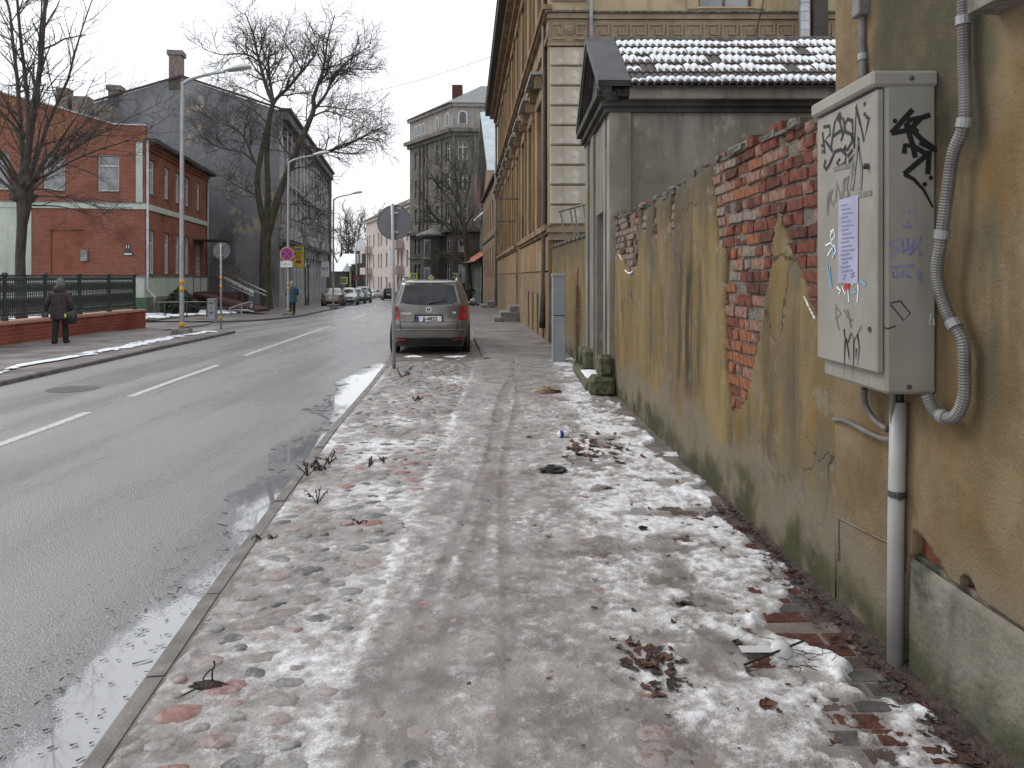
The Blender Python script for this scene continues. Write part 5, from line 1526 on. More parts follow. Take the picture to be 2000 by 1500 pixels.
for o in ops_g:
    a, b, c, d = o
    beam(yb, 'window_surround', M['yellow_plaster'], YO, YU, YN, a - 0.24, a - 0.02, b - 0.08, d + 0.02, 0.10)
    beam(yb, 'window_surround', M['yellow_plaster'], YO, YU, YN, c + 0.02, c + 0.24, b - 0.08, d + 0.02, 0.10)
    beam(yb, 'window_lintel', M['yellow_dark'], YO, YU, YN, a - 0.30, c + 0.30, d + 0.03, d + 0.34, 0.12)
    beam(yb, 'window_hood', M['zinc_dark'], YO, YU, YN, a - 0.42, c + 0.42, d + 0.62, d + 0.70, 0.42)
    beam(yb, 'hood_bracket', M['yellow_dark'], YO, YU, YN, a - 0.34, a - 0.14, d + 0.28, d + 0.615, 0.30)
    beam(yb, 'hood_bracket', M['yellow_dark'], YO, YU, YN, c + 0.14, c + 0.34, d + 0.28, d + 0.615, 0.30)
    beam(yb, 'lesene', M['yellow_plaster'], YO, YU, YN, c + 0.62, c + 1.12, 2.96 + dz, 7.6 + dz, 0.06)
for o in ops_1:
    a, b, c, d = o
    beam(yb, 'window_surround', M['yellow_plaster'], YO, YU, YN, a - 0.22, a - 0.02, b - 0.3, d + 0.02, 0.09)
    beam(yb, 'window_surround', M['yellow_plaster'], YO, YU, YN, c + 0.02, c + 0.22, b - 0.3, d + 0.02, 0.09)
    beam(yb, 'window_lintel', M['yellow_dark'], YO, YU, YN, a - 0.28, c + 0.28, d + 0.03, d + 0.28, 0.14)
    beam(yb, 'lesene', M['yellow_plaster'], YO, YU, YN, c + 0.55, c + 1.2, 8.5 + dz, 11.5 + dz, 0.05)
# eaves
for z0, z1, pr in ((11.55, 11.8, 0.12), (11.8, 12.05, 0.30), (12.05, 12.3, 0.55)):
    beam(yb, 'eave_cornice', M['yellow_dark'], YO, YU, YN, -0.15, YL + 0.1, z0 + dz, z1 + dz, pr)
beam(yb, 'eave', M['eave'], YO, YU, YN, -0.3, YL + 0.35, 12.3 + dz, 12.6 + dz, 0.85)
mb = MB(); p0 = YO + ZV * (12.6 + dz) + YN * 0.9 - YU * 0.3
mb.prism([p0, p0 - YN * 12 , p0 - YN * 6 + ZV * 3.2], YU * (YL + 0.6)); mb.build('roof', M['roof_grey'], yb)
# body behind
mb = MB(); mb.obox(YO - YN * 0.25 + YU * 0.02, YU * (YL - 0.04), -YN * 9, ZV * (12.55 + dz)); mb.build('core', M['side_wall'], yb)
# far end wall closing the house
# downspouts
mb = MB(); mb.tube([(0.86, 20.2, 13.0), (0.86, 20.2, 1.6), (0.80, 20.1, 0.55), (0.79, 20.08, 0.30)], 0.085, 10); mb.build('downspout', M['dark_pipe'], yb, True)
q = YO + YU * (YL - 0.25) + YN * 0.16
mb = MB(); mb.tube([(q.x, q.y, 12.2), (q.x, q.y, -0.3)], 0.09, 10); mb.build('downspout', M['zinc_dark'], yb, True)
for zz in (4.6, 3.9): beam(yb, 'iron_bracket', M['dark_metal'], YO, YU, YN, 10.2 + (4.6 - zz) * 3, 10.25 + (4.6 - zz) * 3, zz + dz, zz + 0.04 + dz, 0.9)
# entrance door and steps
beam(yb, 'entrance_door', M['frame_brown'], YO, YU, YN, 10.75, 11.95, 0.6 + dz, 3.0 + dz, 0.02)
for i, (wd, z1) in enumerate(((1.05, 0.17), (0.8, 0.36), (0.45, 0.58))):
    o = YO + YU * (10.0 + 0.25 * i); zz = zs(29.8)
    mb = MB(); mb.obox(Vector((o.x, o.y, zz - 0.05)) - YN * 0.02, YU * (2.7 - 0.5 * i), YN * wd, ZV * (z1 + 0.05)); mb.build('step', M['concrete'], yb)
# camera-facing side wall with quoins, frieze and a window
SX0 = 0.97; SU = Vector((1, 0, 0)); SNn = Vector((0, -1, 0)); SO = Vector((SX0, 19.3, -0.2))
wins = [(3.72, 8.62, 5.08, 10.9), (7.6, 8.62, 9.0, 10.9)]
facade(yb, SO, SU, SNn, 12, 12.9, wins, M['side_wall'], 0.2, 'side_wall')
for o in wins: window(yb, SO, SU, SNn, o, 0.2, M['frame_brown'], M['window_pale'], 'cross', M['side_wall'])
for o in wins:
    for (a, b) in ((o[0] - 0.3, o[0] - 0.03), (o[2] + 0.03, o[2] + 0.3)): beam(yb, 'window_surround', M['side_wall'], SO, SU, SNn, a, b, 8.56, 11.0, 0.05)
z = 2.95
qn = MB(); qn.chbox((0, 0, 0), (0.90, 0.14, 0.455), 0.028)
qm = [qn.mesh('quoin_block', M['quoin'])]
while z < 7.2:
    place('quoin_block', qm[0], Matrix.Translation((SX0 + 0.44, 19.27, z + 0.24)), yb); z += 0.497
for zz in (8.55, 9.05, 9.55, 10.05, 10.55, 11.05):
    place('quoin_block', qm[0], Matrix.Translation((SX0 + 0.44, 19.27, zz + 0.24)), yb)
beam(yb, 'side_base', M['plinth_tan'], SO, SU, SNn, -0.03, 12, 0, 2.75, 0.05)
beam(yb, 'base_cornice', M['frieze'], SO, SU, SNn, -0.06, 1.0, 2.76, 2.95, 0.16)
beam(yb, 'base_cornice', M['frieze'], SO, SU, SNn, -0.10, 1.0, 2.95, 3.06, 0.22)
for x0, x1, pr in ((-0.06, 0.96, 0.10), (0.965, 12, 0.05)):
    beam(yb, 'frieze_band', M['frieze'], SO, SU, SNn, x0, x1, 7.72, 8.28, pr)
    beam(yb, 'frieze_cornice', M['frieze'], SO, SU, SNn, x0 - 0.02, x1, 7.62, 7.70, pr + 0.03)
    beam(yb, 'frieze_cornice', M['frieze'], SO, SU, SNn, x0 - 0.03, x1, 8.29, 8.42, pr + 0.06)
    beam(yb, 'frieze_cornice', M['coping'], SO, SU, SNn, x0 - 0.05, x1, 8.425, 8.47, pr + 0.12)
kw, kh, kt = 0.455, 0.40, 0.045
mb = MB()
for (x, z, w, h) in ((0, 0, kt, 1), (0, 1, 0.78, kt), (0.78, 0.33, kt, 0.67), (0.36, 0.33, 0.42, kt), (0.36, 0.33, kt, 0.36), (0.0, 0, 1.0, kt)):
    ww = w * kw if w != kt else kt; hh = h * kh if h != kt else kt
    mb.obox((x * kw + 0.0007 * len(mb.f), -0.035 - 0.0004 * len(mb.f) / 6, z * kh * 0.9), (ww, 0, 0), (0, 0.05, 0), (0, 0, hh if h == kt else hh * 0.9 + kt))
key_me = mb.mesh('greek_key', M['frieze'])
for i in range(22):
    place('greek_key', key_me, Matrix.Translation((SX0 + 1.06 + i * (kw + 0.005), 19.25, 7.57 + 0.005)), yb)
for sx, x in ((1, 0.04), (-1, 0.90)):
    place('greek_key', key_me, Matrix.Translation((SX0 + x, 19.2, 7.57)) @ Matrix.Diagonal((0.30 * sx / kw * 1.0, 1, 1, 1)), yb)
mb = MB(); mb.lathe((SX0 + 0.47, 19.2, 7.79), [(0.10, 0.0), (0.11, -0.03), (0.07, -0.045), (0.055, -0.03), (0.03, -0.06)], 12, 'Y'); mb.build('rosette', M['frieze'], yb)
mb = MB(); mb.tube([(1.97, 19.12, 11), (1.97, 19.12, 8.0), (2.0, 19.12, 6.9)], 0.055, 8); mb.build('downspout', M['zinc_dark'], yb, True)
mb = MB(); mb.tube([(7.08, 18.6, 4.0), (7.08, 18.6, 12)], 0.135, 14); fl = mb.build('flue_pipe', M['zinc'], yb, True)
for i in range(14):
    mb = MB(); mb.tube([(7.08, 18.6, 6.7 + i * 0.22), (7.08, 18.6, 6.72 + i * 0.22)], 0.139, 14); mb.build('flue_seam', M['zinc_dark'], fl)
mb = MB(); mb.obox((7.42, 18.9, 3), (0.36, 0, 0), (0, 0.3, 0), (0, 0, 9)); mb.build('dark_duct', M['dark_pipe'], yb)
mb = MB(); mb.tube(smooth_path([(6.5, 19.2, 10), (6.3, 19.2, 8.6), (6.0, 19.1, 7.5)]), 0.014, 5); mb.build('loose_cable', M['plastic'], yb)

# ---------------------------------------------------------------- brown gabled house beyond the yellow one
H2 = -0.085
b2 = thing('gabled_house', (-1.8, 61, zs(61)), 'brown gabled house with steep pale metal roof beyond the yellow house', 'house')
U2 = Vector((H2, 1, 0)).normalized(); N2 = Vector((-1, H2, 0)).normalized()
O2 = Vector((-0.95, 51.1, -1.6)); L2 = 21.0; b_ = 1.6
ops = []
for k in range(6):
    s = 1.6 + 3.3 * k
    ops.append((s, 1.6 + b_, s + 1.1, 3.9 + b_)); ops.append((s, 5.2 + b_, s + 1.1, 7.3 + b_))
facade(b2, O2, U2, N2, L2, 8.7 + b_, ops, M['plinth_tan'], 0.2)
for o in ops: window(b2, O2, U2, N2, o, 0.2, M['frame_white'], M['window_dark'], 'T')
beam(b2, 'string_course', M['eave'], O2, U2, N2, 0, L2, 4.55 + b_, 4.7 + b_, 0.08)
beam(b2, 'eave_course', M['eave'], O2, U2, N2, 0, L2, 8.5 + b_, 8.7 + b_, 0.25)
g0 = O2 + ZV * (8.7 + b_); gm = O2 + U2 * (L2 / 2) + ZV * (14.6 + b_); g1 = O2 + U2 * L2 + ZV * (8.7 + b_)
mb = MB(); mb.prism([g0, g1, gm], -N2 * 8); mb.build('gable', M['yellow_plaster'], b2)
for a, b in ((g0 - U2 * 0.4 - ZV * 0.25, gm), (g1 + U2 * 0.4 - ZV * 0.25, gm)):
    mb = MB(); d = (b - a).normalized(); up = Vector((0, 0, 1))
    mb.prism([a, b, b + up * 0.22, a + up * 0.22], -N2 * 9); 
    mb.v = [tuple(Vector(v) + N2 * 0.7) for v in mb.v]
    mb.build('roof', M['roof_metal'], b2)
for i, (wd, z1) in enumerate(((1.0, 0.2), (0.6, 0.42))):
    o = O2 + U2 * (1.5 + 0.3 * i)
    mb = MB(); mb.obox(Vector((o.x, o.y, zs(53) - 0.05)) - N2 * 0.02, U2 * (2.6 - 0.6 * i), N2 * wd, ZV * (z1 + 0.05)); mb.build('step', M['concrete'], b2)

# ---------------------------------------------------------------- dark wooden house with red lean-to roof
b3 = thing('dark_wooden_house', (-4, 82, zs(82)), 'dark green-black wooden house with snowy metal roof and white window strips', 'house')
U3 = Vector((-0.13, 1, 0)).normalized(); N3 = Vector((-1, -0.13, 0)).normalized()
O3 = Vector((-2.9, 72.6, -1.9)); L3 = 19; b_ = 1.9
ops = [(1.0 + 1.5 * k, 0.4 + b_, 2.0 + 1.5 * k, 2.6 + b_) for k in range(12)]
facade(b3, O3, U3, N3, L3, 3.4 + b_, ops, M['wood_green'], 0.12)
for o in ops: window(b3, O3, U3, N3, o, 0.12, M['frame_white'], M['window_dark'], 'vh', fw=0.12)
e = O3 + ZV * (3.1 + b_) + N3 * 0.6 - U3 * 0.3
mb = MB(); mb.prism([e, e + ZV * 0.12, e - N3 * 3.2 + ZV * 2.2, e - N3 * 3.2 + ZV * 2.05], U3 * (L3 + 0.6)); mb.build('lower_roof', M['roof_red'], b3)
e2 = O3 - N3 * 1.1 + U3 * 0.5
facade(b3, e2 + ZV * (3.4 + b_), U3, N3, 13, 4.5, [(2.5, 1.0, 7.5, 4.0)], M['wood_green'], 0.1, 'upper_wall')
window(b3, e2 + ZV * (3.4 + b_), U3, N3, (2.5, 1.0, 7.5, 4.0), 0.1, M['frame_white'], M['window_pale'], 'vh', fw=0.16)
mb = MB(); mb.obox(e2 - N3 * 0.12 + ZV * 2, U3 * 13, -N3 * 9, ZV * (7.6)); mb.build('core', M['wood_green'], b3)
r0 = e2 + ZV * (7.9 + b_) + N3 * 0.7 - U3 * 0.6
mb = MB(); mb.prism([r0, r0 + ZV * 0.15, r0 - N3 * 4.5 + ZV * 3.4, r0 - N3 * 4.5 + ZV * 3.2], U3 * 14.2); mb.build('roof', M['snow'], b3)
mb = MB(); g = e2 + ZV * (7.7 + b_) - U3 * 0.02; mb.prism([g, g - N3 * 9, g - N3 * 4.2 + ZV * 3.0], U3 * 0.1); mb.build('gable', M['wood_green'], b3)

# ---------------------------------------------------------------- tall corner house
b4 = thing('tall_corner_house', (-8, 97, zs(97)), 'tall sooty grey corner house with arched attic windows and grey hipped roof', 'house')
C4 = Vector((-7.05, 92, -2.2)); b_ = 2.2
ZT = 22.2
A4 = Vector((-13.6, 102.2, -2.2))
UL = (A4 - C4).normalized(); LL = (A4 - C4).length; NL = Vector((-UL.y, UL.x, 0))
if NL.y > 0: NL = -NL
UR = Vector((1, 0.05, 0)).normalized(); NR = Vector((0.05, -1, 0)).normalized()
RW = 13
rows4 = [(15.6, 17.9), (11.9, 14.2), (8.3, 10.4), (4.6, 6.6), (0.9, 3.2)]
colsL = [(0.9, 2.0), (3.6, 4.5), (7.6, 8.4), (8.7, 9.5), (9.8, 10.6)]
colsR = [(0.6, 1.7), (3.2, 4.1), (4.4, 5.3), (7.2, 8.3), (9.6, 10.7)]
def side4(O, U, Nn, L, cols, zbase, ztop, m, nm):
    ops = [(a, z0 - zbase + b_, b, z1 - zbase + b_) for (a, b) in cols for (z0, z1) in rows4 if zbase <= z0 + b_ - 0 and z1 + b_ < ztop]
    facade(b4, O + ZV * zbase, U, Nn, L, ztop - zbase, ops, m, 0.3, nm)
    for o in ops: window(b4, O + ZV * zbase, U, Nn, o, 0.3, M['frame_white'], M['window_dark'], 'cross', fw=0.09)
for (O, U, Nn, L, cols) in ((C4, UL, NL, LL, colsL), (C4, UR, NR, RW, colsR)):
    side4(O, U, Nn, L, cols, 0.0, 7.2 + b_, M['tower_base'], 'base_wall')
    side4(O, U, Nn, L, cols, 7.2 + b_, 18.9 + b_, M['tower_stone'], 'main_wall')
    facade(b4, O + ZV * (18.9 + b_), U, Nn, L, ZT - 18.9, [], M['tower_pale'], 0.2, 'attic_wall')
    for (a, b) in cols:
        # arched attic windows, proud of the wall
        n = 8; w = (b - a)
        pts = [(a, 19.9), (b, 19.9)] + [(a + w / 2 + w / 2 * math.cos(math.pi * k / n), 21.0 + w / 2 * math.sin(math.pi * k / n)) for k in range(n + 1)]
        P3 = [O + U * u_ + ZV * (z_ + b_) + Nn * 0.01 for u_, z_ in pts]
        mb = MB(); mb.prism(P3, Nn * 0.06); fo = mb.build('attic_window', M['frame_white'], b4)
        cxx = a + w / 2
        P3 = [O + U * (cxx + (u_ - cxx) * 0.76) + ZV * (20.5 + (z_ - 20.5) * 0.88 + b_) + Nn * 0.071 for u_, z_ in pts]
        mb = MB(); mb.prism(P3, Nn * 0.01); mb.build('pane', M['window_dark'], fo)
        beam(b4, 'pilaster', M['tower_stone'], O, U, Nn, a - 0.75, a - 0.35, 7.6 + b_, 18.6 + b_, 0.18)
    for z0, z1, pr, m in ((18.5, 18.9, 0.35, 'tower_stone'), (18.9, 19.35, 0.85, 'tower_stone'), (7.0, 7.4, 0.5, 'tower_base'), (22.0, 22.4, 0.3, 'tower_pale'), (3.9, 4.1, 0.1, 'tower_base')):
        beam(b4, 'cornice', M[m], O, U, Nn, -pr * 0.3, L + 0.2, z0 + b_, z1 + b_, pr)
# hipped roof
pt0 = C4 + ZV * (ZT + b_ + 0.2); pl = A4 + ZV * (ZT + b_ + 0.2); pr_ = C4 + UR * RW + ZV * (ZT + b_ + 0.2)
apex = Vector((-4.0, 99, 26.2)); apex2 = apex + UR * 9
mb = MB(); mb.add([pt0 + Vector((-0.5, -0.5, 0)), pl + Vector((-0.6, 0, 0)), apex, pr_ + Vector((0, -0.5, 0)), apex2, pl + Vector((18, 3, 0))], [(0, 2, 1), (0, 3, 4, 2), (1, 2, 4, 5)]); mb.build('roof', M['roof_grey'], b4)
mb = MB(); mb.box((-7.0, 98.5, 24.6), (1.3, 1.2, 3.0)); mb.build('chimney', M['brick_dark'], b4)
# curved entrance bay with canopy at the corner
mb = MB(); mb.lathe((-9.6, 95.4, -2), [(1.7, 0), (1.7, 8.7)], 16); mb.build('corner_bay', M['tower_base'], b4)
mb = MB(); mb.lathe((-9.6, 95.4, 6.5), [(1.75, 0), (2.3, 0.15), (2.3, 0.35), (0.4, 1.1)], 16); mb.build('bay_roof', M['roof_grey'], b4)
for zz in (0.6, 4.0):
    mb = MB(); mb.box((-10.3, 93.82, zz + 1.0), (0.9, 0.1, 2.3)); wq = mb.build('bay_window', M['frame_white'], b4); mb = MB(); mb.box((-10.3, 93.765, zz + 1.0), (0.74, 0.02, 2.1)); mb.build('pane', M['window_dark'], wq)

# ---------------------------------------------------------------- pink house
b5 = thing('pink_house', (-20, 120, zs(120)), 'pale pink four-storey house with small balconies at the bend', 'house')
C5 = Vector((-13.4, 104.5, -3)); A5 = Vector((-26.6, 140, -3)); b_ = 3
UP = (A5 - C5).normalized(); LP = (A5 - C5).length; NP = Vector((-UP.y, UP.x, 0))
if NP.x > 0: NP = -NP
rows5 = [(-0.6, 1.6), (3.0, 5.4), (6.6, 8.9)]
cols5 = [(1.0, 2.2), (3.2, 4.4), (6.8, 8.2), (9.4, 10.8), (13.5, 14.6), (18.0, 19.4), (22.5, 23.9), (25.0, 26.2), (29.5, 30.7), (33.5, 34.6), (35.6, 36.7)]
ops = [(a, z0 + b_, b, z1 + b_) for a, b in cols5 for z0, z1 in rows5]
facade(b5, C5, UP, NP, LP, 11.6 + b_, ops, M['pink'], 0.25)
for o in ops: window(b5, C5, UP, NP, o, 0.25, M['frame_white'], M['window_dark'], 'cross', fw=0.1)
for s0, s1 in ((6.2, 11.2), (31.8, 37.4)):
    for z0 in (2.0, 5.7):
        beam(b5, 'balcony', M['pink'], C5, UP, NP, s0, s1, z0 + b_, z0 + 1.2 + b_, 1.2)
beam(b5, 'cornice', M['pink'], C5, UP, NP, -0.2, LP, 11.2 + b_, 11.6 + b_, 0.4)
mb = MB(); e = C5 + ZV * (11.6 + b_) + NP * 0.6; mb.prism([e, e - NP * 8, e - NP * 4 + ZV * 2.4], UP * LP); mb.build('roof', M['eave'], b5)
mb = MB(); mb.obox(C5 - UP * 0.02, -NP * 10, UP * 0.1, ZV * (11.5 + b_)); mb.build('end_wall', M['pink'], b5)
mb = MB(); q = C5 - NP * 0.4 + UP * 0.1; mb.obox(q, -NP * 2.2, UP * 3.4, ZV * (12.7 + b_)); mb.obox(q + UP * 3.41, -NP * 1.4, UP * 2.2, ZV * (12.4 + b_)); mb.build('stair_tower', M['pink'], b5)
mb = MB(); q = C5 + NP * 0.1 + UP * 0.15; mb.tube([q + ZV * 0.5, q + ZV * (11.2 + b_)], 0.12, 6); mb.build('downspout', M['zinc_dark'], b5)
q = C5 + UP * 16 + NP * 0.03
beam(b5, 'door', M['frame_brown'], C5, UP, NP, 15.6, 16.9, -1.6 + b_, 0.7 + b_, 0.05)
beam(b5, 'stair_window', M['window_dark'], C5, UP, NP, 15.2, 16.4, 2.4 + b_, 9.6 + b_, 0.04)

# ---------------------------------------------------------------- small far houses on the left of the bend
b6 = thing('weathered_wooden_house', (-30, 150, zs(150)), 'grey weathered wooden house with turret gable and snowy roof', 'house')
def simple_house(t, u0, u1, v_eave, v_top, Y, wall_m, roof_m, depth=9, wins=0, vb=585):
    a, b = PX(u0, vb, Y), PX(u1, vb, Y); ze_ = PX(0, v_eave, Y).z; zt = PX(0, v_top, Y).z
    mb = MB(); mb.obox(a, (b.x - a.x, 0, 0), (0, depth, 0), (0, 0, ze_ - a.z)); mb.build('wall', M[wall_m], t)
    mb = MB(); mb.prism([(a.x - 0.5, Y - 0.6, ze_), (a.x - 0.5, Y + depth + 0.5, ze_), (a.x - 0.5, Y + depth / 2, zt)], (b.x - a.x + 1, 0, 0)); mb.build('roof', M[roof_m], t)
    w = (b.x - a.x) / max(1, wins)
    for i in range(wins):
        mb = MB(); mb.box((a.x + w * (i + 0.5), Y - 0.04, (a.z + ze_) / 2 + 0.3), (w * 0.45, 0.08, 1.8)); q = mb.build('window', M['frame_white'], t)
        mb = MB(); mb.box((a.x + w * (i + 0.5), Y - 0.09, (a.z + ze_) / 2 + 0.3), (w * 0.34, 0.02, 1.6)); mb.build('pane', M['window_dark'], q)
simple_house(b6, 686, 714, 516, 504, 148, 'wood_dark', 'snow', 8, 4)
mb = MB(); a = PX(694, 560, 146); c = PX(712, 490, 146); mb.obox(a, (c.x - a.x, 0, 0), (0, 5, 0), (0, 0, c.z - a.z)); mb.build('turret', M['wood_dark'], b6)
mb = MB(); mb.prism([(a.x - 0.4, 145.4, c.z), (c.x + 1.6, 145.4, c.z), (c.x - 0.2, 145.4, c.z + 2.2), (a.x + 0.8, 145.4, c.z + 2.2)], (0, 7, 0)); mb.build('turret_roof', M['snow'], b6)
for du in (698, 705):
    p = PX(du, 505, 145.9); mb = MB(); mb.box((p.x, p.y, p.z), (0.45, 0.1, 1.8)); mb.build('window', M['frame_white'], b6)
b7 = thing('ochre_cottage', (-36, 160, zs(160)), 'low ochre cottage with broad snowy roof in the far distance', 'house')
simple_house(b7, 662, 688, 520, 494, 160, 'cottage', 'snow', 12, 2)
b8 = thing('dark_shed', (-32, 136, zs(136)), 'dark low shed behind the parked cars', 'shed')
simple_house(b8, 638, 664, 530, 512, 140, 'wood_dark', 'snow', 8, 0)

# ---------------------------------------------------------------- slate-grey house with bare firewall
b9 = thing('slate_house', (-18, 70, zs(70)), 'tall slate-grey house with bare patchy firewall and stucco street front', 'house')
HG = -0.14
C9 = Vector((-17.3, 57, -1.5)); b_ = 1.5
UF = Vector((HG, 1, 0)).normalized(); NF = Vector((1, -HG, 0)).normalized(); NF = Vector((1, 0.14, 0)).normalized()
UG = Vector((-1, -0.14, 0)).normalized(); NG = Vector((0.14, -1, 0)).normalized()
LF = 36.0
poly = [(0, 0), (14.4, 0), (14.4, 13.6 + b_), (6.9, 16.2 + b_), (0, 14.0 + b_)]
mb = MB(); mb.prism([C9 + UG * t + ZV * z for t, z in poly], UF * 0.4); mb.build('firewall', M['slate'], b9)
mb = MB(); mb.prism([C9 + UG * t + ZV * z - NG * 0.0 + UF * 0.41 for t, z in ((0.3, 0), (14.3, 0), (14.3, 13.5 + b_), (6.9, 16.0 + b_), (0.3, 13.8 + b_))], UF * (LF - 0.42)); mb.build('core', M['facade_dark'], b9)
# verge flashing
for (t0, z0), (t1, z1) in (((-0.2, 14.0), (6.9, 16.2)), ((6.9, 16.2), (14.5, 13.6))):
    a = C9 + UG * t0 + ZV * (z0 + b_); b = C9 + UG * t1 + ZV * (z1 + b_); mb = MB(); mb.prism([a, b, b + ZV * 0.16, a + ZV * 0.16], NG * 0.12 ); mb.v = [tuple(Vector(v)) for v in mb.v]; mb.build('verge', M['eave'], b9)
for (t, zb, zt, w) in ((7.35, 15.8, 18.2, 0.85), (11.55, 14.4, 15.5, 0.75)):
    mb = MB(); q = C9 + UG * t + ZV * (zb + b_ - 0.6); mb.obox(q - UG * w / 2, UG * w, UF * 0.9, ZV * (zt - zb + 0.4)); mb.obox(q - UG * (w / 2 + 0.12) + ZV * (zt - zb + 0.2) - UF * 0.1, UG * (w + 0.24), UF * 1.1, ZV * 0.35); mb.build('chimney', M['chimney'], b9)
mb = MB(); q = C9 + UG * 2.8 + ZV * (1.4 + b_); mb.obox(q + NG * 0.01, UG * 1.9, NG * 0.03, ZV * 1.1); mb.build('pale_panel', M['concrete'], b9)
mb = MB(); q = C9 + UG * 0.25 + NG * 0.08; mb.tube([q + ZV * (0.6 + b_), q + ZV * (3.6 + b_), q + ZV * (3.6 + b_) + UG * 1.0], 0.035, 6); mb.build('gas_pipe', M['cottage'], b9)
ops = []
for k in range(14):
    s = 1.0 + 2.5 * k
    ops += [(s, 0.2 + b_, s + 1.25, 3.2 + b_), (s, 5.6 + b_, s + 1.25, 8.6 + b_), (s, 9.6 + b_, s + 1.25, 12.2 + b_)]
facade(b9, C9, UF, NF, LF, 13.9 + b_, ops, M['facade_grey'], 0.14)
for o in ops: window(b9, C9, UF, NF, o, 0.14, M['frame_white'], M['window_pale'], 'cross', fw=0.14)
for k in range(15):
    s = 0.05 + 2.5 * k
    if s + 0.5 < LF:
        beam(b9, 'pilaster', M['facade_grey'], C9, UF, NF, s, s + 0.5, 5.3 + b_, 13.0 + b_, 0.22)
for o in ops: beam(b9, 'window_head', M['facade_dark'], C9, UF, NF, o[0] - 0.2, o[2] + 0.2, o[3] + 0.05, o[3] + 0.3, 0.25)
for z0, z1, pr, m in ((3.9, 4.2, 0.25, 'facade_dark'), (4.2, 4.45, 0.55, 'facade_dark'), (8.9, 9.1, 0.2, 'facade_grey'), (13.0, 13.3, 0.3, 'facade_dark'), (13.3, 13.9, 0.7, 'facade_dark')):
    beam(b9, 'cornice', M[m], C9, UF, NF, -0.05, LF + 0.2, z0 + b_, z1 + b_, pr)
for s0 in (0.3, 12, 24):
    beam(b9, 'balcony', M['facade_grey'], C9, UF, NF, s0, s0 + 8, 4.46 + b_, 5.35 + b_, 0.62)
    for j in range(4): beam(b9, 'balcony_bracket', M['facade_grey'], C9, UF, NF, s0 + 0.4 + j * 2.2, s0 + 0.7 + j * 2.2, 3.3 + b_, 4.2 + b_, 0.5)
beam(b9, 'end_pier', M['facade_dark'], C9, UF, NF, LF - 0.9, LF + 0.3, 0, 14.6 + b_, 0.5)
beam(b9, 'roof_edge', M['eave'], C9, UF, NF, -0.1, LF, 13.92 + b_, 14.15 + b_, 0.9)
# curved entrance canopy with glazed porch
pc = C9 + UF * 4.2 + ZV * b_
P = []
for j in range(9):
    t = math.pi * (0.12 + 0.76 * j / 8)
    P.append([pc + UF * (0.9 - 1.1 * math.cos(t)) + ZV * (2.15 + 0.55 * math.sin(t)) + NF * d for d in (0.0, 1.5)])
mb = MB(); mb.grid(P); mb.build('entrance_canopy', M['zinc_dark'], b9, True)
for uu in (-0.05, 1.85):
    mb = MB(); q = pc + UF * uu + NF * 1.4; mb.tube([q - ZV * 1.2, q + ZV * 2.3], 0.05, 6); mb.build('canopy_post', M['dark_metal'], b9)
mb = MB(); q = pc + NF * 1.35 - ZV * 0.95; mb.obox(q, UF * 1.8, NF * 0.03, ZV * 0.9); mb.build('porch_rail', M['facade_dark'], b9)

# ---------------------------------------------------------------- red brick house
b10 = thing('red_brick_house', (-20, 45, 0), 'two-storey red brick house with mint green bands and white windows', 'house')
C10 = Vector((-19.1, 40, -0.6)); b_ = 0.6
UA = Vector((-1, -0.16, 0)).normalized(); NA = Vector((0.16, -1, 0)).normalized()
UB = Vector((-0.16, 1, 0)).normalized(); NB = Vector((1, 0.16, 0)).normalized()
LA, LB = 16.0, 13.7
opA = [(1.28, 6.07 + b_, 2.32, 7.95 + b_), (3.88, 6.07 + b_, 4.92, 7.95 + b_), (6.5, 6.07 + b_, 7.55, 7.95 + b_), (9.1, 6.07 + b_, 10.15, 7.95 + b_)]
nich = (3.0, 1.75 + b_, 4.56, 4.05 + b_)
facade(b10, C10, UA, NA, LA, 8.6 + b_, opA + [nich], M['redbrick'], 0.2)
for o in opA: window(b10, C10, UA, NA, o, 0.2, M['frame_white'], M['window_pale'], 'h', M['concrete'], fw=0.07)
mb = MB(); q = C10 + UA * nich[0] + ZV * nich[1] - NA * 0.1; mb.obox(q, UA * (nich[2] - nich[0]), -NA * 0.05, ZV * (nich[3] - nich[1])); mb.build('bricked_doorway', M['redbrick_infill'], b10)
for i in range(13):
    a = nich[0] - 0.12 + i * 0.137
    zc = nich[3] + 0.02 + 0.16 * math.sin(math.pi * (i + 0.5) / 13)
    beam(b10, 'arch_brick', M['redbrick_infill'], C10, UA, NA, a, a + 0.115, zc - 0.05, zc + 0.30, 0.02)
# stepped and sloping parapet
mb = MB(); mb.prism([C10 + UA * t + ZV * (z + b_) for t, z in ((0, 8.6), (LA, 8.6), (LA, 11.3), (6.9, 10.95), (4.2, 10.3), (1.5, 9.5), (0, 9.5))], -NA * 0.35); mb.build('parapet', M['redbrick'], b10)
for (t0, z0, t1, z1) in ((-0.05, 9.5, 1.5, 9.5), (1.5, 9.5, 4.2, 10.3), (4.2, 10.3, 6.9, 10.95), (6.9, 10.95, LA, 11.3)):
    a = C10 + UA * t0 + ZV * (z0 + b_) + NA * 0.06; b = C10 + UA * t1 + ZV * (z1 + b_) + NA * 0.06; mb = MB(); mb.prism([a, b, b + ZV * 0.08, a + ZV * 0.08], -NA * 0.5); mb.build('parapet_flashing', M['zinc'], b10)
beam(b10, 'mint_band', M['mint'], C10, UA, NA, -0.08, LA, 5.15 + b_, 5.45 + b_, 0.08)
beam(b10, 'mint_band', M['concrete'], C10, UA, NA, -0.10, LA, 5.452 + b_, 5.5 + b_, 0.12)
beam(b10, 'mint_pilaster', M['mint'], C10, UA, NA, 0.12, 0.44, 5.51 + b_, 8.62 + b_, 0.06)
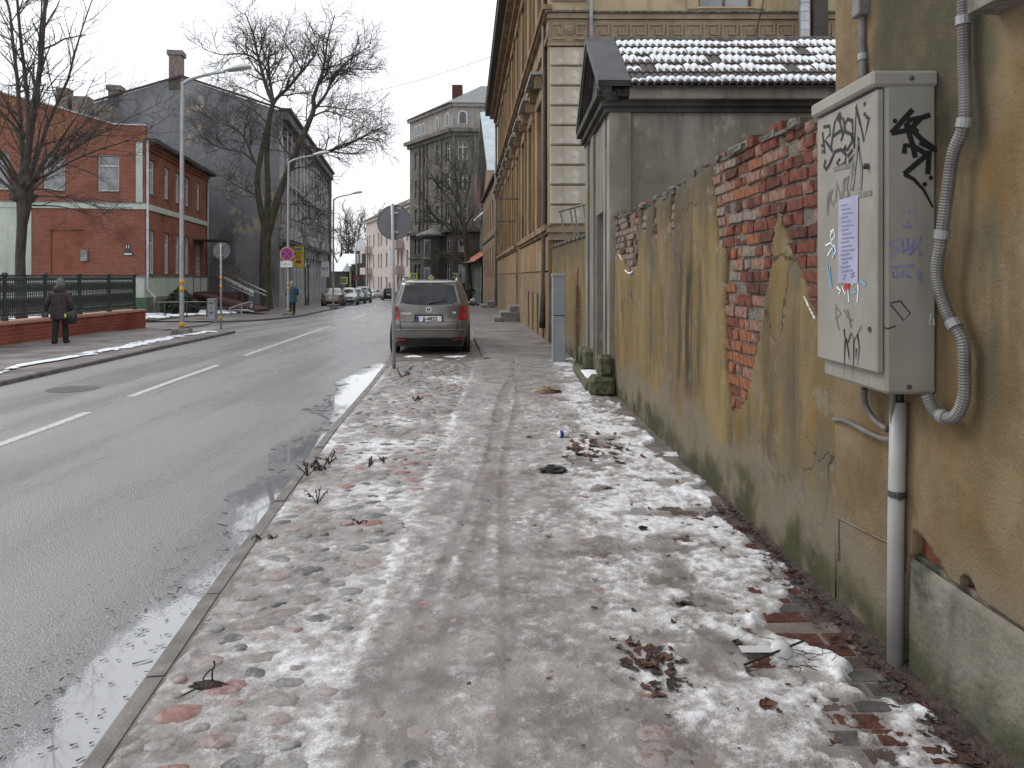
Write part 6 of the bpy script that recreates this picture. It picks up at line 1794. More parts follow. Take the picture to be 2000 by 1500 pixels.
beam(b10, 'mint_panel', M['mint'], C10, UA, NA, 5.45, LA, 1.7 + b_, 5.14 + b_, 0.05)
beam(b10, 'plinth', M['mint'], C10, UA, NA, -0.06, LA, 0.55 + b_, 1.62 + b_, 0.07)
beam(b10, 'plinth_ledge', M['concrete'], C10, UA, NA, -0.1, LA, 1.625 + b_, 1.70 + b_, 0.12)
beam(b10, 'green_base', M['green_paint'], C10, UA, NA, -0.08, LA, 0, 0.54 + b_, 0.10)
# house number plates
beam(b10, 'number_plate', M['plate_green'], C10, UA, NA, 0.72, 0.98, 3.0 + b_, 3.35 + b_, 0.03, -0.01)
beam(b10, 'street_plate', M['plate_green'], C10, UA, NA, 0.58, 1.06, 2.72 + b_, 2.92 + b_, 0.03, -0.01)
mb = MB(); q = C10 + UA * 2.75 + ZV * (2.45 + b_); mb.obox(q, UA * 0.32, NA * 0.18, ZV * 0.55); mb.build('meter_box', M['zinc_dark'], b10)
# street side
opB = []
for s in (0.75, 3.5, 5.8, 8.0, 10.9):
    opB += [(s, 6.05 + b_, s + 0.85, 7.85 + b_)]
    if s < 10: opB += [(s, 1.80 + b_, s + 0.85, 4.1 + b_)]
dr = (10.6, 0.9 + b_, 11.9, 3.7 + b_)
facade(b10, C10, UB, NB, LB, 8.6 + b_, opB + [dr], M['redbrick'], 0.13, 'street_wall')
for o in opB:
    window(b10, C10, UB, NB, o, 0.13, M['frame_white'], M['window_pale'], 'T', M['concrete'], fw=0.11)
    beam(b10, 'segment_arch', M['redbrick_infill'], C10, UB, NB, o[0] - 0.12, o[2] + 0.12, o[3] + 0.03, o[3] + 0.24, 0.05)
window(b10, C10, UB, NB, dr, 0.13, M['frame_white'], M['window_dark'], 'vh', fw=0.16, name='door')
beam(b10, 'mint_band', M['mint'], C10, UB, NB, -0.09, LB, 5.15 + b_, 5.45 + b_, 0.082)
beam(b10, 'plinth', M['mint'], C10, UB, NB, -0.07, LB, 0.55 + b_, 1.62 + b_, 0.072)
beam(b10, 'plinth_ledge', M['concrete'], C10, UB, NB, -0.1, LB, 1.625 + b_, 1.70 + b_, 0.12)
beam(b10, 'plinth_base', M['gate_front'], C10, UB, NB, -0.08, LB, 0, 0.54 + b_, 0.10)
for z0, z1, pr in ((8.3, 8.45, 0.1), (8.45, 8.62, 0.22)):
    beam(b10, 'eave_course', M['redbrick_infill'], C10, UB, NB, 0, LB, z0 + b_, z1 + b_, pr)
beam(b10, 'eave', M['eave'], C10, UB, NB, -0.1, LB + 0.4, 8.65 + b_, 8.85 + b_, 0.55)
mb = MB(); q = C10 + ZV * (8.85 + b_) + NB * 0.5 + UB * 0.4; mb.prism([q, q - NB * 12, q - NB * 6 + ZV * 1.3], UB * (LB - 0.1)); mb.build('roof', M['roof_grey'], b10)
mb = MB(); mb.obox(C10 + UB * 0.36 - NB * 0.3, UB * (LB - 0.7), -NB * 14, ZV * (8.5 + b_)); mb.build('core', M['redbrick'], b10)
mb = MB(); q = C10 + UB * (LB - 0.1); mb.obox(q, -NB * 14, UB * 0.1, ZV * (8.55 + b_)); mb.build('rear_wall', M['redbrick'], b10)
q = C10 + NA * 0.16 + NB * 0.16
mb = MB(); mb.tube([q + ZV * (8.7 + b_), q + ZV * (1.0 + b_), q + ZV * (0.6 + b_) + NB * 0.35, q + NB * 0.35 + ZV * (0.0 + b_)], 0.065, 8); mb.build('downspout', M['zinc'], b10, True)
q = C10 + UB * (LB - 0.2) + NB * 0.1; mb = MB(); mb.tube([q + ZV * (8.7 + b_), q + ZV * b_], 0.06, 8); mb.build('downspout', M['zinc'], b10, True)
mb = MB(); q = C10 + UB * 9.8 + NB * 0.02 + ZV * (4.0 + b_); mb.obox(q, UB * 3.0, NB * 1.9, ZV * 0.08); mb.build('door_canopy', M['dark_metal'], b10)
for t, zt in ((4.6, 12.3), (6.0, 12.9), (7.2, 13.4)):
    mb = MB(); q = C10 + UA * (t + 0.0) - NA * 9 ; mb.obox(q + ZV * 8, UA * (0.95 if t < 7 else 0.7), -NA * 0.9, ZV * (zt - 8 + b_)); mb.build('chimney', M['chimney'], b10)
# lettering on the plates
def text_mesh(name, body, size, m, bold=0.0):
    """lettering turned into a flat mesh in its own x-y plane"""
    cu = bpy.data.curves.new(name, 'FONT'); cu.body = body; cu.size = size; cu.align_x = 'CENTER'; cu.align_y = 'CENTER'; cu.offset = bold; cu.resolution_u = 3
    o = bpy.data.objects.new(name, cu); COL.objects.link(o)
    me = bpy.data.meshes.new_from_object(o.evaluated_get(bpy.context.evaluated_depsgraph_get()))
    bpy.data.objects.remove(o); bpy.data.curves.remove(cu)
    me.materials.clear(); me.materials.append(m); me.name = name
    return me
def text_obj(name, body, size, O, U, m, parent, bold=0.0):
    U = Vector(U).normalized()
    return place(name, text_mesh(name, body, size, m, bold), basis(O, U, ZV, U.cross(ZV)), parent)
text_obj('number', '11', 0.24, C10 + UA * 0.85 + NA * 0.034 + ZV * (3.19 + b_), -UA, M['sign_white'], b10, 0.004)
for a_, b_w in ((0.66, 0.10), (0.78, 0.24)):
    beam(b10, 'plate_print', M['sign_white'], C10, UA, NA, a_, a_ + b_w, 2.78 + b_, 2.85 + b_, 0.034, -0.031)

# ---------------------------------------------------------------- street furniture
def local(mb, name, m, parent, smooth=False, label=None):
    o = place(name, mb.mesh(name, m, smooth), Matrix.Identity(4), parent, True)
    if label: o['label'] = label
    return o

def lamp_post(x, y, h, armx, army, label, bands=True, head=1.0):
    t = thing('street_lamp', (x, y, zs(y)), label, 'street lamp', 'street lamps along the left pavement')
    mb = MB(); mb.tube(smooth_path([(0, 0, 0), (0, 0, h * 0.5), (0.02, 0, h * 0.93), (0.10 * armx / abs(armx), 0.0, h * 0.985), (armx * 0.35, army * 0.35, h + 0.10), (armx * 0.7, army * 0.7, h + 0.22)], 6), [0.068 - 0.032 * i / 30 for i in range(31)], 10); local(mb, 'pole', M['galv'], t, True)
    d = Vector((armx, army, 0.30)).normalized(); c = Vector((armx * 0.68, army * 0.68, h + 0.215)); side = d.cross(ZV).normalized(); up = side.cross(d)
    mb = MB(); P = []
    prof = ((0, 0.05, 0.05), (0.1, 0.10, 0.07), (0.3, 0.15, 0.11), (0.55, 0.15, 0.12), (0.72, 0.11, 0.085), (0.8, 0.03, 0.02))
    for s, w, hh in prof:
        s *= head; P.append([c + d * s + side * (w * math.cos(2 * math.pi * k / 12)) + up * (0.03 + hh * max(0, math.sin(2 * math.pi * k / 12)) + 0.35 * hh * min(0, math.sin(2 * math.pi * k / 12))) for k in range(13)])
    mb.grid(P); local(mb, 'lamp_head', M['lamp_head'], t, True)
    mb = MB(); P = [[c + d * (s * head) + side * (w * 0.8 * k) + up * -0.012 for k in (-1, 1)] for s, w, hh in prof[1:5]]; mb.grid(P); local(mb, 'lens', M['clear_plastic'], t)
    if bands:
        for z in (0.27, 1.29, 1.50):
            mb = MB(); mb.tube([(0, 0, z - 0.07), (0, 0, z + 0.07)], 0.071, 12); local(mb, 'reflective_band', M['orange_band'], t, True)
    mb = MB(); mb.chbox((0, 0, 0.06), (0.46, 0.40, 0.20), 0.02); local(mb, 'footing', M['concrete'], t)
    return t
lamp_post(-9.50, 22.1, 7.35, 1.75, 0.1, 'nearest tall grey street lamp beside the iron fence')
lamp2 = lamp_post(-10.78, 37.0, 7.5, 1.75, 0.1, 'street lamp carrying the round no-stopping sign')
lamp_post(-12.1, 52.0, 7.5, 1.75, 0.1, 'street lamp beside the parked beige car')
lamp_post(-18.1, 96, 7.6, -1.9, 0.1, 'distant street lamp in front of the pink house', False, 1.6)
lamp_post(-22.2, 118, 7.3, -1.9, 0.1, 'farthest street lamp left of the pink house balconies', False, 1.6)

def sign_post(name, x, y, h, label, r=0.03, bands=(), lean=0.0):
    t = thing(name, (x, y, zs(y)), label, 'sign post')
    mb = MB(); mb.tube([(0, 0, -0.02), (lean, 0, h)], r, 10); local(mb, 'post', M['galv'], t, True)
    for z in bands:
        mb = MB(); mb.tube([(0, 0, z - 0.06), (0, 0, z + 0.06)], r + 0.006, 10); local(mb, 'reflective_band', M['orange_band'], t, True)
    return t
def back_disc(t, z, rad, y=0.05):
    mb = MB(); mb.disc((0, y, z), rad, (0, 1, 0), 0.012, 40); mb.ring((0, y - 0.012, z), rad - 0.008, rad + 0.002, (0, 1, 0), 0.024, 40); o = local(mb, 'sign_disc', M['sign_back'], t)
    for dz in (-rad * 0.55, rad * 0.55):
        mb = MB(); mb.box((0, 0.03, z + dz), (0.14, 0.035, 0.03)); local(mb, 'clamp', M['galv'], t)
t = sign_post('road_sign', -2.09, 13.62, 2.96, 'grey back of a round road sign on the post beside the parked car', 0.031, lean=-0.03)
t.location.z = -0.02
back_disc(t, 2.63, 0.31)
mb = MB(); mb.box((0.08, 0.047, 2.89), (0.07, 0.004, 0.02)); local(mb, 'sticker', M['sign_yellow'], t)
mb = MB(); mb.chbox((0.02, 0, 0.01), (0.12, 0.10, 0.06), 0.01); local(mb, 'foot', M['dark_metal'], t)
t = sign_post('road_sign', -9.32, 24.6, 2.72, 'grey back of a small round sign with orange bands by the driveway', 0.03, (0.35, 1.35, 1.62))
back_disc(t, 2.5, 0.275)
# no stopping sign on the second lamp
t = thing('no_stopping_sign', (-10.80, 36.85, zs(37) + 2.6), 'red and blue no-stopping sign with a white plate below', 'sign')
Y0 = -0.04
mb = MB(); mb.disc((0, 0, 0.35), 0.325, (0, -1, 0), 0.02, 32); local(mb, 'red_rim', M['sign_red'], t)
mb = MB(); mb.ring((0, -0.021, 0.35), 0.315, 0.328, (0, -1, 0), 0.004, 32); local(mb, 'white_edge', M['sign_white'], t)
mb = MB(); mb.disc((0, -0.021, 0.35), 0.235, (0, -1, 0), 0.004, 32); local(mb, 'blue_field', M['sign_blue'], t)
for sg in (1, -1):
    mb = MB(); c = math.cos(R(45)) * 0.235
    p, q = Vector((-c, -0.026 - 0.003 * (sg + 1), 0.35 - c * sg)), Vector((c, -0.026 - 0.003 * (sg + 1), 0.35 + c * sg)); n = Vector((-sg, 0, 1)).normalized() * 0.035
    mb.prism([p + n, q + n, q - n, p - n], (0, -0.003, 0)); local(mb, 'red_bar', M['sign_red'], t)
mb = MB(); mb.prism([(0.16, 0.06, 0.16), (0.46, 0.06, 0.32), (0.20, 0.06, 0.56)], (0, 0.01, 0)); local(mb, 'rear_plate', M['sign_back'], t)
mb = MB(); mb.box((-0.02, 0, -0.13), (0.58, 0.02, 0.30)); wpn = local(mb, 'white_plate', M['sign_white'], t)
for x in (-0.25, 0.21):
    mb = MB(); mb.prism([(x - 0.035, -0.011, -0.04), (x + 0.035, -0.011, -0.04), (x, -0.011, 0.01)], (0, -0.002, 0)); mb.box((x, -0.012, -0.12), (0.018, 0.003, 0.17)); local(mb, 'arrow', M['sign_black'], t)
def ltext(name, body, size, loc, m, parent, bold=0.0):
    return place(name, text_mesh(name, body, size, m, bold), Matrix.Translation(loc) @ Matrix.Rotation(R(90), 4, 'X'), parent, True)
ltext('distance', '25 m', 0.15, (-0.02, -0.014, -0.14), M['sign_black'], t)
# yellow banner on the slate house front, standing out into the street
bp = C9 + UF * 3.0 + NF * 0.9 + ZV * 1.5
pos0 = PX(583, 502, 60.0)
t = thing('banner', (pos0.x, 60.0, pos0.z - 0.85), 'tall yellow advertising banner on the slate house front', 'banner')
mb = MB(); mb.box((0, 0, 0.85), (0.86, 0.05, 1.66)); local(mb, 'panel', M['banner'], t)
mb = MB(); mb.prism([(0.30 * math.cos(k * math.pi / 10), -0.027, 1.46 + 0.09 * math.sin(k * math.pi / 10)) for k in range(20)], (0, -0.003, 0)); local(mb, 'blue_oval', M['sign_blue'], t)
for i in range(5):
    mb = MB(); mb.box((-0.17 + i * 0.085, -0.034, 1.46), (0.05, 0.004, 0.06)); local(mb, 'letter', M['sign_white'], t)
for i, (z, w) in enumerate(((1.2, 0.62), (1.02, 0.66), (0.85, 0.42), (0.76, 0.40))):
    mb = MB(); mb.box((0.02, -0.028, z), (w, 0.004, 0.05)); local(mb, 'print_line', M['tail_bright'], t)
mb = MB(); mb.box((0.02, -0.03, 0.48), (0.42, 0.01, 0.24)); local(mb, 'red_field', M['sign_red'], t)
mb = MB(); mb.box((0.44, 0.03, 0.85), (0.03, 0.04, 1.9)); local(mb, 'bracket', M['dark_metal'], t)
# company sign
pos0 = PX(635, 526, 82.0)
t = thing('company_sign', (pos0.x, 82.0, pos0.z - 0.8), 'white projecting sign with dark and red letters on the slate house', 'sign')
mb = MB(); mb.chbox((0, 0, 0.8), (0.82, 0.12, 1.62), 0.02); local(mb, 'panel', M['sign_white'], t)
ltext('letters', 'G  S', 0.40, (0, -0.07, 0.86), M['sign_black'], t, 0.006); ltext('red_letter', '4', 0.40, (-0.02, -0.07, 0.84), M['sign_red'], t, 0.006)
mb = MB(); mb.box((-0.6, 0, 1.5), (0.5, 0.05, 0.05)); local(mb, 'bracket', M['dark_metal'], t)
# crossing signs and priority sign beyond the car
def square_sign(u, v, Y, size, label, full=True):
    p = PX(u, v, Y); t = thing('crossing_sign', (p.x, Y, zs(Y)), label, 'sign'); z = p.z - zs(Y)
    mb = MB(); mb.tube([(0, 0.05, 0), (0, 0.05, z + size / 2)], 0.04, 8); local(mb, 'post', M['galv'], t)
    mb = MB(); mb.box((0, 0, z), (size, 0.03, size)); local(mb, 'yellow_board', M['hi_vis'], t)
    s = size * 0.66
    if full:
        mb = MB(); mb.box((0, -0.018, z), (s, 0.006, s)); local(mb, 'blue_field', M['sign_blue'], t)
        mb = MB(); mb.prism([(-s * 0.36, -0.022, z - s * 0.32), (s * 0.36, -0.022, z - s * 0.32), (0, -0.022, z + s * 0.38)], (0, -0.004, 0)); local(mb, 'white_triangle', M['sign_white'], t)
        mb = MB(); mb.tube([(0, -0.03, z + s * 0.1), (0, -0.03, z - s * 0.1), (-s * 0.12, -0.03, z - s * 0.28)], s * 0.05, 4); mb.tube([(0, -0.03, z - s * 0.08), (s * 0.14, -0.03, z - s * 0.28)], s * 0.05, 4); mb.disc((0, -0.03, z + s * 0.17), s * 0.06, (0, -1, 0), 0.004, 10); local(mb, 'walking_figure', M['sign_black'], t)
    else:
        mb = MB(); mb.box((-size * 0.06, -0.018, z), (size * 0.87, 0.006, size * 0.80)); local(mb, 'grey_field', M['sign_back'], t)
square_sign(808, 540, 70, 0.62, 'yellow-edged pedestrian crossing sign above the grey-brown car roof')
square_sign(672, 548, 105, 0.95, 'yellow-edged sign seen from behind by the ochre cottage', False)
square_sign(889, 538, 78, 0.5, 'narrow yellow-edged crossing sign near the walking man in black', False)
p = PX(842, 542.5, 72); t = thing('priority_sign', (p.x, 72, zs(72)), 'yellow diamond priority road sign above the car roof', 'sign'); z = p.z - zs(72)
mb = MB(); mb.tube([(0, 0.05, 0), (0, 0.05, z + 0.1)], 0.04, 8); local(mb, 'post', M['galv'], t)
for r_, y_, m_ in ((0.31, 0, 'sign_white'), (0.22, -0.022, 'sign_yellow')):
    mb = MB(); mb.prism([(r_, y_, z), (0, y_, z + r_), (-r_, y_, z), (0, y_, z - r_)], (0, 0.02, 0)); local(mb, 'diamond', M[m_], t)
p = PX(696, 543, 110); t = thing('round_sign', (p.x, 110, zs(110)), 'small faded red round sign on a post before the wooden house', 'sign'); z = p.z - zs(110)
mb = MB(); mb.tube([(0, 0.05, 0), (0, 0.05, z + 4.5)], 0.06, 8); local(mb, 'post', M['galv'], t)
mb = MB(); mb.disc((0, 0, z), 0.36, (0, -1, 0), 0.03, 20); local(mb, 'disc', M['tail_bright'], t)
mb = MB(); mb.disc((0, -0.031, z), 0.2, (0, -1, 0), 0.01, 20); local(mb, 'centre', M['sign_blue'], t)
# overhead cable
mb = MB(); a, b = PX(600, 196, 60), PX(962, 110, 48)
mb.tube([a.lerp(b, i / 12) - ZV * (0.5 * math.sin(math.pi * i / 12)) for i in range(13)], 0.014, 4); mb.build('overhead_cable', M['plastic'], label='thin overhead cable crossing the sky above the street', cat='cable')

# ---------------------------------------------------------------- iron fence on its brick wall
FXf = lambda y: -12.2 - 0.026 * (y - 18.3)
fw = thing('fence_wall', (-12.3, 18, 0), 'low red brick wall with pink cap under the iron fence', 'wall')
a, b = Vector((FXf(9), 9, -0.1)), Vector((FXf(26), 26, -0.1))
mb = MB(); mb.obox(a, b - a, (-0.55, 0, 0), (0, 0, 0.58)); mb.build('brick_wall', M['fencebrick'], fw)
n_c = 14
for i in range(n_c):
    p, q = a.lerp(b, i / n_c), a.lerp(b, (i + 1) / n_c - 0.001)
    mb = MB(); mb.obox(p + Vector((0.03, 0, 0.582)), q - p, (-0.61, 0, 0), (0, 0, 0.065)); mb.build('cap_stone', M['wall_cap'], fw)
fe = thing('iron_fence', (-12.5, 18, 0.55), 'dark cast-iron fence with ornate panels on the low brick wall', 'fence')
FY = [25.85 - 1.72 * k for k in range(10)]
fx = lambda y: FXf(y) - 0.32
mb = MB(); mb.lathe((0, 0, 0), [(0.085, 0), (0.085, 0.08), (0.055, 0.12), (0.05, 0.5), (0.06, 0.52), (0.05, 0.56), (0.05, 1.08), (0.075, 1.12), (0.075, 1.17), (0.05, 1.2)], 10)
post_me = mb.mesh('fence_post', M['iron'], False)
mb = MB(); L = 1.60
for z in (0.06, 0.22, 0.62, 0.92, 1.12): mb.obox((-0.012, 0, z), (0.024, 0, 0), (0, L, 0), (0, 0, 0.022))
nb_ = 19
for i in range(nb_ + 1):
    y = L * i / nb_
    mb.obox((-0.008, y - 0.008, 0.06), (0.016, 0, 0), (0, 0.016, 0), (0, 0, 1.07))
    if i < nb_:
        yc = y + L / nb_ / 2; w = L / nb_ * 0.5
        mb.tube([(0, yc - w, 0.23), (0, yc, 0.42), (0, yc + w, 0.62)], 0.015, 4, False); mb.tube([(0, yc + w, 0.23), (0, yc, 0.42), (0, yc - w, 0.62)], 0.013, 4, False)
        mb.tube([(0, yc - w, 0.63), (0, yc - w * 0.2, 0.78), (0, yc, 0.91)], 0.013, 4, False); mb.tube([(0, yc + w, 0.63), (0, yc + w * 0.2, 0.78), (0, yc, 0.91)], 0.013, 4, False)
        mb.ring((-0.008, yc, 1.03), 0.018, 0.042, (1, 0, 0), 0.016, 8)
        mb.ring((-0.008, yc, 0.145), 0.018, 0.042, (1, 0, 0), 0.016, 8)
        mb.prism([(-0.006, yc, 0.50), (-0.006, yc + 0.03, 0.42), (-0.006, yc, 0.34), (-0.006, yc - 0.03, 0.42)], (0.012, 0, 0))
panel_me = mb.mesh('fence_panel', M['iron'])
for i, y in enumerate(FY):
    place('fence_post', post_me, Matrix.Translation((fx(y), y, 0.55)), fe)
    if i < len(FY) - 1:
        place('fence_panel', panel_me, Matrix.Translation((fx(y - 1.66), y - 1.66, 0.55)) @ Matrix.Rotation(0.026, 4, 'Z'), fe)

# ---------------------------------------------------------------- small things on the lawn
t = thing('feeder_pillar', (-17.35, 44.2 * 0.71, 0), 'pale grey feeder pillar standing on the snowy lawn', 'cabinet')
yf = 30.8; t.location = ((415 - 1000) / 1500 * yf, yf, zs(yf) + 0.03); WM[t.name] = Matrix.Translation(t.location)
mb = MB(); mb.chbox((0, 0, 0.40), (0.31, 0.25, 0.80), 0.012); local(mb, 'body', M['slim_cabinet'], t)
mb = MB(); mb.chbox((0, 0, 0.81), (0.34, 0.28, 0.05), 0.012); local(mb, 'lid', M['slim_cabinet'], t)
for z, w in ((0.66, 0.2), (0.28, 0.16)): 
    mb = MB(); mb.box((0, -0.127, z), (w, 0.004, 0.05)); local(mb, 'vent', M['dark_metal'], t)
mb = MB(); mb.disc((-0.02, -0.126, 0.47), 0.035, (0, -1, 0), 0.004, 12); local(mb, 'round_label', M['tail_bright'], t)
t = thing('low_rail', (-15, 33, 0), 'low dark tubular rail along the lawn', 'railing')
P = [PX(296, 604, 33.5), PX(297, 592, 33.5), PX(300, 590.5, 33.5), PX(380, 590, 33), PX(433, 590.5, 32.5)]
mb = MB(); mb.tube(P, 0.035, 8); mb.build('top_tube', M['dark_metal'], t, True)
for u, v in ((322, 590.5), (365, 590), (404, 590)):
    q = PX(u, v, 33); mb = MB(); mb.tube([q, q - ZV * 0.65], 0.03, 6); mb.build('stanchion', M['dark_metal'], t)
t = thing('kerb_rail', (-15, 33, 0), 'short bent grey rail at the driveway corner', 'railing')
mb = MB(); mb.tube(smooth_path([PX(450, 617, 31.5), PX(450, 603, 31.5), PX(452, 601, 31.6), PX(490, 590, 34.0), PX(490, 601, 34.0)], 4), 0.03, 8); mb.build('rail', M['galv'], t, True)
q = PX(472, 596, 32.8); mb = MB(); mb.tube([q, q - ZV * 0.45], 0.025, 6); mb.build('stanchion', M['galv'], t)
# ramp with handrails
t = thing('entrance_ramp', (-15.5, 40, zs(40)), 'oxide red entrance ramp with bright handrails beside the slate firewall', 'ramp')
pa, pb = PX(377, 572, 46), PX(503, 604, 38.5)
mb = MB(); d = pb - pa; side = Vector((0.2, 1.3, 0)); mb.prism([pa, pb, pb - ZV * 0.14, pa - ZV * 0.16], side); mb.build('deck', M['rail_red'], t)
for k, off in enumerate((Vector((0, 0, 0)), side)):
    p0 = PX(440, 556, 43.0) + off; p1 = PX(497, 574, 38.9) + off
    mb = MB(); mb.tube([p0 + ZV * 0.35, p1 + ZV * 0.08], 0.03, 8); mb.build('handrail', M['galv'], t, True)
    mb = MB(); mb.tube([p0 + ZV * 0.05, p1 - ZV * 0.12], 0.025, 8); mb.build('handrail', M['galv'], t, True)
    for j in range(6):
        q = p0.lerp(p1, j / 5); mb = MB(); mb.tube([q + ZV * (0.35 - 0.27 * j / 5), q - ZV * 0.75], 0.018, 6); mb.build('baluster', M['dark_metal'], t)
a0 = PX(437, 542, 46); a1 = PX(495, 573, 44); 
for dz_ in (0, 0.14):
    mb = MB(); mb.tube([a0 + ZV * dz_ - Vector((0, 0, 0.1)), a1 + ZV * dz_], 0.035, 8); mb.build('stair_rail', M['frame_white'], t, True)
mb = MB(); q = PX(377, 570, 47); mb.obox(q - ZV * 0.9, (2.6, 0.3, 0), (0, 2, 0), (0, 0, 0.9)); mb.build('landing', M['rail_red'], t)
for u in (378, 392, 408, 424):
    q = PX(u, 560, 46.8); mb = MB(); mb.tube([q + ZV * 0.6, q - ZV * 0.4], 0.02, 6); mb.build('baluster', M['dark_metal'], t)
mb = MB(); mb.tube([PX(376, 541, 46.8), PX(428, 542, 46.8)], 0.03, 6); mb.build('landing_rail', M['dark_metal'], t)
# bush
t = thing('evergreen_bush', (-16.7, 38.5, zs(38)), 'dark evergreen bush under the brick house windows', 'bush')
rng = random.Random(8); mb = MB()
for i in range(2200):
    th = rng.uniform(0, 6.28); rr = math.sqrt(rng.random()); hh = rng.random()
    w = 1.0 * (0.55 + 0.6 * math.sin(math.pi * min(1, hh * 0.8 + 0.15))) * (1 - 0.5 * hh)
    c = Vector((w * rr * math.cos(th), w * rr * math.sin(th), 0.05 + 1.35 * hh * (1 - 0.25 * rr)))
    a = Vector((rng.gauss(0, 1), rng.gauss(0, 1), rng.gauss(0, 1))).normalized(); b = a.orthogonal().normalized(); s = rng.uniform(0.05, 0.12)
    mb.add([c + a * s, c + b * s * 0.5, c - a * s, c - b * s * 0.5], [(0, 1, 2, 3)])
local(mb, 'foliage', M['bush'], t)
mb = MB(); mb.tube([(0, 0, -0.1), (0.02, 0, 0.9)], [0.05, 0.02], 6); local(mb, 'stem', M['bark'], t)
t.location = PX(352, 605, 38.5); t.location.z = zs(38.5) + 0.03

# ---------------------------------------------------------------- trees
def branch(mb, p, d, L, r, rng, wander=0.18, trop=0.0, nseg=5, nside=5, tip=0.35):
    pts = [Vector(p)]; d = Vector(d).normalized(); rad = [r]
    for i in range(nseg):
        d = (d + Vector((rng.gauss(0, wander), rng.gauss(0, wander), rng.gauss(0, wander) + trop))).normalized()
        pts.append(pts[-1] + d * L / nseg); rad.append(r * (1 - (1 - tip) * (i + 1) / nseg))
    mb.tube(pts, rad, nside, False)
    return pts, rad
def along(pts, t):
    f = t * (len(pts) - 1); i = min(int(f), len(pts) - 2); k = f - i
    return pts[i].lerp(pts[i + 1], k), (pts[i + 1] - pts[i]).normalized()
def twigs(mb, pts, rad, rng, lvl, spec):
    """spec: list of (count per m, length factor range, angle, radius factor, wander, trop, min radius)"""
    if lvl >= len(spec): return
    dens, (l0, l1), ang, rf, wan, trop, rmin, t0 = spec[lvl]
    L = sum((b - a).length for a, b in zip(pts[:-1], pts[1:]))
    n = max(1, int(dens * L + rng.random()))
    for k in range(n):
        t = t0 + (1 - t0) * (k + rng.random()) / n
        p, d = along(pts, min(t, 0.999))
        a = d.orthogonal().normalized(); a.rotate(Matrix.Rotation(rng.uniform(0, 6.283), 3, d))
        an = R(rng.gauss(ang, 10)); nd = d * math.cos(an) + a * math.sin(an)
        r = max(rmin, (rad[min(int(t * (len(rad) - 1)), len(rad) - 1)]) * rf)
        ln = rng.uniform(l0, l1) * (1.15 - 0.55 * t)
        q, rr = branch(mb, p, nd, ln, r, rng, wan, trop, 4 if lvl < len(spec) - 1 else 3, 4 if lvl == 0 else 3, 0.4)
        twigs(mb, q, rr, rng, lvl + 1, spec)

# tree behind the iron fence (pollarded, long shoots)
rng = random.Random(21)
t = thing('pollarded_tree', (-14.7, 23, 0), 'bare pollarded tree with long thin shoots behind the iron fence', 'tree', 'bare street trees')
mb = MB(); mb.tube([(0.05, 0, -0.1), (0.0, 0, 0.6), (-0.03, 0, 2.2), (0.03, 0, 3.2), (0.10, 0, 3.9), (0.10, 0, 4.5), (0.12, 0, 4.9)], [0.19, 0.155, 0.135, 0.14, 0.21, 0.27, 0.16], 12)
for i in range(14):
    a = rng.uniform(0, 6.28); z = rng.uniform(3.9, 4.7); mb.tube([(0.1, 0, z), (0.1 + 0.38 * math.cos(a), 0.38 * math.sin(a), z + rng.uniform(0.0, 0.2))], [0.16, 0.07], 6)
local(mb, 'trunk', M['bark'], t, True)
mb = MB()
spec = [(2.6, (0.8, 2.2), 38, 0.5, 0.10, 0.03, 0.009, 0.12), (3.2, (0.4, 1.2), 38, 0.55, 0.14, 0.0, 0.0068, 0.1), (2.8, (0.25, 0.7), 40, 0.7, 0.16, -0.02, 0.0052, 0.1)]
shoots = [((0.1, 0, 4.6), (0.02, 0, 1), 9.5, 0.10, 0.03), ((0.05, 0.1, 4.6), (-0.22, 0.1, 1), 8.5, 0.08, 0.03), ((0.2, -0.1, 4.6), (0.16, -0.1, 1), 8.0, 0.075, 0.03), ((0.2, 0.1, 4.6), (0.36, 0.1, 1), 6.5, 0.06, 0.03)]
for k in range(15):
    az = k * 2.4 + rng.uniform(-0.3, 0.3); el = rng.uniform(0.35, 1.9)
    shoots.append(((0.1 + 0.25 * math.cos(az), 0.25 * math.sin(az), rng.uniform(4.1, 4.7)), (math.cos(az), math.sin(az), el), rng.uniform(2.8, 4.2), rng.uniform(0.030, 0.055), rng.uniform(-0.03, 0.05)))
for k in range(3):
    az = rng.uniform(-1.2, 1.2); shoots.append(((0.25, 0, rng.uniform(3.6, 4.3)), (math.cos(az), math.sin(az), 0.1), rng.uniform(1.5, 2.8), 0.03, -0.10))
for p, d, L, r, tr in shoots:
    pts, rad = branch(mb, p, d, L, r, rng, 0.07, tr, 8, 6, 0.15)
    twigs(mb, pts, rad, rng, 0, spec)
local(mb, 'crown', M['bark'], t)

# big tree in front of the slate house
rng = random.Random(5)
TY = 50.0
t = thing('big_bare_tree', (-16.0, TY, zs(TY)), 'big spreading bare tree with forked trunk before the slate house', 'tree', 'bare street trees')
def crop2(cx, cy, dy=0.0): return PX(350 + cx / 3.75, cy / 3.75, TY + dy)
mb = MB(); 
def limb(mb, pl, r0, r1, dys=(0, 0), n=4, ns=9):
    pts = [crop2(x, y, dys[0] + (dys[1] - dys[0]) * i / (len(pl) - 1)) for i, (x, y) in enumerate(pl)]
    sp = smooth_path(pts, n); m = len(sp)
    rad = [r0 + (r1 - r0) * i / (m - 1) for i in range(m)]
    mb.tube(sp, rad, ns, False); return sp, rad
L_ = []
L_.append(limb(mb, [(640, 2265), (632, 2100), (630, 1850), (640, 1650)], 0.42, 0.33))
L_.append(limb(mb, [(632, 1700), (590, 1500), (572, 1330), (590, 1180), (640, 950), (665, 830), (690, 745)], 0.21, 0.13, (0, -1)))
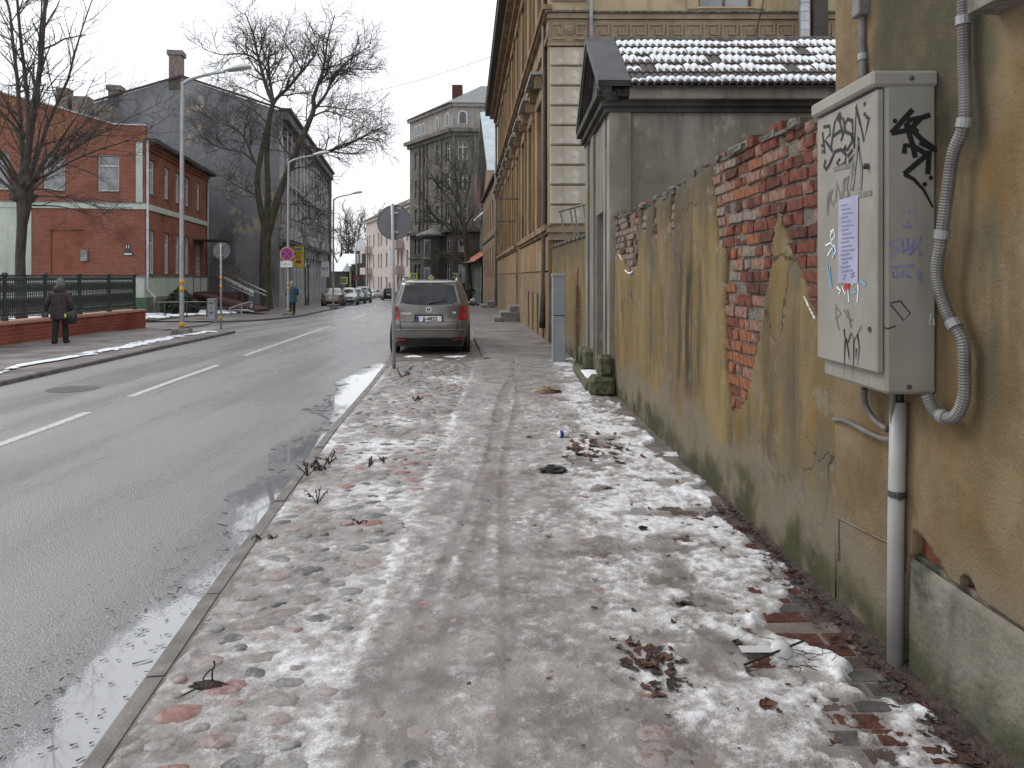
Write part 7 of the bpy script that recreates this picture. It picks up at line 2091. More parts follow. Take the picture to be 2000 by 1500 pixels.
L_.append(limb(mb, [(640, 1680), (650, 1400), (642, 1150), (660, 900), (690, 760)], 0.22, 0.12, (0, 1)))
L_.append(limb(mb, [(650, 1720), (715, 1480), (790, 1270), (870, 1080), (940, 920), (985, 800), (980, 720)], 0.25, 0.14, (0, 0.5)))
local_trunk = mb
mbC = MB()
main = [([(690, 760), (640, 640), (600, 500), (570, 390), (545, 260), (480, 90)], 0.15, 0.03, (-1, -2)), ([(690, 750), (665, 600), (650, 480), (600, 330), (570, 250)], 0.12, 0.03, (0, 1.5)),
        ([(690, 755), (720, 715), (800, 640), (900, 520), (960, 450), (1000, 390), (1030, 260)], 0.14, 0.03, (0, 1)), ([(900, 520), (850, 430), (780, 330), (760, 260)], 0.06, 0.02, (1, 2)),
        ([(980, 725), (1010, 640), (1045, 540), (1070, 420), (1090, 280), (1140, 110)], 0.14, 0.03, (0.5, 0)), ([(1000, 790), (1080, 680), (1120, 570), (1180, 500), (1280, 410), (1400, 340)], 0.11, 0.02, (0.5, -1.5)),
        ([(985, 850), (1080, 815), (1200, 850), (1290, 880)], 0.07, 0.02, (0.5, -2)), ([(990, 780), (1100, 780), (1230, 800), (1400, 790)], 0.05, 0.02, (0.5, 2)), ([(1120, 580), (1200, 510), (1330, 510), (1430, 510)], 0.06, 0.02, (0, 1)),
        ([(905, 1070), (1000, 1085), (1090, 1105), (1190, 1065), (1320, 1015), (1400, 970), (1490, 930)], 0.11, 0.03, (0.5, -1.5)), ([(1090, 1105), (1200, 1080), (1330, 1015), (1480, 1040)], 0.06, 0.02, (0, 2)),
        ([(560, 1210), (520, 1110), (470, 1000), (380, 930), (230, 870), (140, 760)], 0.08, 0.02, (-0.5, -2)), ([(550, 1190), (470, 1120), (330, 1090), (200, 1030), (90, 900)], 0.07, 0.02, (-0.5, 0)),
        ([(690, 760), (560, 690), (450, 640), (380, 630)], 0.06, 0.02, (0, -1)), ([(580, 450), (500, 400), (400, 395), (300, 400), (180, 360)], 0.07, 0.02, (-1, -2)), ([(640, 900), (560, 820), (470, 760), (400, 700)], 0.07, 0.02, (0, 2)),
        ([(600, 1480), (540, 1420), (400, 1350), (330, 1300)], 0.05, 0.02, (0, -2)), ([(790, 1270), (860, 1230), (940, 1230), (1040, 1300)], 0.06, 0.02, (0, -2)), ([(720, 1470), (800, 1500), (900, 1490), (1050, 1540)], 0.06, 0.02, (0, -2)),
        ([(830, 1150), (740, 1050), (760, 950), (700, 860)], 0.06, 0.02, (0, 2)), ([(800, 1600), (920, 1640), (1060, 1660)], 0.04, 0.015, (0, -2)), ([(940, 930), (930, 830), (940, 700), (900, 620)], 0.05, 0.02, (0, 2))]
spec = [(3.0, (1.3, 3.2), 42, 0.5, 0.20, 0.05, 0.022, 0.15), (3.6, (0.7, 1.8), 42, 0.6, 0.24, 0.03, 0.0145, 0.1), (3.4, (0.4, 1.0), 45, 0.7, 0.25, 0.02, 0.0105, 0.1)]
for pl, r0, r1, dys in main:
    sp, rad = limb(mbC, pl, r0, r1, dys, 4, 6)
    twigs(mbC, sp, rad, rng, 0, spec)
mb.build('trunk', M['bark_green'], t, True)
mbC.build('crown', M['twig'], t)

# mossy tree before the tall corner house
rng = random.Random(15); TY = 84.0
t = thing('mossy_tree', (-4.9, TY, zs(TY)), 'mossy green bare tree before the tall corner house', 'tree', 'bare street trees')
mb = MB(); sp = smooth_path([PX(917, 590, TY), PX(915, 540, TY), PX(910, 480, TY), PX(903, 420, TY), PX(892, 370, TY)], 4)
mb.tube(sp, [0.36 - 0.18 * i / 16 for i in range(17)], 8, False); mb.build('trunk', M['bark_green'], t, True)
mbC = MB(); spec = [(1.9, (1.2, 2.8), 42, 0.5, 0.2, 0.04, 0.035, 0.15), (2.3, (0.6, 1.5), 42, 0.6, 0.24, 0.03, 0.025, 0.1), (2.0, (0.4, 0.9), 42, 0.7, 0.24, 0.0, 0.018, 0.1)]
for pl in ([(905, 440), (885, 400), (862, 370), (842, 340), (830, 300)], [(900, 400), (890, 350), (888, 310), (880, 275)], [(903, 420), (915, 370), (922, 330), (935, 290)], [(910, 470), (880, 440), (850, 425), (835, 400), (818, 365)],
           [(908, 480), (870, 440), (838, 432), (815, 436)], [(893, 370), (905, 330), (912, 290)], [(905, 450), (925, 410), (938, 380)], [(913, 520), (890, 505), (872, 495), (850, 500)], [(900, 400), (870, 350), (855, 310)]):
    pts = smooth_path([PX(u, v, TY + rng.uniform(-2, 2) * i * 0.4) for i, (u, v) in enumerate(pl)], 3); rad = [0.17 - 0.12 * i / (len(pts) - 1) for i in range(len(pts))]
    mbC.tube(pts, rad, 5, False); twigs(mbC, pts, rad, rng, 0, spec)
mbC.build('crown', M['bark_green'], t)
# far trees beyond the bend
for i, (u, top, Y, sd_) in enumerate(((692, 392, 172, 3), (668, 410, 178, 9), (722, 408, 190, 6))):
    rng = random.Random(sd_)
    base = PX(u, 560, Y)
    t = thing('distant_tree', (base.x, Y, zs(160)), ['tallest bare tree behind the far wooden house', 'bare tree behind the snowy cottage roof', 'bare tree behind the left end of the pink house'][i], 'tree', 'bare trees beyond the bend')
    mb = MB(); mb.tube([base - ZV * 3, base + ZV * 6], [0.5, 0.35], 6); mb.build('trunk', M['bark'], t)
    mbC = MB(); H_ = PX(u, top, Y).z
    spec = [(1.0, (2.0, 4.5), 38, 0.5, 0.18, 0.05, 0.06, 0.2), (1.0, (1.0, 2.8), 40, 0.6, 0.22, 0.03, 0.035, 0.1), (0.8, (0.7, 1.5), 40, 0.7, 0.22, 0.02, 0.022, 0.1)]
    for k in range(8):
        a = rng.uniform(0, 6.28); tgt = Vector((base.x + 4.5 * math.cos(a), Y + 4.5 * math.sin(a), H_ * rng.uniform(0.75, 1.0))); s0 = base + ZV * rng.uniform(2, 6)
        pts, rad = branch(mbC, s0, tgt - s0, (tgt - s0).length, 0.18, rng, 0.10, 0.02, 6, 5, 0.25); twigs(mbC, pts, rad, rng, 0, spec)
    mbC.build('crown', M['twig'], t)

# ---------------------------------------------------------------- cars
def tabf(tab):
    zs_ = [a for a, b in tab]; vs = [b for a, b in tab]
    return lambda z: float(np.interp(z, zs_, vs))
def make_car(name, label, loc, rz, paint, yr, yf, w, H, n=5.5, glass='car_glass', group=None, cat='car'):
    t = thing(name, loc, label, cat, group)
    t.rotation_euler = (0, 0, rz)
    WM[t.name] = Matrix.Translation(loc) @ Matrix.Rotation(rz, 4, 'Z')
    YR, YF, WW = tabf(yr), tabf(yf), tabf(w)
    lv = sorted(set([round(z, 3) for z in np.linspace(0.2, H - 0.12, 26)] + [H - 0.09, H - 0.06, H - 0.04, H - 0.02, H - 0.008, H]))
    K = 64; P = []
    for z in lv:
        a, b, ww = YR(z), YF(z), WW(z); yc, h = (a + b) / 2, (b - a) / 2
        row = []
        for k in range(K + 1):
            th = 2 * math.pi * k / K; c, s = math.cos(th), math.sin(th)
            row.append((ww * math.copysign(abs(c) ** (2 / n), c), yc + h * math.copysign(abs(s) ** (2 / n), s), z))
        P.append(row)
    mb = MB(); mb.grid(P); mb.add([p for p in P[-1][:-1]], [tuple(range(K))]); mb.add([p for p in P[0][:-1]], [tuple(reversed(range(K)))])
    local(mb, 'body', paint, t, True)
    def ry(x, z, off=0.004):
        a, b, ww = YR(z), YF(z), WW(z); yc, h = (a + b) / 2, (b - a) / 2
        return yc - h * max(0.0, 1 - min(1, abs(x / ww)) ** n) ** (1 / n) - off
    def fy(x, z, off=0.004):
        a, b, ww = YR(z), YF(z), WW(z); yc, h = (a + b) / 2, (b - a) / 2
        return yc + h * max(0.0, 1 - min(1, abs(x / ww)) ** n) ** (1 / n) + off
    def sx(y, z, off=0.004):
        a, b, ww = YR(z), YF(z), WW(z); yc, h = (a + b) / 2, (b - a) / 2
        return ww * max(0.0, 1 - min(1, abs((y - yc) / h)) ** n) ** (1 / n) + off
    def patch(nm, q, m, kind='rear', nx=8, nz=6, off=0.004, sag=0.0, sgn=1, label=None):
        """q: four corners (a,z) bottom-left, bottom-right, top-right, top-left"""
        P = []
        for j in range(nz + 1):
            v = j / nz; row = []
            for i in range(nx + 1):
                u = i / nx
                a = (q[0][0] * (1 - u) + q[1][0] * u) * (1 - v) + (q[3][0] * (1 - u) + q[2][0] * u) * v
                z = (q[0][1] * (1 - u) + q[1][1] * u) * (1 - v) + (q[3][1] * (1 - u) + q[2][1] * u) * v
                z -= sag * math.sin(math.pi * u) * (1 - v)
                row.append((a, ry(a, z, off), z) if kind == 'rear' else (a, fy(a, z, off), z) if kind == 'front' else (sgn * sx(a, z, off), a, z))
            P.append(row)
        mb = MB(); mb.grid(P, kind == 'front' or (kind == 'side' and sgn < 0))
        return local(mb, nm, m, t, True, label)
    def wheels(ys, r=0.315, wx=0.79):
        for y in ys:
            for s in (-1, 1):
                mb = MB(); mb.disc((s * (sx(y, 0.4, 0) - 0.05), y, r + 0.03), r + 0.075, (s, 0, 0), 0.056, 24); local(mb, 'wheel_arch', M['plastic'], t)
                mb = MB(); x0 = s * wx
                mb.lathe((x0, y, r), [(r * 0.62, -0.09), (r * 0.92, -0.10), (r, -0.07), (r, 0.07), (r * 0.92, 0.10), (r * 0.62, 0.09)], 24, 'X'); tw_ = local(mb, 'wheel', M['tyre'], t, True)
                mb = MB(); mb.lathe((x0 + s * 0.088, y, r), [(r * 0.62, 0), (r * 0.6, s * 0.008), (0.05, s * 0.004)], 16, 'X'); o = place('rim', mb.mesh('rim', M['rim']), Matrix.Identity(4), tw_, True)
    t['_dummy'] = 0
    del t['_dummy']
    return t, patch, wheels, ry, fy, sx

# --- the grey-brown people carrier
CARX, CARY = -1.815, 16.78
loc = (CARX, CARY - 0.05, zs(CARY) - 0.075)
t, patch, wheels, ry, fy, sx = make_car('people_carrier', 'parked grey-brown people carrier seen from behind, plate JJ-4822', loc, 0.055, M['car_brown'],
    [(0.2, 0.16), (0.33, 0.06), (0.40, 0.02), (0.68, 0.0), (0.73, 0.025), (0.78, 0.055), (1.10, 0.085), (1.56, 0.30), (1.60, 0.36), (1.63, 0.60), (1.65, 1.0)],
    [(0.2, 4.28), (0.5, 4.39), (0.75, 4.30), (0.95, 4.0), (1.05, 3.35), (1.5, 2.5), (1.6, 2.2), (1.63, 1.9), (1.65, 1.6)],
    [(0.2, 0.83), (0.4, 0.885), (0.72, 0.897), (1.0, 0.878), (1.1, 0.86), (1.3, 0.80), (1.56, 0.695), (1.60, 0.66), (1.63, 0.58), (1.65, 0.35)], 1.65)
CAR = t
patch('rear_window', [(-0.70, 1.155), (0.70, 1.155), (0.585, 1.565), (-0.585, 1.565)], M['car_glass'], nx=14, nz=8, sag=0.035)
patch('window_seal', [(-0.73, 1.135), (0.73, 1.135), (0.61, 1.59), (-0.61, 1.59)], M['plastic'], nx=14, nz=8, off=0.0015, sag=0.035)
patch('roof_spoiler', [(-0.60, 1.585), (0.60, 1.585), (0.55, 1.61), (-0.55, 1.61)], M['car_brown'], off=0.03)
patch('brake_light', [(-0.17, 1.572), (0.17, 1.572), (0.16, 1.590), (-0.16, 1.590)], M['tail_dark'], off=0.016)
for s in (-1, 1):
    q = [(s * 0.635, 0.765), (s * 0.872, 0.765), (s * 0.855, 1.075), (s * 0.70, 1.075)]
    if s < 0: q = [q[1], q[0], q[3], q[2]]
    tl = patch('tail_light', q, M['tail_red'], nx=8, nz=6, off=0.010)
    for zc, rr in ((0.85, 0.062), (1.01, 0.052)):
        xc = s * (0.752 if zc < 0.95 else 0.775)
        mb = MB(); mb.disc((xc, ry(xc, zc, 0.012), zc), rr, (s * 0.25, -1, 0), 0.012, 18); o = place('lamp_lens', mb.mesh('lamp_lens', M['tail_bright']), Matrix.Identity(4), tl, True)
    q = [(s * 0.66, 0.925), (s * 0.868, 0.925), (s * 0.866, 0.945), (s * 0.665, 0.945)]
    if s < 0: q = [q[1], q[0], q[3], q[2]]
    patch('light_divider', q, M['car_brown'], off=0.014)
    q = [(s * 0.52, 0.325), (s * 0.80, 0.34), (s * 0.80, 0.368), (s * 0.52, 0.353)]
    if s < 0: q = [q[1], q[0], q[3], q[2]]
    patch('reflector', q, M['sign_red'], off=0.012)
    # side glass and trim
    for (y0, y1) in ((0.45, 1.10), (1.22, 2.05), (2.12, 2.95)):
        patch('side_window', [(y0 + 0.02, 1.08), (y1 + 0.06, 1.08), (y1 - 0.18 * (y1 > 2.5) - 0.05, 1.50), (y0 + 0.12, 1.50)], M['car_glass'], 'side', sgn=s)
    mb = MB(); mb.tube(smooth_path([(s * 0.585, 0.55, 1.60), (s * 0.60, 0.62, 1.675), (s * 0.60, 1.4, 1.70), (s * 0.60, 2.2, 1.675), (s * 0.58, 2.28, 1.61)], 5), 0.018, 8); local(mb, 'roof_rail', M['chrome'], t, True)
    mb = MB(); mb.lathe((s * 0.99, 3.02, 1.06), [(0.02, -0.06), (0.09, -0.05), (0.105, 0.0), (0.08, 0.07), (0.02, 0.10)], 14, 'Y'); mb.tube([(s * 0.86, 3.05, 1.03), (s * 0.97, 3.05, 1.05)], 0.03, 6); local(mb, 'mirror', M['car_brown'], t, True)
    patch('rubbing_strip', [(0.9, 0.52), (3.4, 0.52), (3.4, 0.57), (0.9, 0.57)], M['plastic'], 'side', sgn=s, off=0.012)
    for yh in (1.35, 2.35):
        patch('door_handle', [(yh, 0.90), (yh + 0.2, 0.90), (yh + 0.2, 0.935), (yh, 0.935)], M['car_brown'], 'side', sgn=s, off=0.03, nx=2, nz=1)
patch('bumper', [(-0.885, 0.39), (0.885, 0.39), (0.885, 0.55), (-0.885, 0.55)], M['car_brown'], nx=24, nz=6, off=0.026)
patch('bumper_edge', [(-0.885, 0.55), (0.885, 0.55), (0.882, 0.575), (-0.882, 0.575)], M['car_silver'], nx=24, nz=2, off=0.014)
patch('valance', [(-0.86, 0.21), (0.86, 0.21), (0.885, 0.39), (-0.885, 0.39)], M['plastic'], nx=20, nz=4, off=0.008)
patch('hatch_gap', [(-0.60, 0.545), (0.60, 0.545), (0.60, 0.556), (-0.60, 0.556)], M['sign_black'], nx=12, nz=1, off=0.028)
for s in (-1, 1):
    q = [(s * 0.60, 0.55), (s * 0.612, 0.55), (s * 0.642, 0.765), (s * 0.63, 0.765)]
    if s < 0: q = [q[1], q[0], q[3], q[2]]
    patch('hatch_gap', q, M['sign_black'], nx=1, nz=6, off=0.016)
patch('plate_recess', [(-0.325, 0.735), (0.325, 0.735), (0.31, 0.895), (-0.31, 0.895)], M['plastic'], off=0.005)
patch('hatch_crease', [(-0.63, 0.735), (0.63, 0.735), (0.63, 0.743), (-0.63, 0.743)], M['plastic'], nx=12, nz=1, off=0.007)
yp = ry(0, 0.80, 0.022)
mb = MB(); mb.chbox((0.01, yp, 0.80), (0.54, 0.012, 0.118), 0.004); pl = local(mb, 'number_plate', M['sign_white'], t)
mb = MB(); mb.box((-0.236, yp - 0.0072, 0.80), (0.045, 0.002, 0.108)); place('blue_band', mb.mesh('blue_band', M['sign_blue']), Matrix.Identity(4), pl, True)
ltext('plate_number', 'JJ-4822', 0.112, (0.03, yp - 0.0085, 0.797), M['sign_black'], pl, 0.0035)
yb_ = ry(0, 1.0, 0.006)
mb = MB(); mb.ring((0, yb_, 1.0), 0.05, 0.062, (0, -1, 0), 0.012, 24); bd = local(mb, 'badge', M['chrome'], t)
mb = MB(); mb.disc((0, yb_ + 0.002, 1.0), 0.051, (0, -1, 0), 0.004, 20); place('badge_field', mb.mesh('badge_field', M['sign_black']), Matrix.Identity(4), bd, True)
mb = MB()
for pts in ([(-0.022, 0.045), (0, 0.006), (0.022, 0.045)], [(-0.043, 0.024), (-0.02, -0.044), (0, -0.006), (0.02, -0.044), (0.043, 0.024)]):
    for a, b in zip(pts[:-1], pts[1:]): mb.tube([(a[0], yb_ - 0.008, 1.0 + a[1]), (b[0], yb_ - 0.008, 1.0 + b[1])], 0.006, 5)
place('badge_letters', mb.mesh('badge_letters', M['chrome']), Matrix.Identity(4), bd, True)
ltext('model_name', 'TOURAN', 0.052, (-0.50, ry(-0.5, 0.915, 0.012), 0.915), M['chrome'], t, 0.002)
ltext('engine_name', 'TDI', 0.05, (0.55, ry(0.55, 0.93, 0.012), 0.93), M['chrome'], t, 0.002)
mb = MB(); mb.tube([(0, ry(0, 1.13, 0.025), 1.13), (0.05, ry(0.05, 1.15, 0.03), 1.15), (0.38, ry(0.38, 1.19, 0.02), 1.19)], [0.028, 0.014, 0.006], 6); local(mb, 'rear_wiper', M['plastic'], t)
wheels((0.86, 3.53), 0.318, 0.80)
patch('windscreen', [(-0.72, 1.08), (0.72, 1.08), (0.58, 1.56), (-0.58, 1.56)], M['car_glass'], 'front', nx=12)
mb = MB(); mb.box((0, 2.1, 0.22), (1.5, 3.6, 0.08)); local(mb, 'underbody', M['plastic'], t)

SED_R = [(0.2, 0.15), (0.45, 0.0), (0.9, 0.05), (0.98, 0.15), (1.02, 0.50), (1.30, 1.15), (1.40, 1.5), (1.44, 1.9)]
SED_F = [(0.2, 4.4), (0.5, 4.55), (0.75, 4.4), (0.92, 3.5), (0.98, 3.25), (1.32, 2.55), (1.41, 2.2), (1.44, 2.0)]
SED_W = [(0.2, 0.82), (0.5, 0.885), (0.85, 0.88), (0.98, 0.82), (1.30, 0.62), (1.40, 0.54), (1.44, 0.3)]
HAT_R = [(0.2, 0.15), (0.45, 0.0), (0.95, 0.08), (1.0, 0.12), (1.38, 0.55), (1.44, 0.8), (1.48, 1.3)]
HAT_F = [(0.2, 3.9), (0.5, 4.05), (0.75, 3.95), (0.95, 3.2), (1.02, 2.95), (1.38, 2.2), (1.45, 1.9), (1.48, 1.6)]
SUV_R = [(0.2, 0.15), (0.5, 0.0), (1.05, 0.06), (1.1, 0.08), (1.58, 0.30), (1.66, 0.6), (1.70, 1.2)]
SUV_F = [(0.2, 4.3), (0.5, 4.5), (0.9, 4.35), (1.08, 3.4), (1.14, 3.2), (1.58, 2.4), (1.66, 2.1), (1.70, 1.8)]
SUV_W = [(0.2, 0.85), (0.5, 0.91), (0.95, 0.91), (1.1, 0.86), (1.58, 0.70), (1.66, 0.6), (1.70, 0.35)]
def street_car(label, X, Y, rz, paint, kind, flip):
    """flip: front towards the camera"""
    yr, yf, w, H = dict(sedan=(SED_R, SED_F, SED_W, 1.44), hatch=(HAT_R, HAT_F, SED_W[:-1] + [(1.48, 0.3)], 1.48), suv=(SUV_R, SUV_F, SUV_W, 1.70))[kind]
    L = max(v for z, v in yf)
    z0 = zs(Y + 2) - (0.075 if kind == 'suv' else 0.03)
    h = (math.pi if flip else 0.0) + rz
    off = Vector((-math.sin(rz) * L, math.cos(rz) * L, 0)) if flip else Vector((0, 0, 0))
    t, patch, wheels, ry, fy, sx = make_car('parked_car', label, Vector((X, Y, z0)) + off, h, paint, yr, yf, w, H, group='cars parked along the left kerb and at the bend')
    zb = 1.03 if kind != 'suv' else 1.14; zt = H - 0.09; wt = w[-3][1] * 0.94
    patch('rear_window', [(-0.68, zb), (0.68, zb), (wt, zt), (-wt, zt)], M['car_glass_light' if kind == 'sedan' else 'car_glass'], nx=10)
    patch('windscreen', [(-0.70, zb), (0.70, zb), (wt, zt), (-wt, zt)], M['car_glass_light'], 'front', nx=10)
    for s in (-1, 1):
        for a, b in ((1.15, 2.0), (2.05, 2.9)):
            patch('side_window', [(a, zb + 0.0), (b + 0.05, zb + 0.0), (b - 0.25 * (b > 2.5), zt - 0.04), (a + 0.1 + 0.25 * (a < 1.5), zt - 0.04)], M['car_glass'], 'side', sgn=s, nx=4, nz=3)
        q = [(s * 0.58, 0.74), (s * 0.86, 0.74), (s * 0.85, 0.92), (s * 0.62, 0.92)]
        if s < 0: q = [q[1], q[0], q[3], q[2]]
        patch('tail_light', q, M['tail_bright'], off=0.01, nx=6, nz=3)
        q = [(s * 0.52, 0.62), (s * 0.85, 0.66), (s * 0.83, 0.80), (s * 0.55, 0.74)]
        if s < 0: q = [q[1], q[0], q[3], q[2]]
        patch('headlight', q, M['headlight'], 'front', off=0.01, nx=6, nz=3)
        mb = MB(); mb.lathe((s * 0.97, 2.85, zb - 0.04), [(0.02, -0.05), (0.08, -0.04), (0.09, 0.02), (0.02, 0.08)], 10, 'Y'); local(mb, 'mirror', paint, t, True)
    patch('number_plate', [(-0.26, 0.68 if kind != 'suv' else 0.75), (0.26, 0.68 if kind != 'suv' else 0.75), (0.26, 0.79 if kind != 'suv' else 0.86), (-0.26, 0.79 if kind != 'suv' else 0.86)], M['sign_white'], off=0.012, nx=2, nz=1)
    patch('front_plate', [(-0.26, 0.42), (0.26, 0.42), (0.26, 0.53), (-0.26, 0.53)], M['sign_white'], 'front', off=0.012, nx=2, nz=1)
    patch('grille', [(-0.45, 0.58), (0.45, 0.58), (0.42, 0.70), (-0.42, 0.70)], M['plastic'], 'front', off=0.006, nx=4, nz=1)
    patch('bumper_trim', [(-0.8, 0.24), (0.8, 0.24), (0.82, 0.38), (-0.82, 0.38)], M['plastic'], off=0.008, nx=8, nz=2)
    patch('front_intake', [(-0.7, 0.26), (0.7, 0.26), (0.7, 0.38), (-0.7, 0.38)], M['plastic'], 'front', off=0.008, nx=8, nz=2)
    wheels((0.85, L - 0.9), 0.315, 0.78)
    return t
def at(u, Y): return (u - 1000) / 1500 * Y
street_car('beige saloon with red tail lights, nearest of the cars parked on the left', at(648, 60), 60, 0.15, M['car_beige'], 'sedan', False)
street_car('pale blue car facing us, parked next behind the beige saloon', at(679, 66.5), 66.5, 0.16, M['car_pale'], 'hatch', True)
street_car('grey-green car facing us, third in the left row', at(695, 73.5), 73.5, 0.16, M['car_green'], 'hatch', True)
street_car('dark green-grey off-roader, fourth in the left row', at(708, 80.5), 80.5, 0.16, M['car_green'], 'suv', True)
street_car('silver car facing us at the bend, left of the black off-roader', at(737, 112), 112, 0.25, M['car_silver'], 'hatch', True)
street_car('small pale car at the bend, left of the silver car', at(722, 120), 120, 0.3, M['car_pale'], 'hatch', True)
street_car('black off-roader with red tail light parked at the bend', at(759, 101), 101, 0.12, M['car_black'], 'suv', False)

# ---------------------------------------------------------------- people
def loft(mb, secs, n=14):
    P = []
    for (x, y, z, rx, ry_) in secs:
        P.append([(x + rx * math.cos(2 * math.pi * k / n), y + ry_ * math.sin(2 * math.pi * k / n), z) for k in range(n + 1)])
    mb.grid(P)
    mb.add([p for p in P[-1][:-1]], [tuple(range(n))]); mb.add([p for p in P[0][:-1]], [tuple(reversed(range(n)))])
def fuse(o, vox):
    m = o.modifiers.new('fuse', 'REMESH'); m.mode = 'VOXEL'; m.voxel_size = vox; m.use_smooth_shade = True
    s = o.modifiers.new('soft', 'SMOOTH'); s.iterations = 4
def hand(mb, w, d, sgn):
    w = Vector(w); d = Vector(d).normalized(); side = Vector((0, 1, 0)); nrm = d.cross(side).normalized()
    mb.obox(w - side * 0.038 - nrm * 0.012, d * 0.085, side * 0.076, nrm * 0.024)
    for i, L in enumerate((0.065, 0.075, 0.07, 0.052)):
        b = w + d * 0.08 + side * (-0.028 + 0.019 * i)
        mb.tube([b, b + d * L * 0.5 + nrm * 0.004 * sgn, b + d * L * 0.9 + nrm * 0.022 * sgn], [0.0095, 0.009, 0.006], 6)
    b = w + side * 0.036 + d * 0.02; mb.tube([b, b + side * 0.025 + d * 0.03, b + side * 0.025 + d * 0.06], [0.011, 0.010, 0.007], 6)
def person(loc, rz, label, H, coat, legs_m, hat, hat_m, la, ra, stride, hem, hands_m, scarf=False, hood=False):
    """facing +y locally. la/ra: (shoulder,elbow,wrist) in metres for a 1.65 m figure"""
    t = thing('person', loc, label, 'person'); k = H / 1.65
    t.rotation_euler = (0, 0, rz); t.scale = (k, k, k); WM[t.name] = Matrix.Translation(loc) @ Matrix.Rotation(rz, 4, 'Z') @ Matrix.Scale(k, 4)
    # body
    mb = MB()
    loft(mb, [(0, 0.02, 1.42, 0.055, 0.06), (0, 0.03, 1.47, 0.066, 0.085), (0, 0.035, 1.53, 0.076, 0.098), (0, 0.03, 1.59, 0.07, 0.09), (0, 0.02, 1.64, 0.035, 0.045)])
    loft(mb, [(0, 0.0, 1.28, 0.07, 0.06), (0, 0.01, 1.46, 0.05, 0.055)])
    loft(mb, [(0, 0, 0.80, 0.15, 0.10), (0, 0, 1.0, 0.14, 0.10), (0, 0, 1.28, 0.17, 0.10), (0, 0, 1.36, 0.10, 0.07)])
    mb.tube([(0, 0.12, 1.535), (0, 0.145, 1.515)], [0.012, 0.017], 6)
    for s in (-1, 1):
        mb.tube([(s * 0.072, 0.025, 1.50), (s * 0.082, 0.015, 1.545)], [0.014, 0.018], 6)
        f = stride * s
        mb.tube([(s * 0.085, 0, 0.85), (s * 0.09, f * 0.55 + 0.02, 0.47), (s * 0.09, f, 0.09)], [0.085, 0.055, 0.04], 8)
        mb.tube([(s * 0.09, f - 0.05, 0.05), (s * 0.10, f + 0.14, 0.035)], [0.04, 0.03], 8)
    for arm in (la, ra): mb.tube(smooth_path([arm[0], arm[1], arm[2]], 4), [0.05 - 0.02 * i / 8 for i in range(9)], 8)
    o = local(mb, 'body', M['skin'], t, True); fuse(o, 0.012)
    # face
    mb = MB()
    for s in (-1, 1): mb.disc((s * 0.03, 0.122, 1.552), 0.008, (0, 1, 0), 0.004, 8)
    mb.tube([(-0.022, 0.117, 1.488), (0.022, 0.117, 1.488)], 0.005, 5); local(mb, 'face_marks', M['hair_dark'], t)
    mb = MB()
    for arm, sg in ((la, 1), (ra, -1)):
        a = Vector(arm[1]); b = Vector(arm[2]); hand(mb, b, b - a, sg)
    local(mb, 'hands', hands_m, t)
    # coat with sleeves
    mb = MB()
    w = 0.0
    loft(mb, [(0, 0, hem, 0.235, 0.175), (0, -0.005, hem + 0.1, 0.235, 0.175), (0, -0.01, 0.95, 0.215, 0.16), (0, -0.01, 1.12, 0.21, 0.155), (0, -0.01, 1.27, 0.215, 0.145), (0, -0.005, 1.34, 0.17, 0.115), (0, 0.0, 1.39, 0.09, 0.085), (0, 0.01, 1.42, 0.075, 0.075)], 18)
    for arm in (la, ra): mb.tube(smooth_path([arm[0], arm[1], Vector(arm[1]).lerp(Vector(arm[2]), 0.97)], 4), [0.082 - 0.026 * i / 8 for i in range(9)], 10)
    if hood:
        loft(mb, [(0, -0.07, 1.30, 0.13, 0.06), (0, -0.06, 1.38, 0.155, 0.10), (0, -0.04, 1.45, 0.135, 0.115), (0, -0.02, 1.51, 0.10, 0.10)], 14)
    o = local(mb, 'coat', coat, t, True); fuse(o, 0.014)
    # trousers
    mb = MB()
    loft(mb, [(0, 0, 0.72, 0.16, 0.12), (0, 0, 0.95, 0.16, 0.12)])
    for s in (-1, 1):
        f = stride * s
        mb.tube([(s * 0.085, 0, 0.85), (s * 0.09, f * 0.55 + 0.02, 0.47), (s * 0.09, f, 0.07)], [0.10, 0.075, 0.072], 10)
    o = local(mb, 'trousers', legs_m, t, True); fuse(o, 0.014)
    for s in (-1, 1):
        f = stride * s
        mb = MB(); mb.tube([(s * 0.09, f - 0.06, 0.05), (s * 0.095, f + 0.04, 0.05), (s * 0.10, f + 0.16, 0.035)], [0.048, 0.05, 0.03], 8); local(mb, 'shoe', M['leather'], t, True)
    if hat == 'knit':
        mb = MB(); loft(mb, [(0, 0.028, 1.50, 0.09, 0.112), (0, 0.025, 1.55, 0.097, 0.118), (0, 0.022, 1.62, 0.09, 0.108), (0, 0.018, 1.67, 0.064, 0.078), (0, 0.015, 1.70, 0.02, 0.025)], 16); local(mb, 'hat', hat_m, t, True)
    else:
        mb = MB(); loft(mb, [(0, -0.015, 1.49, 0.07, 0.07), (0, 0.0, 1.54, 0.083, 0.095), (0, 0.015, 1.60, 0.082, 0.102), (0, 0.02, 1.645, 0.055, 0.065), (0, 0.02, 1.66, 0.02, 0.02)], 16); local(mb, 'hair', hat_m, t, True)
    return t
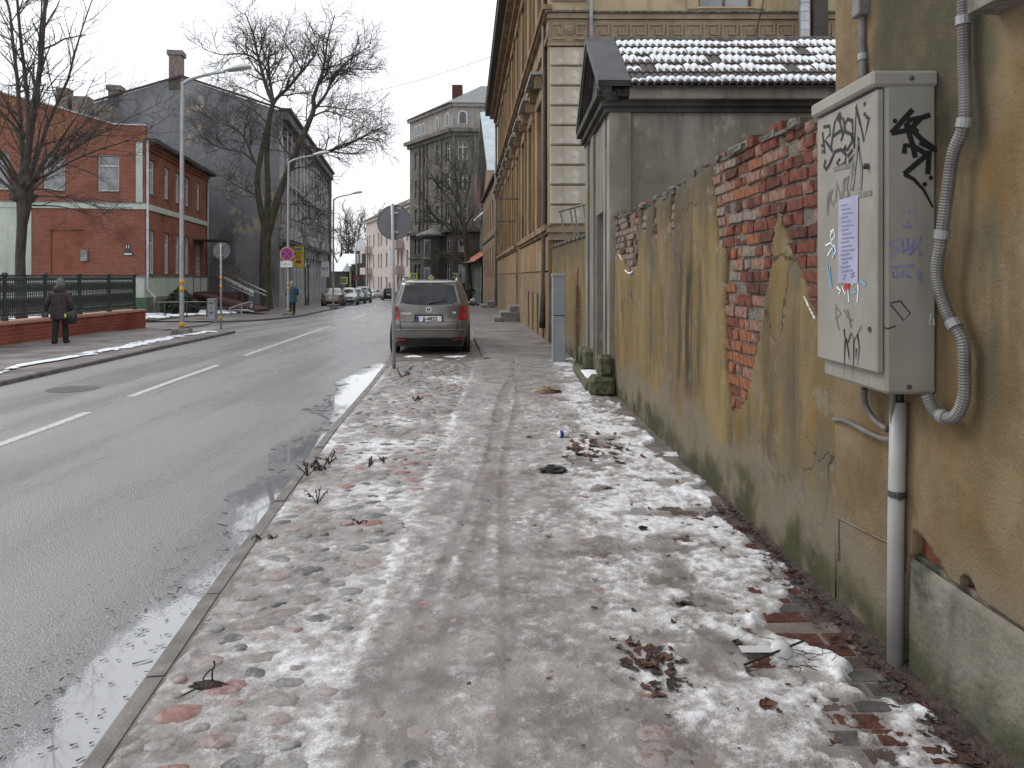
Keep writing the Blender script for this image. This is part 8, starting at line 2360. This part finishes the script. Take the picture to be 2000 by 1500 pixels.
# woman on the left pavement, seen from behind
person((-11.15, 18.95, 0.0), 0.05, 'woman in dark plum coat and grey knit hat walking along the brick wall', 1.57, M['coat_plum'], M['trousers'], 'knit', M['hat_grey'],
       ((-0.20, 0, 1.30), (-0.30, -0.05, 1.06), (-0.37, 0.02, 0.83)), ((0.20, 0, 1.30), (0.28, -0.03, 1.06), (0.27, 0.05, 0.86)), 0.10, 0.62, M['glove'], hood=True)
bg = thing('handbag', (-10.83, 19.0, 0.58), 'black handbag with a bright yellow tag in the woman’s hand'.replace('’', "'"), 'handbag')
mb = MB(); P = []
for z, wx, wy in ((0.0, 0.15, 0.05), (0.02, 0.17, 0.07), (0.14, 0.165, 0.07), (0.25, 0.13, 0.05), (0.27, 0.11, 0.02)):
    P.append([(wx * math.copysign(abs(math.cos(2 * math.pi * k / 16)) ** 0.5, math.cos(2 * math.pi * k / 16)), wy * math.copysign(abs(math.sin(2 * math.pi * k / 16)) ** 0.6, math.sin(2 * math.pi * k / 16)), z - 0.02 + 0.02 * math.cos(2 * math.pi * k / 16)) for k in range(17)])
mb.grid(P); mb.add(P[-1][:-1], [tuple(range(16))]); local(mb, 'bag', M['leather'], bg, True)
mb = MB(); mb.tube(smooth_path([(-0.07, 0, 0.24), (-0.06, 0, 0.32), (0, 0, 0.35), (0.05, 0, 0.31), (0.06, 0, 0.24)], 4), 0.009, 6); local(mb, 'strap', M['leather'], bg, True)
mb = MB(); mb.box((-0.05, -0.078, 0.16), (0.035, 0.006, 0.07)); local(mb, 'yellow_tag', M['hi_vis'], bg)
bg.location = (-10.90, 18.92, 0.50); bg.scale = (1.08, 1.1, 1.2)
# man in black far along the right pavement
py = 64.0
person((at(918.5, py), py, zs(py)), 0.1, 'man in black coat walking away beside the parked car', 1.72, M['coat_black'], M['trousers'], 'hair', M['hair_dark'],
       ((-0.20, 0, 1.30), (-0.30, 0.0, 1.06), (-0.30, 0.06, 0.84)), ((0.20, 0, 1.30), (0.33, -0.02, 1.08), (0.36, 0.0, 0.85)), 0.12, 0.66, M['skin'])
t = thing('black_sack', (at(925, 62), 62, zs(62)), 'black stuffed sack on the pavement beside the man in black', 'sack')
mb = MB(); loft(mb, [(0, 0, 0, 0.38, 0.2), (0, 0, 0.08, 0.46, 0.26), (0.02, 0, 0.22, 0.42, 0.24), (0.05, 0, 0.32, 0.2, 0.14), (0.06, 0, 0.36, 0.05, 0.05)], 14)
mb.v = [(x + 0.03 * math.sin(17 * z + 5 * y), y, 0.6 * z + 0.02 * math.sin(13 * x)) for x, y, z in mb.v]; local(mb, 'sack_body', M['coat_black'], t, True)
# person in teal coat by the lamp
py = 38.2
person((at(570.5, py), py, zs(py)), 0.3, 'person in teal blue coat half hidden behind the no-stopping lamp post', 1.66, M['coat_blue'], M['trousers'], 'hair', M['glove'],
       ((-0.20, 0, 1.30), (-0.28, 0.02, 1.06), (-0.22, 0.2, 0.98)), ((0.20, 0, 1.30), (0.28, 0.02, 1.06), (0.22, 0.2, 0.98)), 0.04, 0.60, M['glove'])

# ---------------------------------------------------------------- litter and plants on the near pavement
def gp(u, v):
    Y = 1500 * CAMZ / (v - 540); X = (u - 1000) / 1500 * Y
    return Vector((X, Y, gz(X, Y)))
rng = random.Random(77)
def leaf_shape(mb, c, L, W_, yaw, curl, tilt, rg):
    """curled dead leaf, 2x6 faces"""
    P = []
    for i in range(7):
        s = i / 6; w = W_ * math.sin(math.pi * min(0.97, s * 0.9 + 0.06)) ** 0.8 * (1 + 0.25 * rg.uniform(-1, 1))
        row = []
        for j in (-1, 0, 1):
            x = (s - 0.5) * L; y = w * j + 0.12 * L * math.sin(5 * s + curl * 9); z = 0.003 + curl * L * ((s - 0.5) ** 2) * 0.9 + abs(j) * w * 0.3 * rg.uniform(-0.3, 1) + rg.uniform(0, 0.005)
            row.append(Vector((x, y, z)))
        P.append(row)
    Mx = Matrix.Translation(c) @ Matrix.Rotation(yaw, 4, 'Z') @ Matrix.Rotation(tilt, 4, 'X')
    mb.grid([[Mx @ p for p in r] for r in P])
def litter(name, label, cat, spots, mats, size=(0.03, 0.07)):
    mb = MB()
    for (x, y) in spots:
        z = gz(x, y) + (0.012 if name == 'leaf_mould' else 0.0); L = rng.uniform(*size); mb.mi = rng.randrange(len(mats))
        leaf_shape(mb, (x, y, z), L, L * rng.uniform(0.18, 0.34), rng.uniform(0, 6.28), rng.uniform(0.05, 0.7), rng.uniform(-0.2, 0.2), rng)
    return mb.build(name, [M[m] for m in mats], label=label, cat=cat, kind='stuff')
def cluster(u, v, n, sx_, sy_):
    p = gp(u, v); return [(p.x + rng.gauss(0, sx_), p.y + rng.gauss(0, sy_)) for _ in range(n)]
litter('leaf_pile', 'heap of dark brown dead leaves on the near snow', 'leaves', cluster(1268, 1305, 46, 0.055, 0.075) + cluster(1240, 1275, 12, 0.04, 0.05) + cluster(1300, 1350, 6, 0.05, 0.03), ['leaf_dark', 'leaf_dark', 'leaf_brown'], (0.03, 0.075))
litter('leaf_scatter', 'reddish brown leaves scattered in the snow midway along the wall', 'leaves', cluster(1165, 880, 26, 0.16, 0.28) + cluster(1130, 880, 12, 0.05, 0.1) + cluster(1215, 890, 16, 0.16, 0.5), ['leaf_brown', 'leaf_brown', 'leaf_dark'], (0.05, 0.12))
sc2 = []
for i in range(120):
    y = 2.4 + 7 * rng.random() ** 1.5; sc2.append((min(1.5, max(0.15, rng.gauss(0.85, 0.35))), y))
litter('leaf_bits', 'small dark leaf fragments strewn over the snow by the wall', 'leaves', sc2, ['leaf_dark', 'leaf_brown'], (0.012, 0.045))
ed = []
for i in range(420):
    y = 2.3 + 3.2 * rng.random() ** 1.3; ed.append((WALL_X(y) - 0.03 - abs(rng.gauss(0, 0.07)) - (0.05 * rng.random() if y < 3 else 0), y))
litter('leaf_mould', 'dark rotting leaves banked against the foot of the near wall', 'leaves', ed, ['leaf_dark', 'leaf_dark', 'leaf_brown', 'dirt'], (0.015, 0.055))
mb = MB()
P = []
for i in range(70):
    y = 2.15 * (7.0 / 2.15) ** (i / 69)
    wdt = 0.07 + 0.14 * float(fbm(y * 2.5, 1.0, 91, 4)) - 0.04 * float(sstep(3.6, 5.0, y))
    P.append([(WALL_X(y) + 0.03 - wdt * j / 6, y, 0.012 + 0.03 * (1 - j / 6) ** 1.5 * (0.6 + 0.8 * float(fbm(y * 7, j * 0.7, 92, 3))) - 0.010 * (j == 6) - 0.02 * float(sstep(4.5, 6.5, y))) for j in range(7)])
mb.grid(P); mb.f = [f[::-1] for f in mb.f]; mb.build('soil_strip', M['dirt'], pave, True)
# single recognisable pieces
def lone_leaf(u, v, L, m, label, n=3):
    L = L * 0.68; p = gp(u, v); mb = MB()
    for i in range(n): leaf_shape(mb, p + Vector((rng.gauss(0, L * 0.15), rng.gauss(0, L * 0.15), 0.004 * i)), L * rng.uniform(0.8, 1.1), L * 0.3, rng.uniform(-0.5, 0.5), 0.6, rng.uniform(-0.5, 0.5), rng)
    mb.build('dead_leaf', M[m], label=label, cat='leaf', group='single leaves on the pavement')
lone_leaf(1075, 1054, 0.075, 'leaf_tan', 'curled tan leaf lying alone on the trodden path', 2)
lone_leaf(1255, 1038, 0.09, 'leaf_dark', 'dark curled leaf on the snow ridge by the wall')
lone_leaf(1335, 1185, 0.11, 'leaf_dark', 'long dark leaf lying right of the path on dirty snow')
lone_leaf(1440, 1258, 0.07, 'leaf_dark', 'dark folded leaf on the snow left of the clear cup', 2)
lone_leaf(1495, 1385, 0.10, 'leaf_brown', 'long reddish leaf on the snow below the black straw', 2)
lone_leaf(1032, 857, 0.09, 'leaf_dark', 'flat dark scrap on the path left of the can', 2)
lone_leaf(1180, 957, 0.13, 'leaf_brown', 'brown leaf with a stalk on the snow', 2)
lone_leaf(1460, 1310, 0.03, 'leaf_dark', 'small dark nut-shaped leaf beside the straw', 2)
lone_leaf(915, 1342, 0.035, 'leaf_brown', 'tiny brown leaf at the edge of the near path', 1)
# crumpled things
def crumple(name, u, v, sx_, sy_, sz_, m, label, cat, seed):
    p = gp(u, v); mb = MB(); nn, kk = 9, 16; rg = random.Random(seed); P = []
    for i in range(nn + 1):
        ph = math.pi / 2 * i / nn
        P.append([Vector((sx_ * math.cos(ph) * math.cos(2 * math.pi * k / kk), sy_ * math.cos(ph) * math.sin(2 * math.pi * k / kk), sz_ * math.sin(ph))) * (1 + rg.uniform(-0.24, 0.24) * (1 if i < nn else 0)) for k in range(kk)])
    for r_ in P: r_.append(r_[0])
    mb.grid([[p + q for q in r_] for r_ in P]); mb.f = mb.f
    return mb.build(name, M[m], label=label, cat=cat)
crumple('plastic_bag', 1080, 924, 0.115, 0.07, 0.055, 'bag_plastic', 'crumpled black plastic bag on the trodden path', 'plastic bag', 1)
crumple('paper_scrap', 1066, 768, 0.14, 0.10, 0.075, 'leaf_tan', 'crumpled brown paper or leaf clump farther along the path', 'paper', 4)
crumple('dark_clod', 1090, 768, 0.05, 0.04, 0.035, 'leaf_dark', 'small dark clod right beside the brown paper clump', 'clod', 5)
p = gp(1100, 856); t = thing('drink_can', p, 'white and dark blue drink can lying on the path', 'can'); t.rotation_euler = (0, 0, 0.35); WM[t.name] = Matrix.Translation(p) @ Matrix.Rotation(0.35, 4, 'Z')
mb = MB(); mb.lathe((0, 0, 0.033), [(0.024, -0.058), (0.03, -0.052), (0.033, -0.044), (0.033, 0.044), (0.028, 0.054), (0.025, 0.058)], 18, 'X'); local(mb, 'can_body', M['sign_white'], t, True)
mb = MB(); mb.lathe((0, 0, 0.033), [(0.0335, -0.042), (0.0335, -0.005)], 18, 'X', False); local(mb, 'blue_wrap', M['sign_blue'], t, True)
# clear cup lid and black straw
p = gp(1525, 1282); t = thing('plastic_cup_lid', p, 'clear plastic cup lid lying on the snow by the straw', 'lid')
mb = MB(); mb.lathe((0, 0, 0.03), [(0.045, 0.0), (0.047, 0.006), (0.042, 0.008), (0.03, 0.022), (0.012, 0.026)], 22); mb.v = [(x, y * 0.8 - z * 0.4, z * 0.8 + y * 0.55) for x, y, z in mb.v]; o = local(mb, 'lid_shell', M['clear_plastic'], t, True)
mb = MB(); mb.box((-0.09, 0.02, 0.012), (0.16, 0.06, 0.002)); local(mb, 'film', M['clear_plastic'], t)
a, b = gp(1453, 1306), gp(1570, 1278)
mb = MB(); mb.tube([a + ZV * 0.012, b + ZV * 0.045], 0.0048, 8); mb.build('drinking_straw', M['sign_black'], label='black drinking straw lying across the snow', cat='straw')
# twigs: clods with upright stems, dead weeds at the kerb
def weed(u, v, h, n, label, droop=0.3, leaves=6):
    p = gp(u, v); mb = MB(); rg = random.Random(int(u * 7 + v))
    for i in range(n):
        a = rg.uniform(0, 6.28); el = rg.uniform(0.6, 2.0); d = Vector((math.cos(a), 0.5 * math.sin(a), el)).normalized(); L = h * rg.uniform(0.5, 1.1)
        pts = [p + d * L * k / 5 - ZV * droop * L * (k / 5) ** 2.2 * 0.6 for k in range(6)]
        mb.tube(pts, [0.0046 - 0.0022 * k / 5 for k in range(6)], 4, False)
        for k in range(leaves):
            q, dd = along(pts, rg.uniform(0.3, 1.0)); s = h * rg.uniform(0.10, 0.2)
            e = Vector((rg.gauss(0, 0.5), rg.gauss(0, 0.3), -1)).normalized()
            sd2 = e.orthogonal().normalized() * s * 0.22
            mb.add([q, q + e * s * 0.5 + sd2, q + e * s, q + e * s * 0.5 - sd2], [(0, 1, 2, 3)])
    mb.build('dead_weed', M['leaf_dark'], label=label, cat='weed', group='dead weeds in the cobbles')
weed(600, 930, 0.17, 4, 'dead weed leaning over the kerb beside the dark puddle'); weed(628, 920, 0.22, 6, 'tallest clump of dead weed in the cobbles near the kerb'); weed(645, 905, 0.15, 4, 'feathery dead weed behind the tallest clump')
weed(620, 985, 0.15, 4, 'dead sprig standing alone below the tall weed clump'); weed(720, 915, 0.13, 5, 'dark drooping weed in the middle of the cobbles'); weed(750, 905, 0.14, 2, 'thin upright weed stem right of the drooping weed'); weed(810, 785, 0.20, 5, 'dead weed standing in the cobbles near the round sign')
weed(785, 738, 0.32, 4, 'weed sprouting beside the foot of the round sign'); weed(700, 1025, 0.10, 4, 'flattened dark weed midway over the cobbles', 0.9); weed(510, 1055, 0.12, 3, 'dead sprig on the kerb stones by the near puddle', 0.8); weed(535, 1055, 0.09, 3, 'small dead sprig just inside the kerb', 0.8)
p = gp(405, 1345); t = thing('weed_clod', p, 'black muddy clod with two bent stems in the near cobbles', 'clod')
mb = MB(); P = []
for i in range(7):
    ph = math.pi / 2 * i / 6; P.append([(0.05 * math.cos(ph) * math.cos(2 * math.pi * k / 12) * (1 + 0.5 * (k % 5 == 1)) * (1 + rng.uniform(-0.2, 0.2)), 0.03 * math.cos(ph) * math.sin(2 * math.pi * k / 12), 0.026 * math.sin(ph)) for k in range(12)])
for r_ in P: r_.append(r_[0])
mb.grid(P); local(mb, 'clod', M['dirt'], t, True)
for pts in ([(-0.01, 0, 0.01), (-0.02, 0.01, 0.03), (0.0, 0.02, 0.055), (0.01, 0.02, 0.06)], [(0.02, 0, 0.01), (0.02, 0.0, 0.06), (0.025, 0.01, 0.08), (0.022, 0.01, 0.10)], [(-0.01, 0, 0.01), (-0.04, -0.05, 0.012), (-0.065, -0.08, 0.01)], [(0.02, 0, 0.005), (0.06, 0.0, 0.01), (0.085, 0.005, 0.008)]):
    mb = MB(); mb.tube(smooth_path(pts, 4), 0.0035, 6); local(mb, 'stem', M['sign_black'], t, True)
p = gp(400, 1345)
# scattered thin twigs by the pipe
mb = MB(); rg = random.Random(6)
for i in range(26):
    q = gp(1580 + rg.gauss(0, 45), 1300 + rg.gauss(0, 18)); a = rg.uniform(0, 6.28); L = rg.uniform(0.04, 0.14)
    d = Vector((math.cos(a), math.sin(a), 0.1)); mb.tube([q + ZV * 0.01, q + d * L * 0.5 + ZV * 0.018, q + d * L + ZV * 0.012 + Vector((rg.gauss(0, 0.02), 0, 0))], 0.0016, 4, False)
mb.build('dry_grass', M['leaf_dark'], label='fine dry stalks fallen on the snow near the pale pipe', cat='grass', kind='stuff')
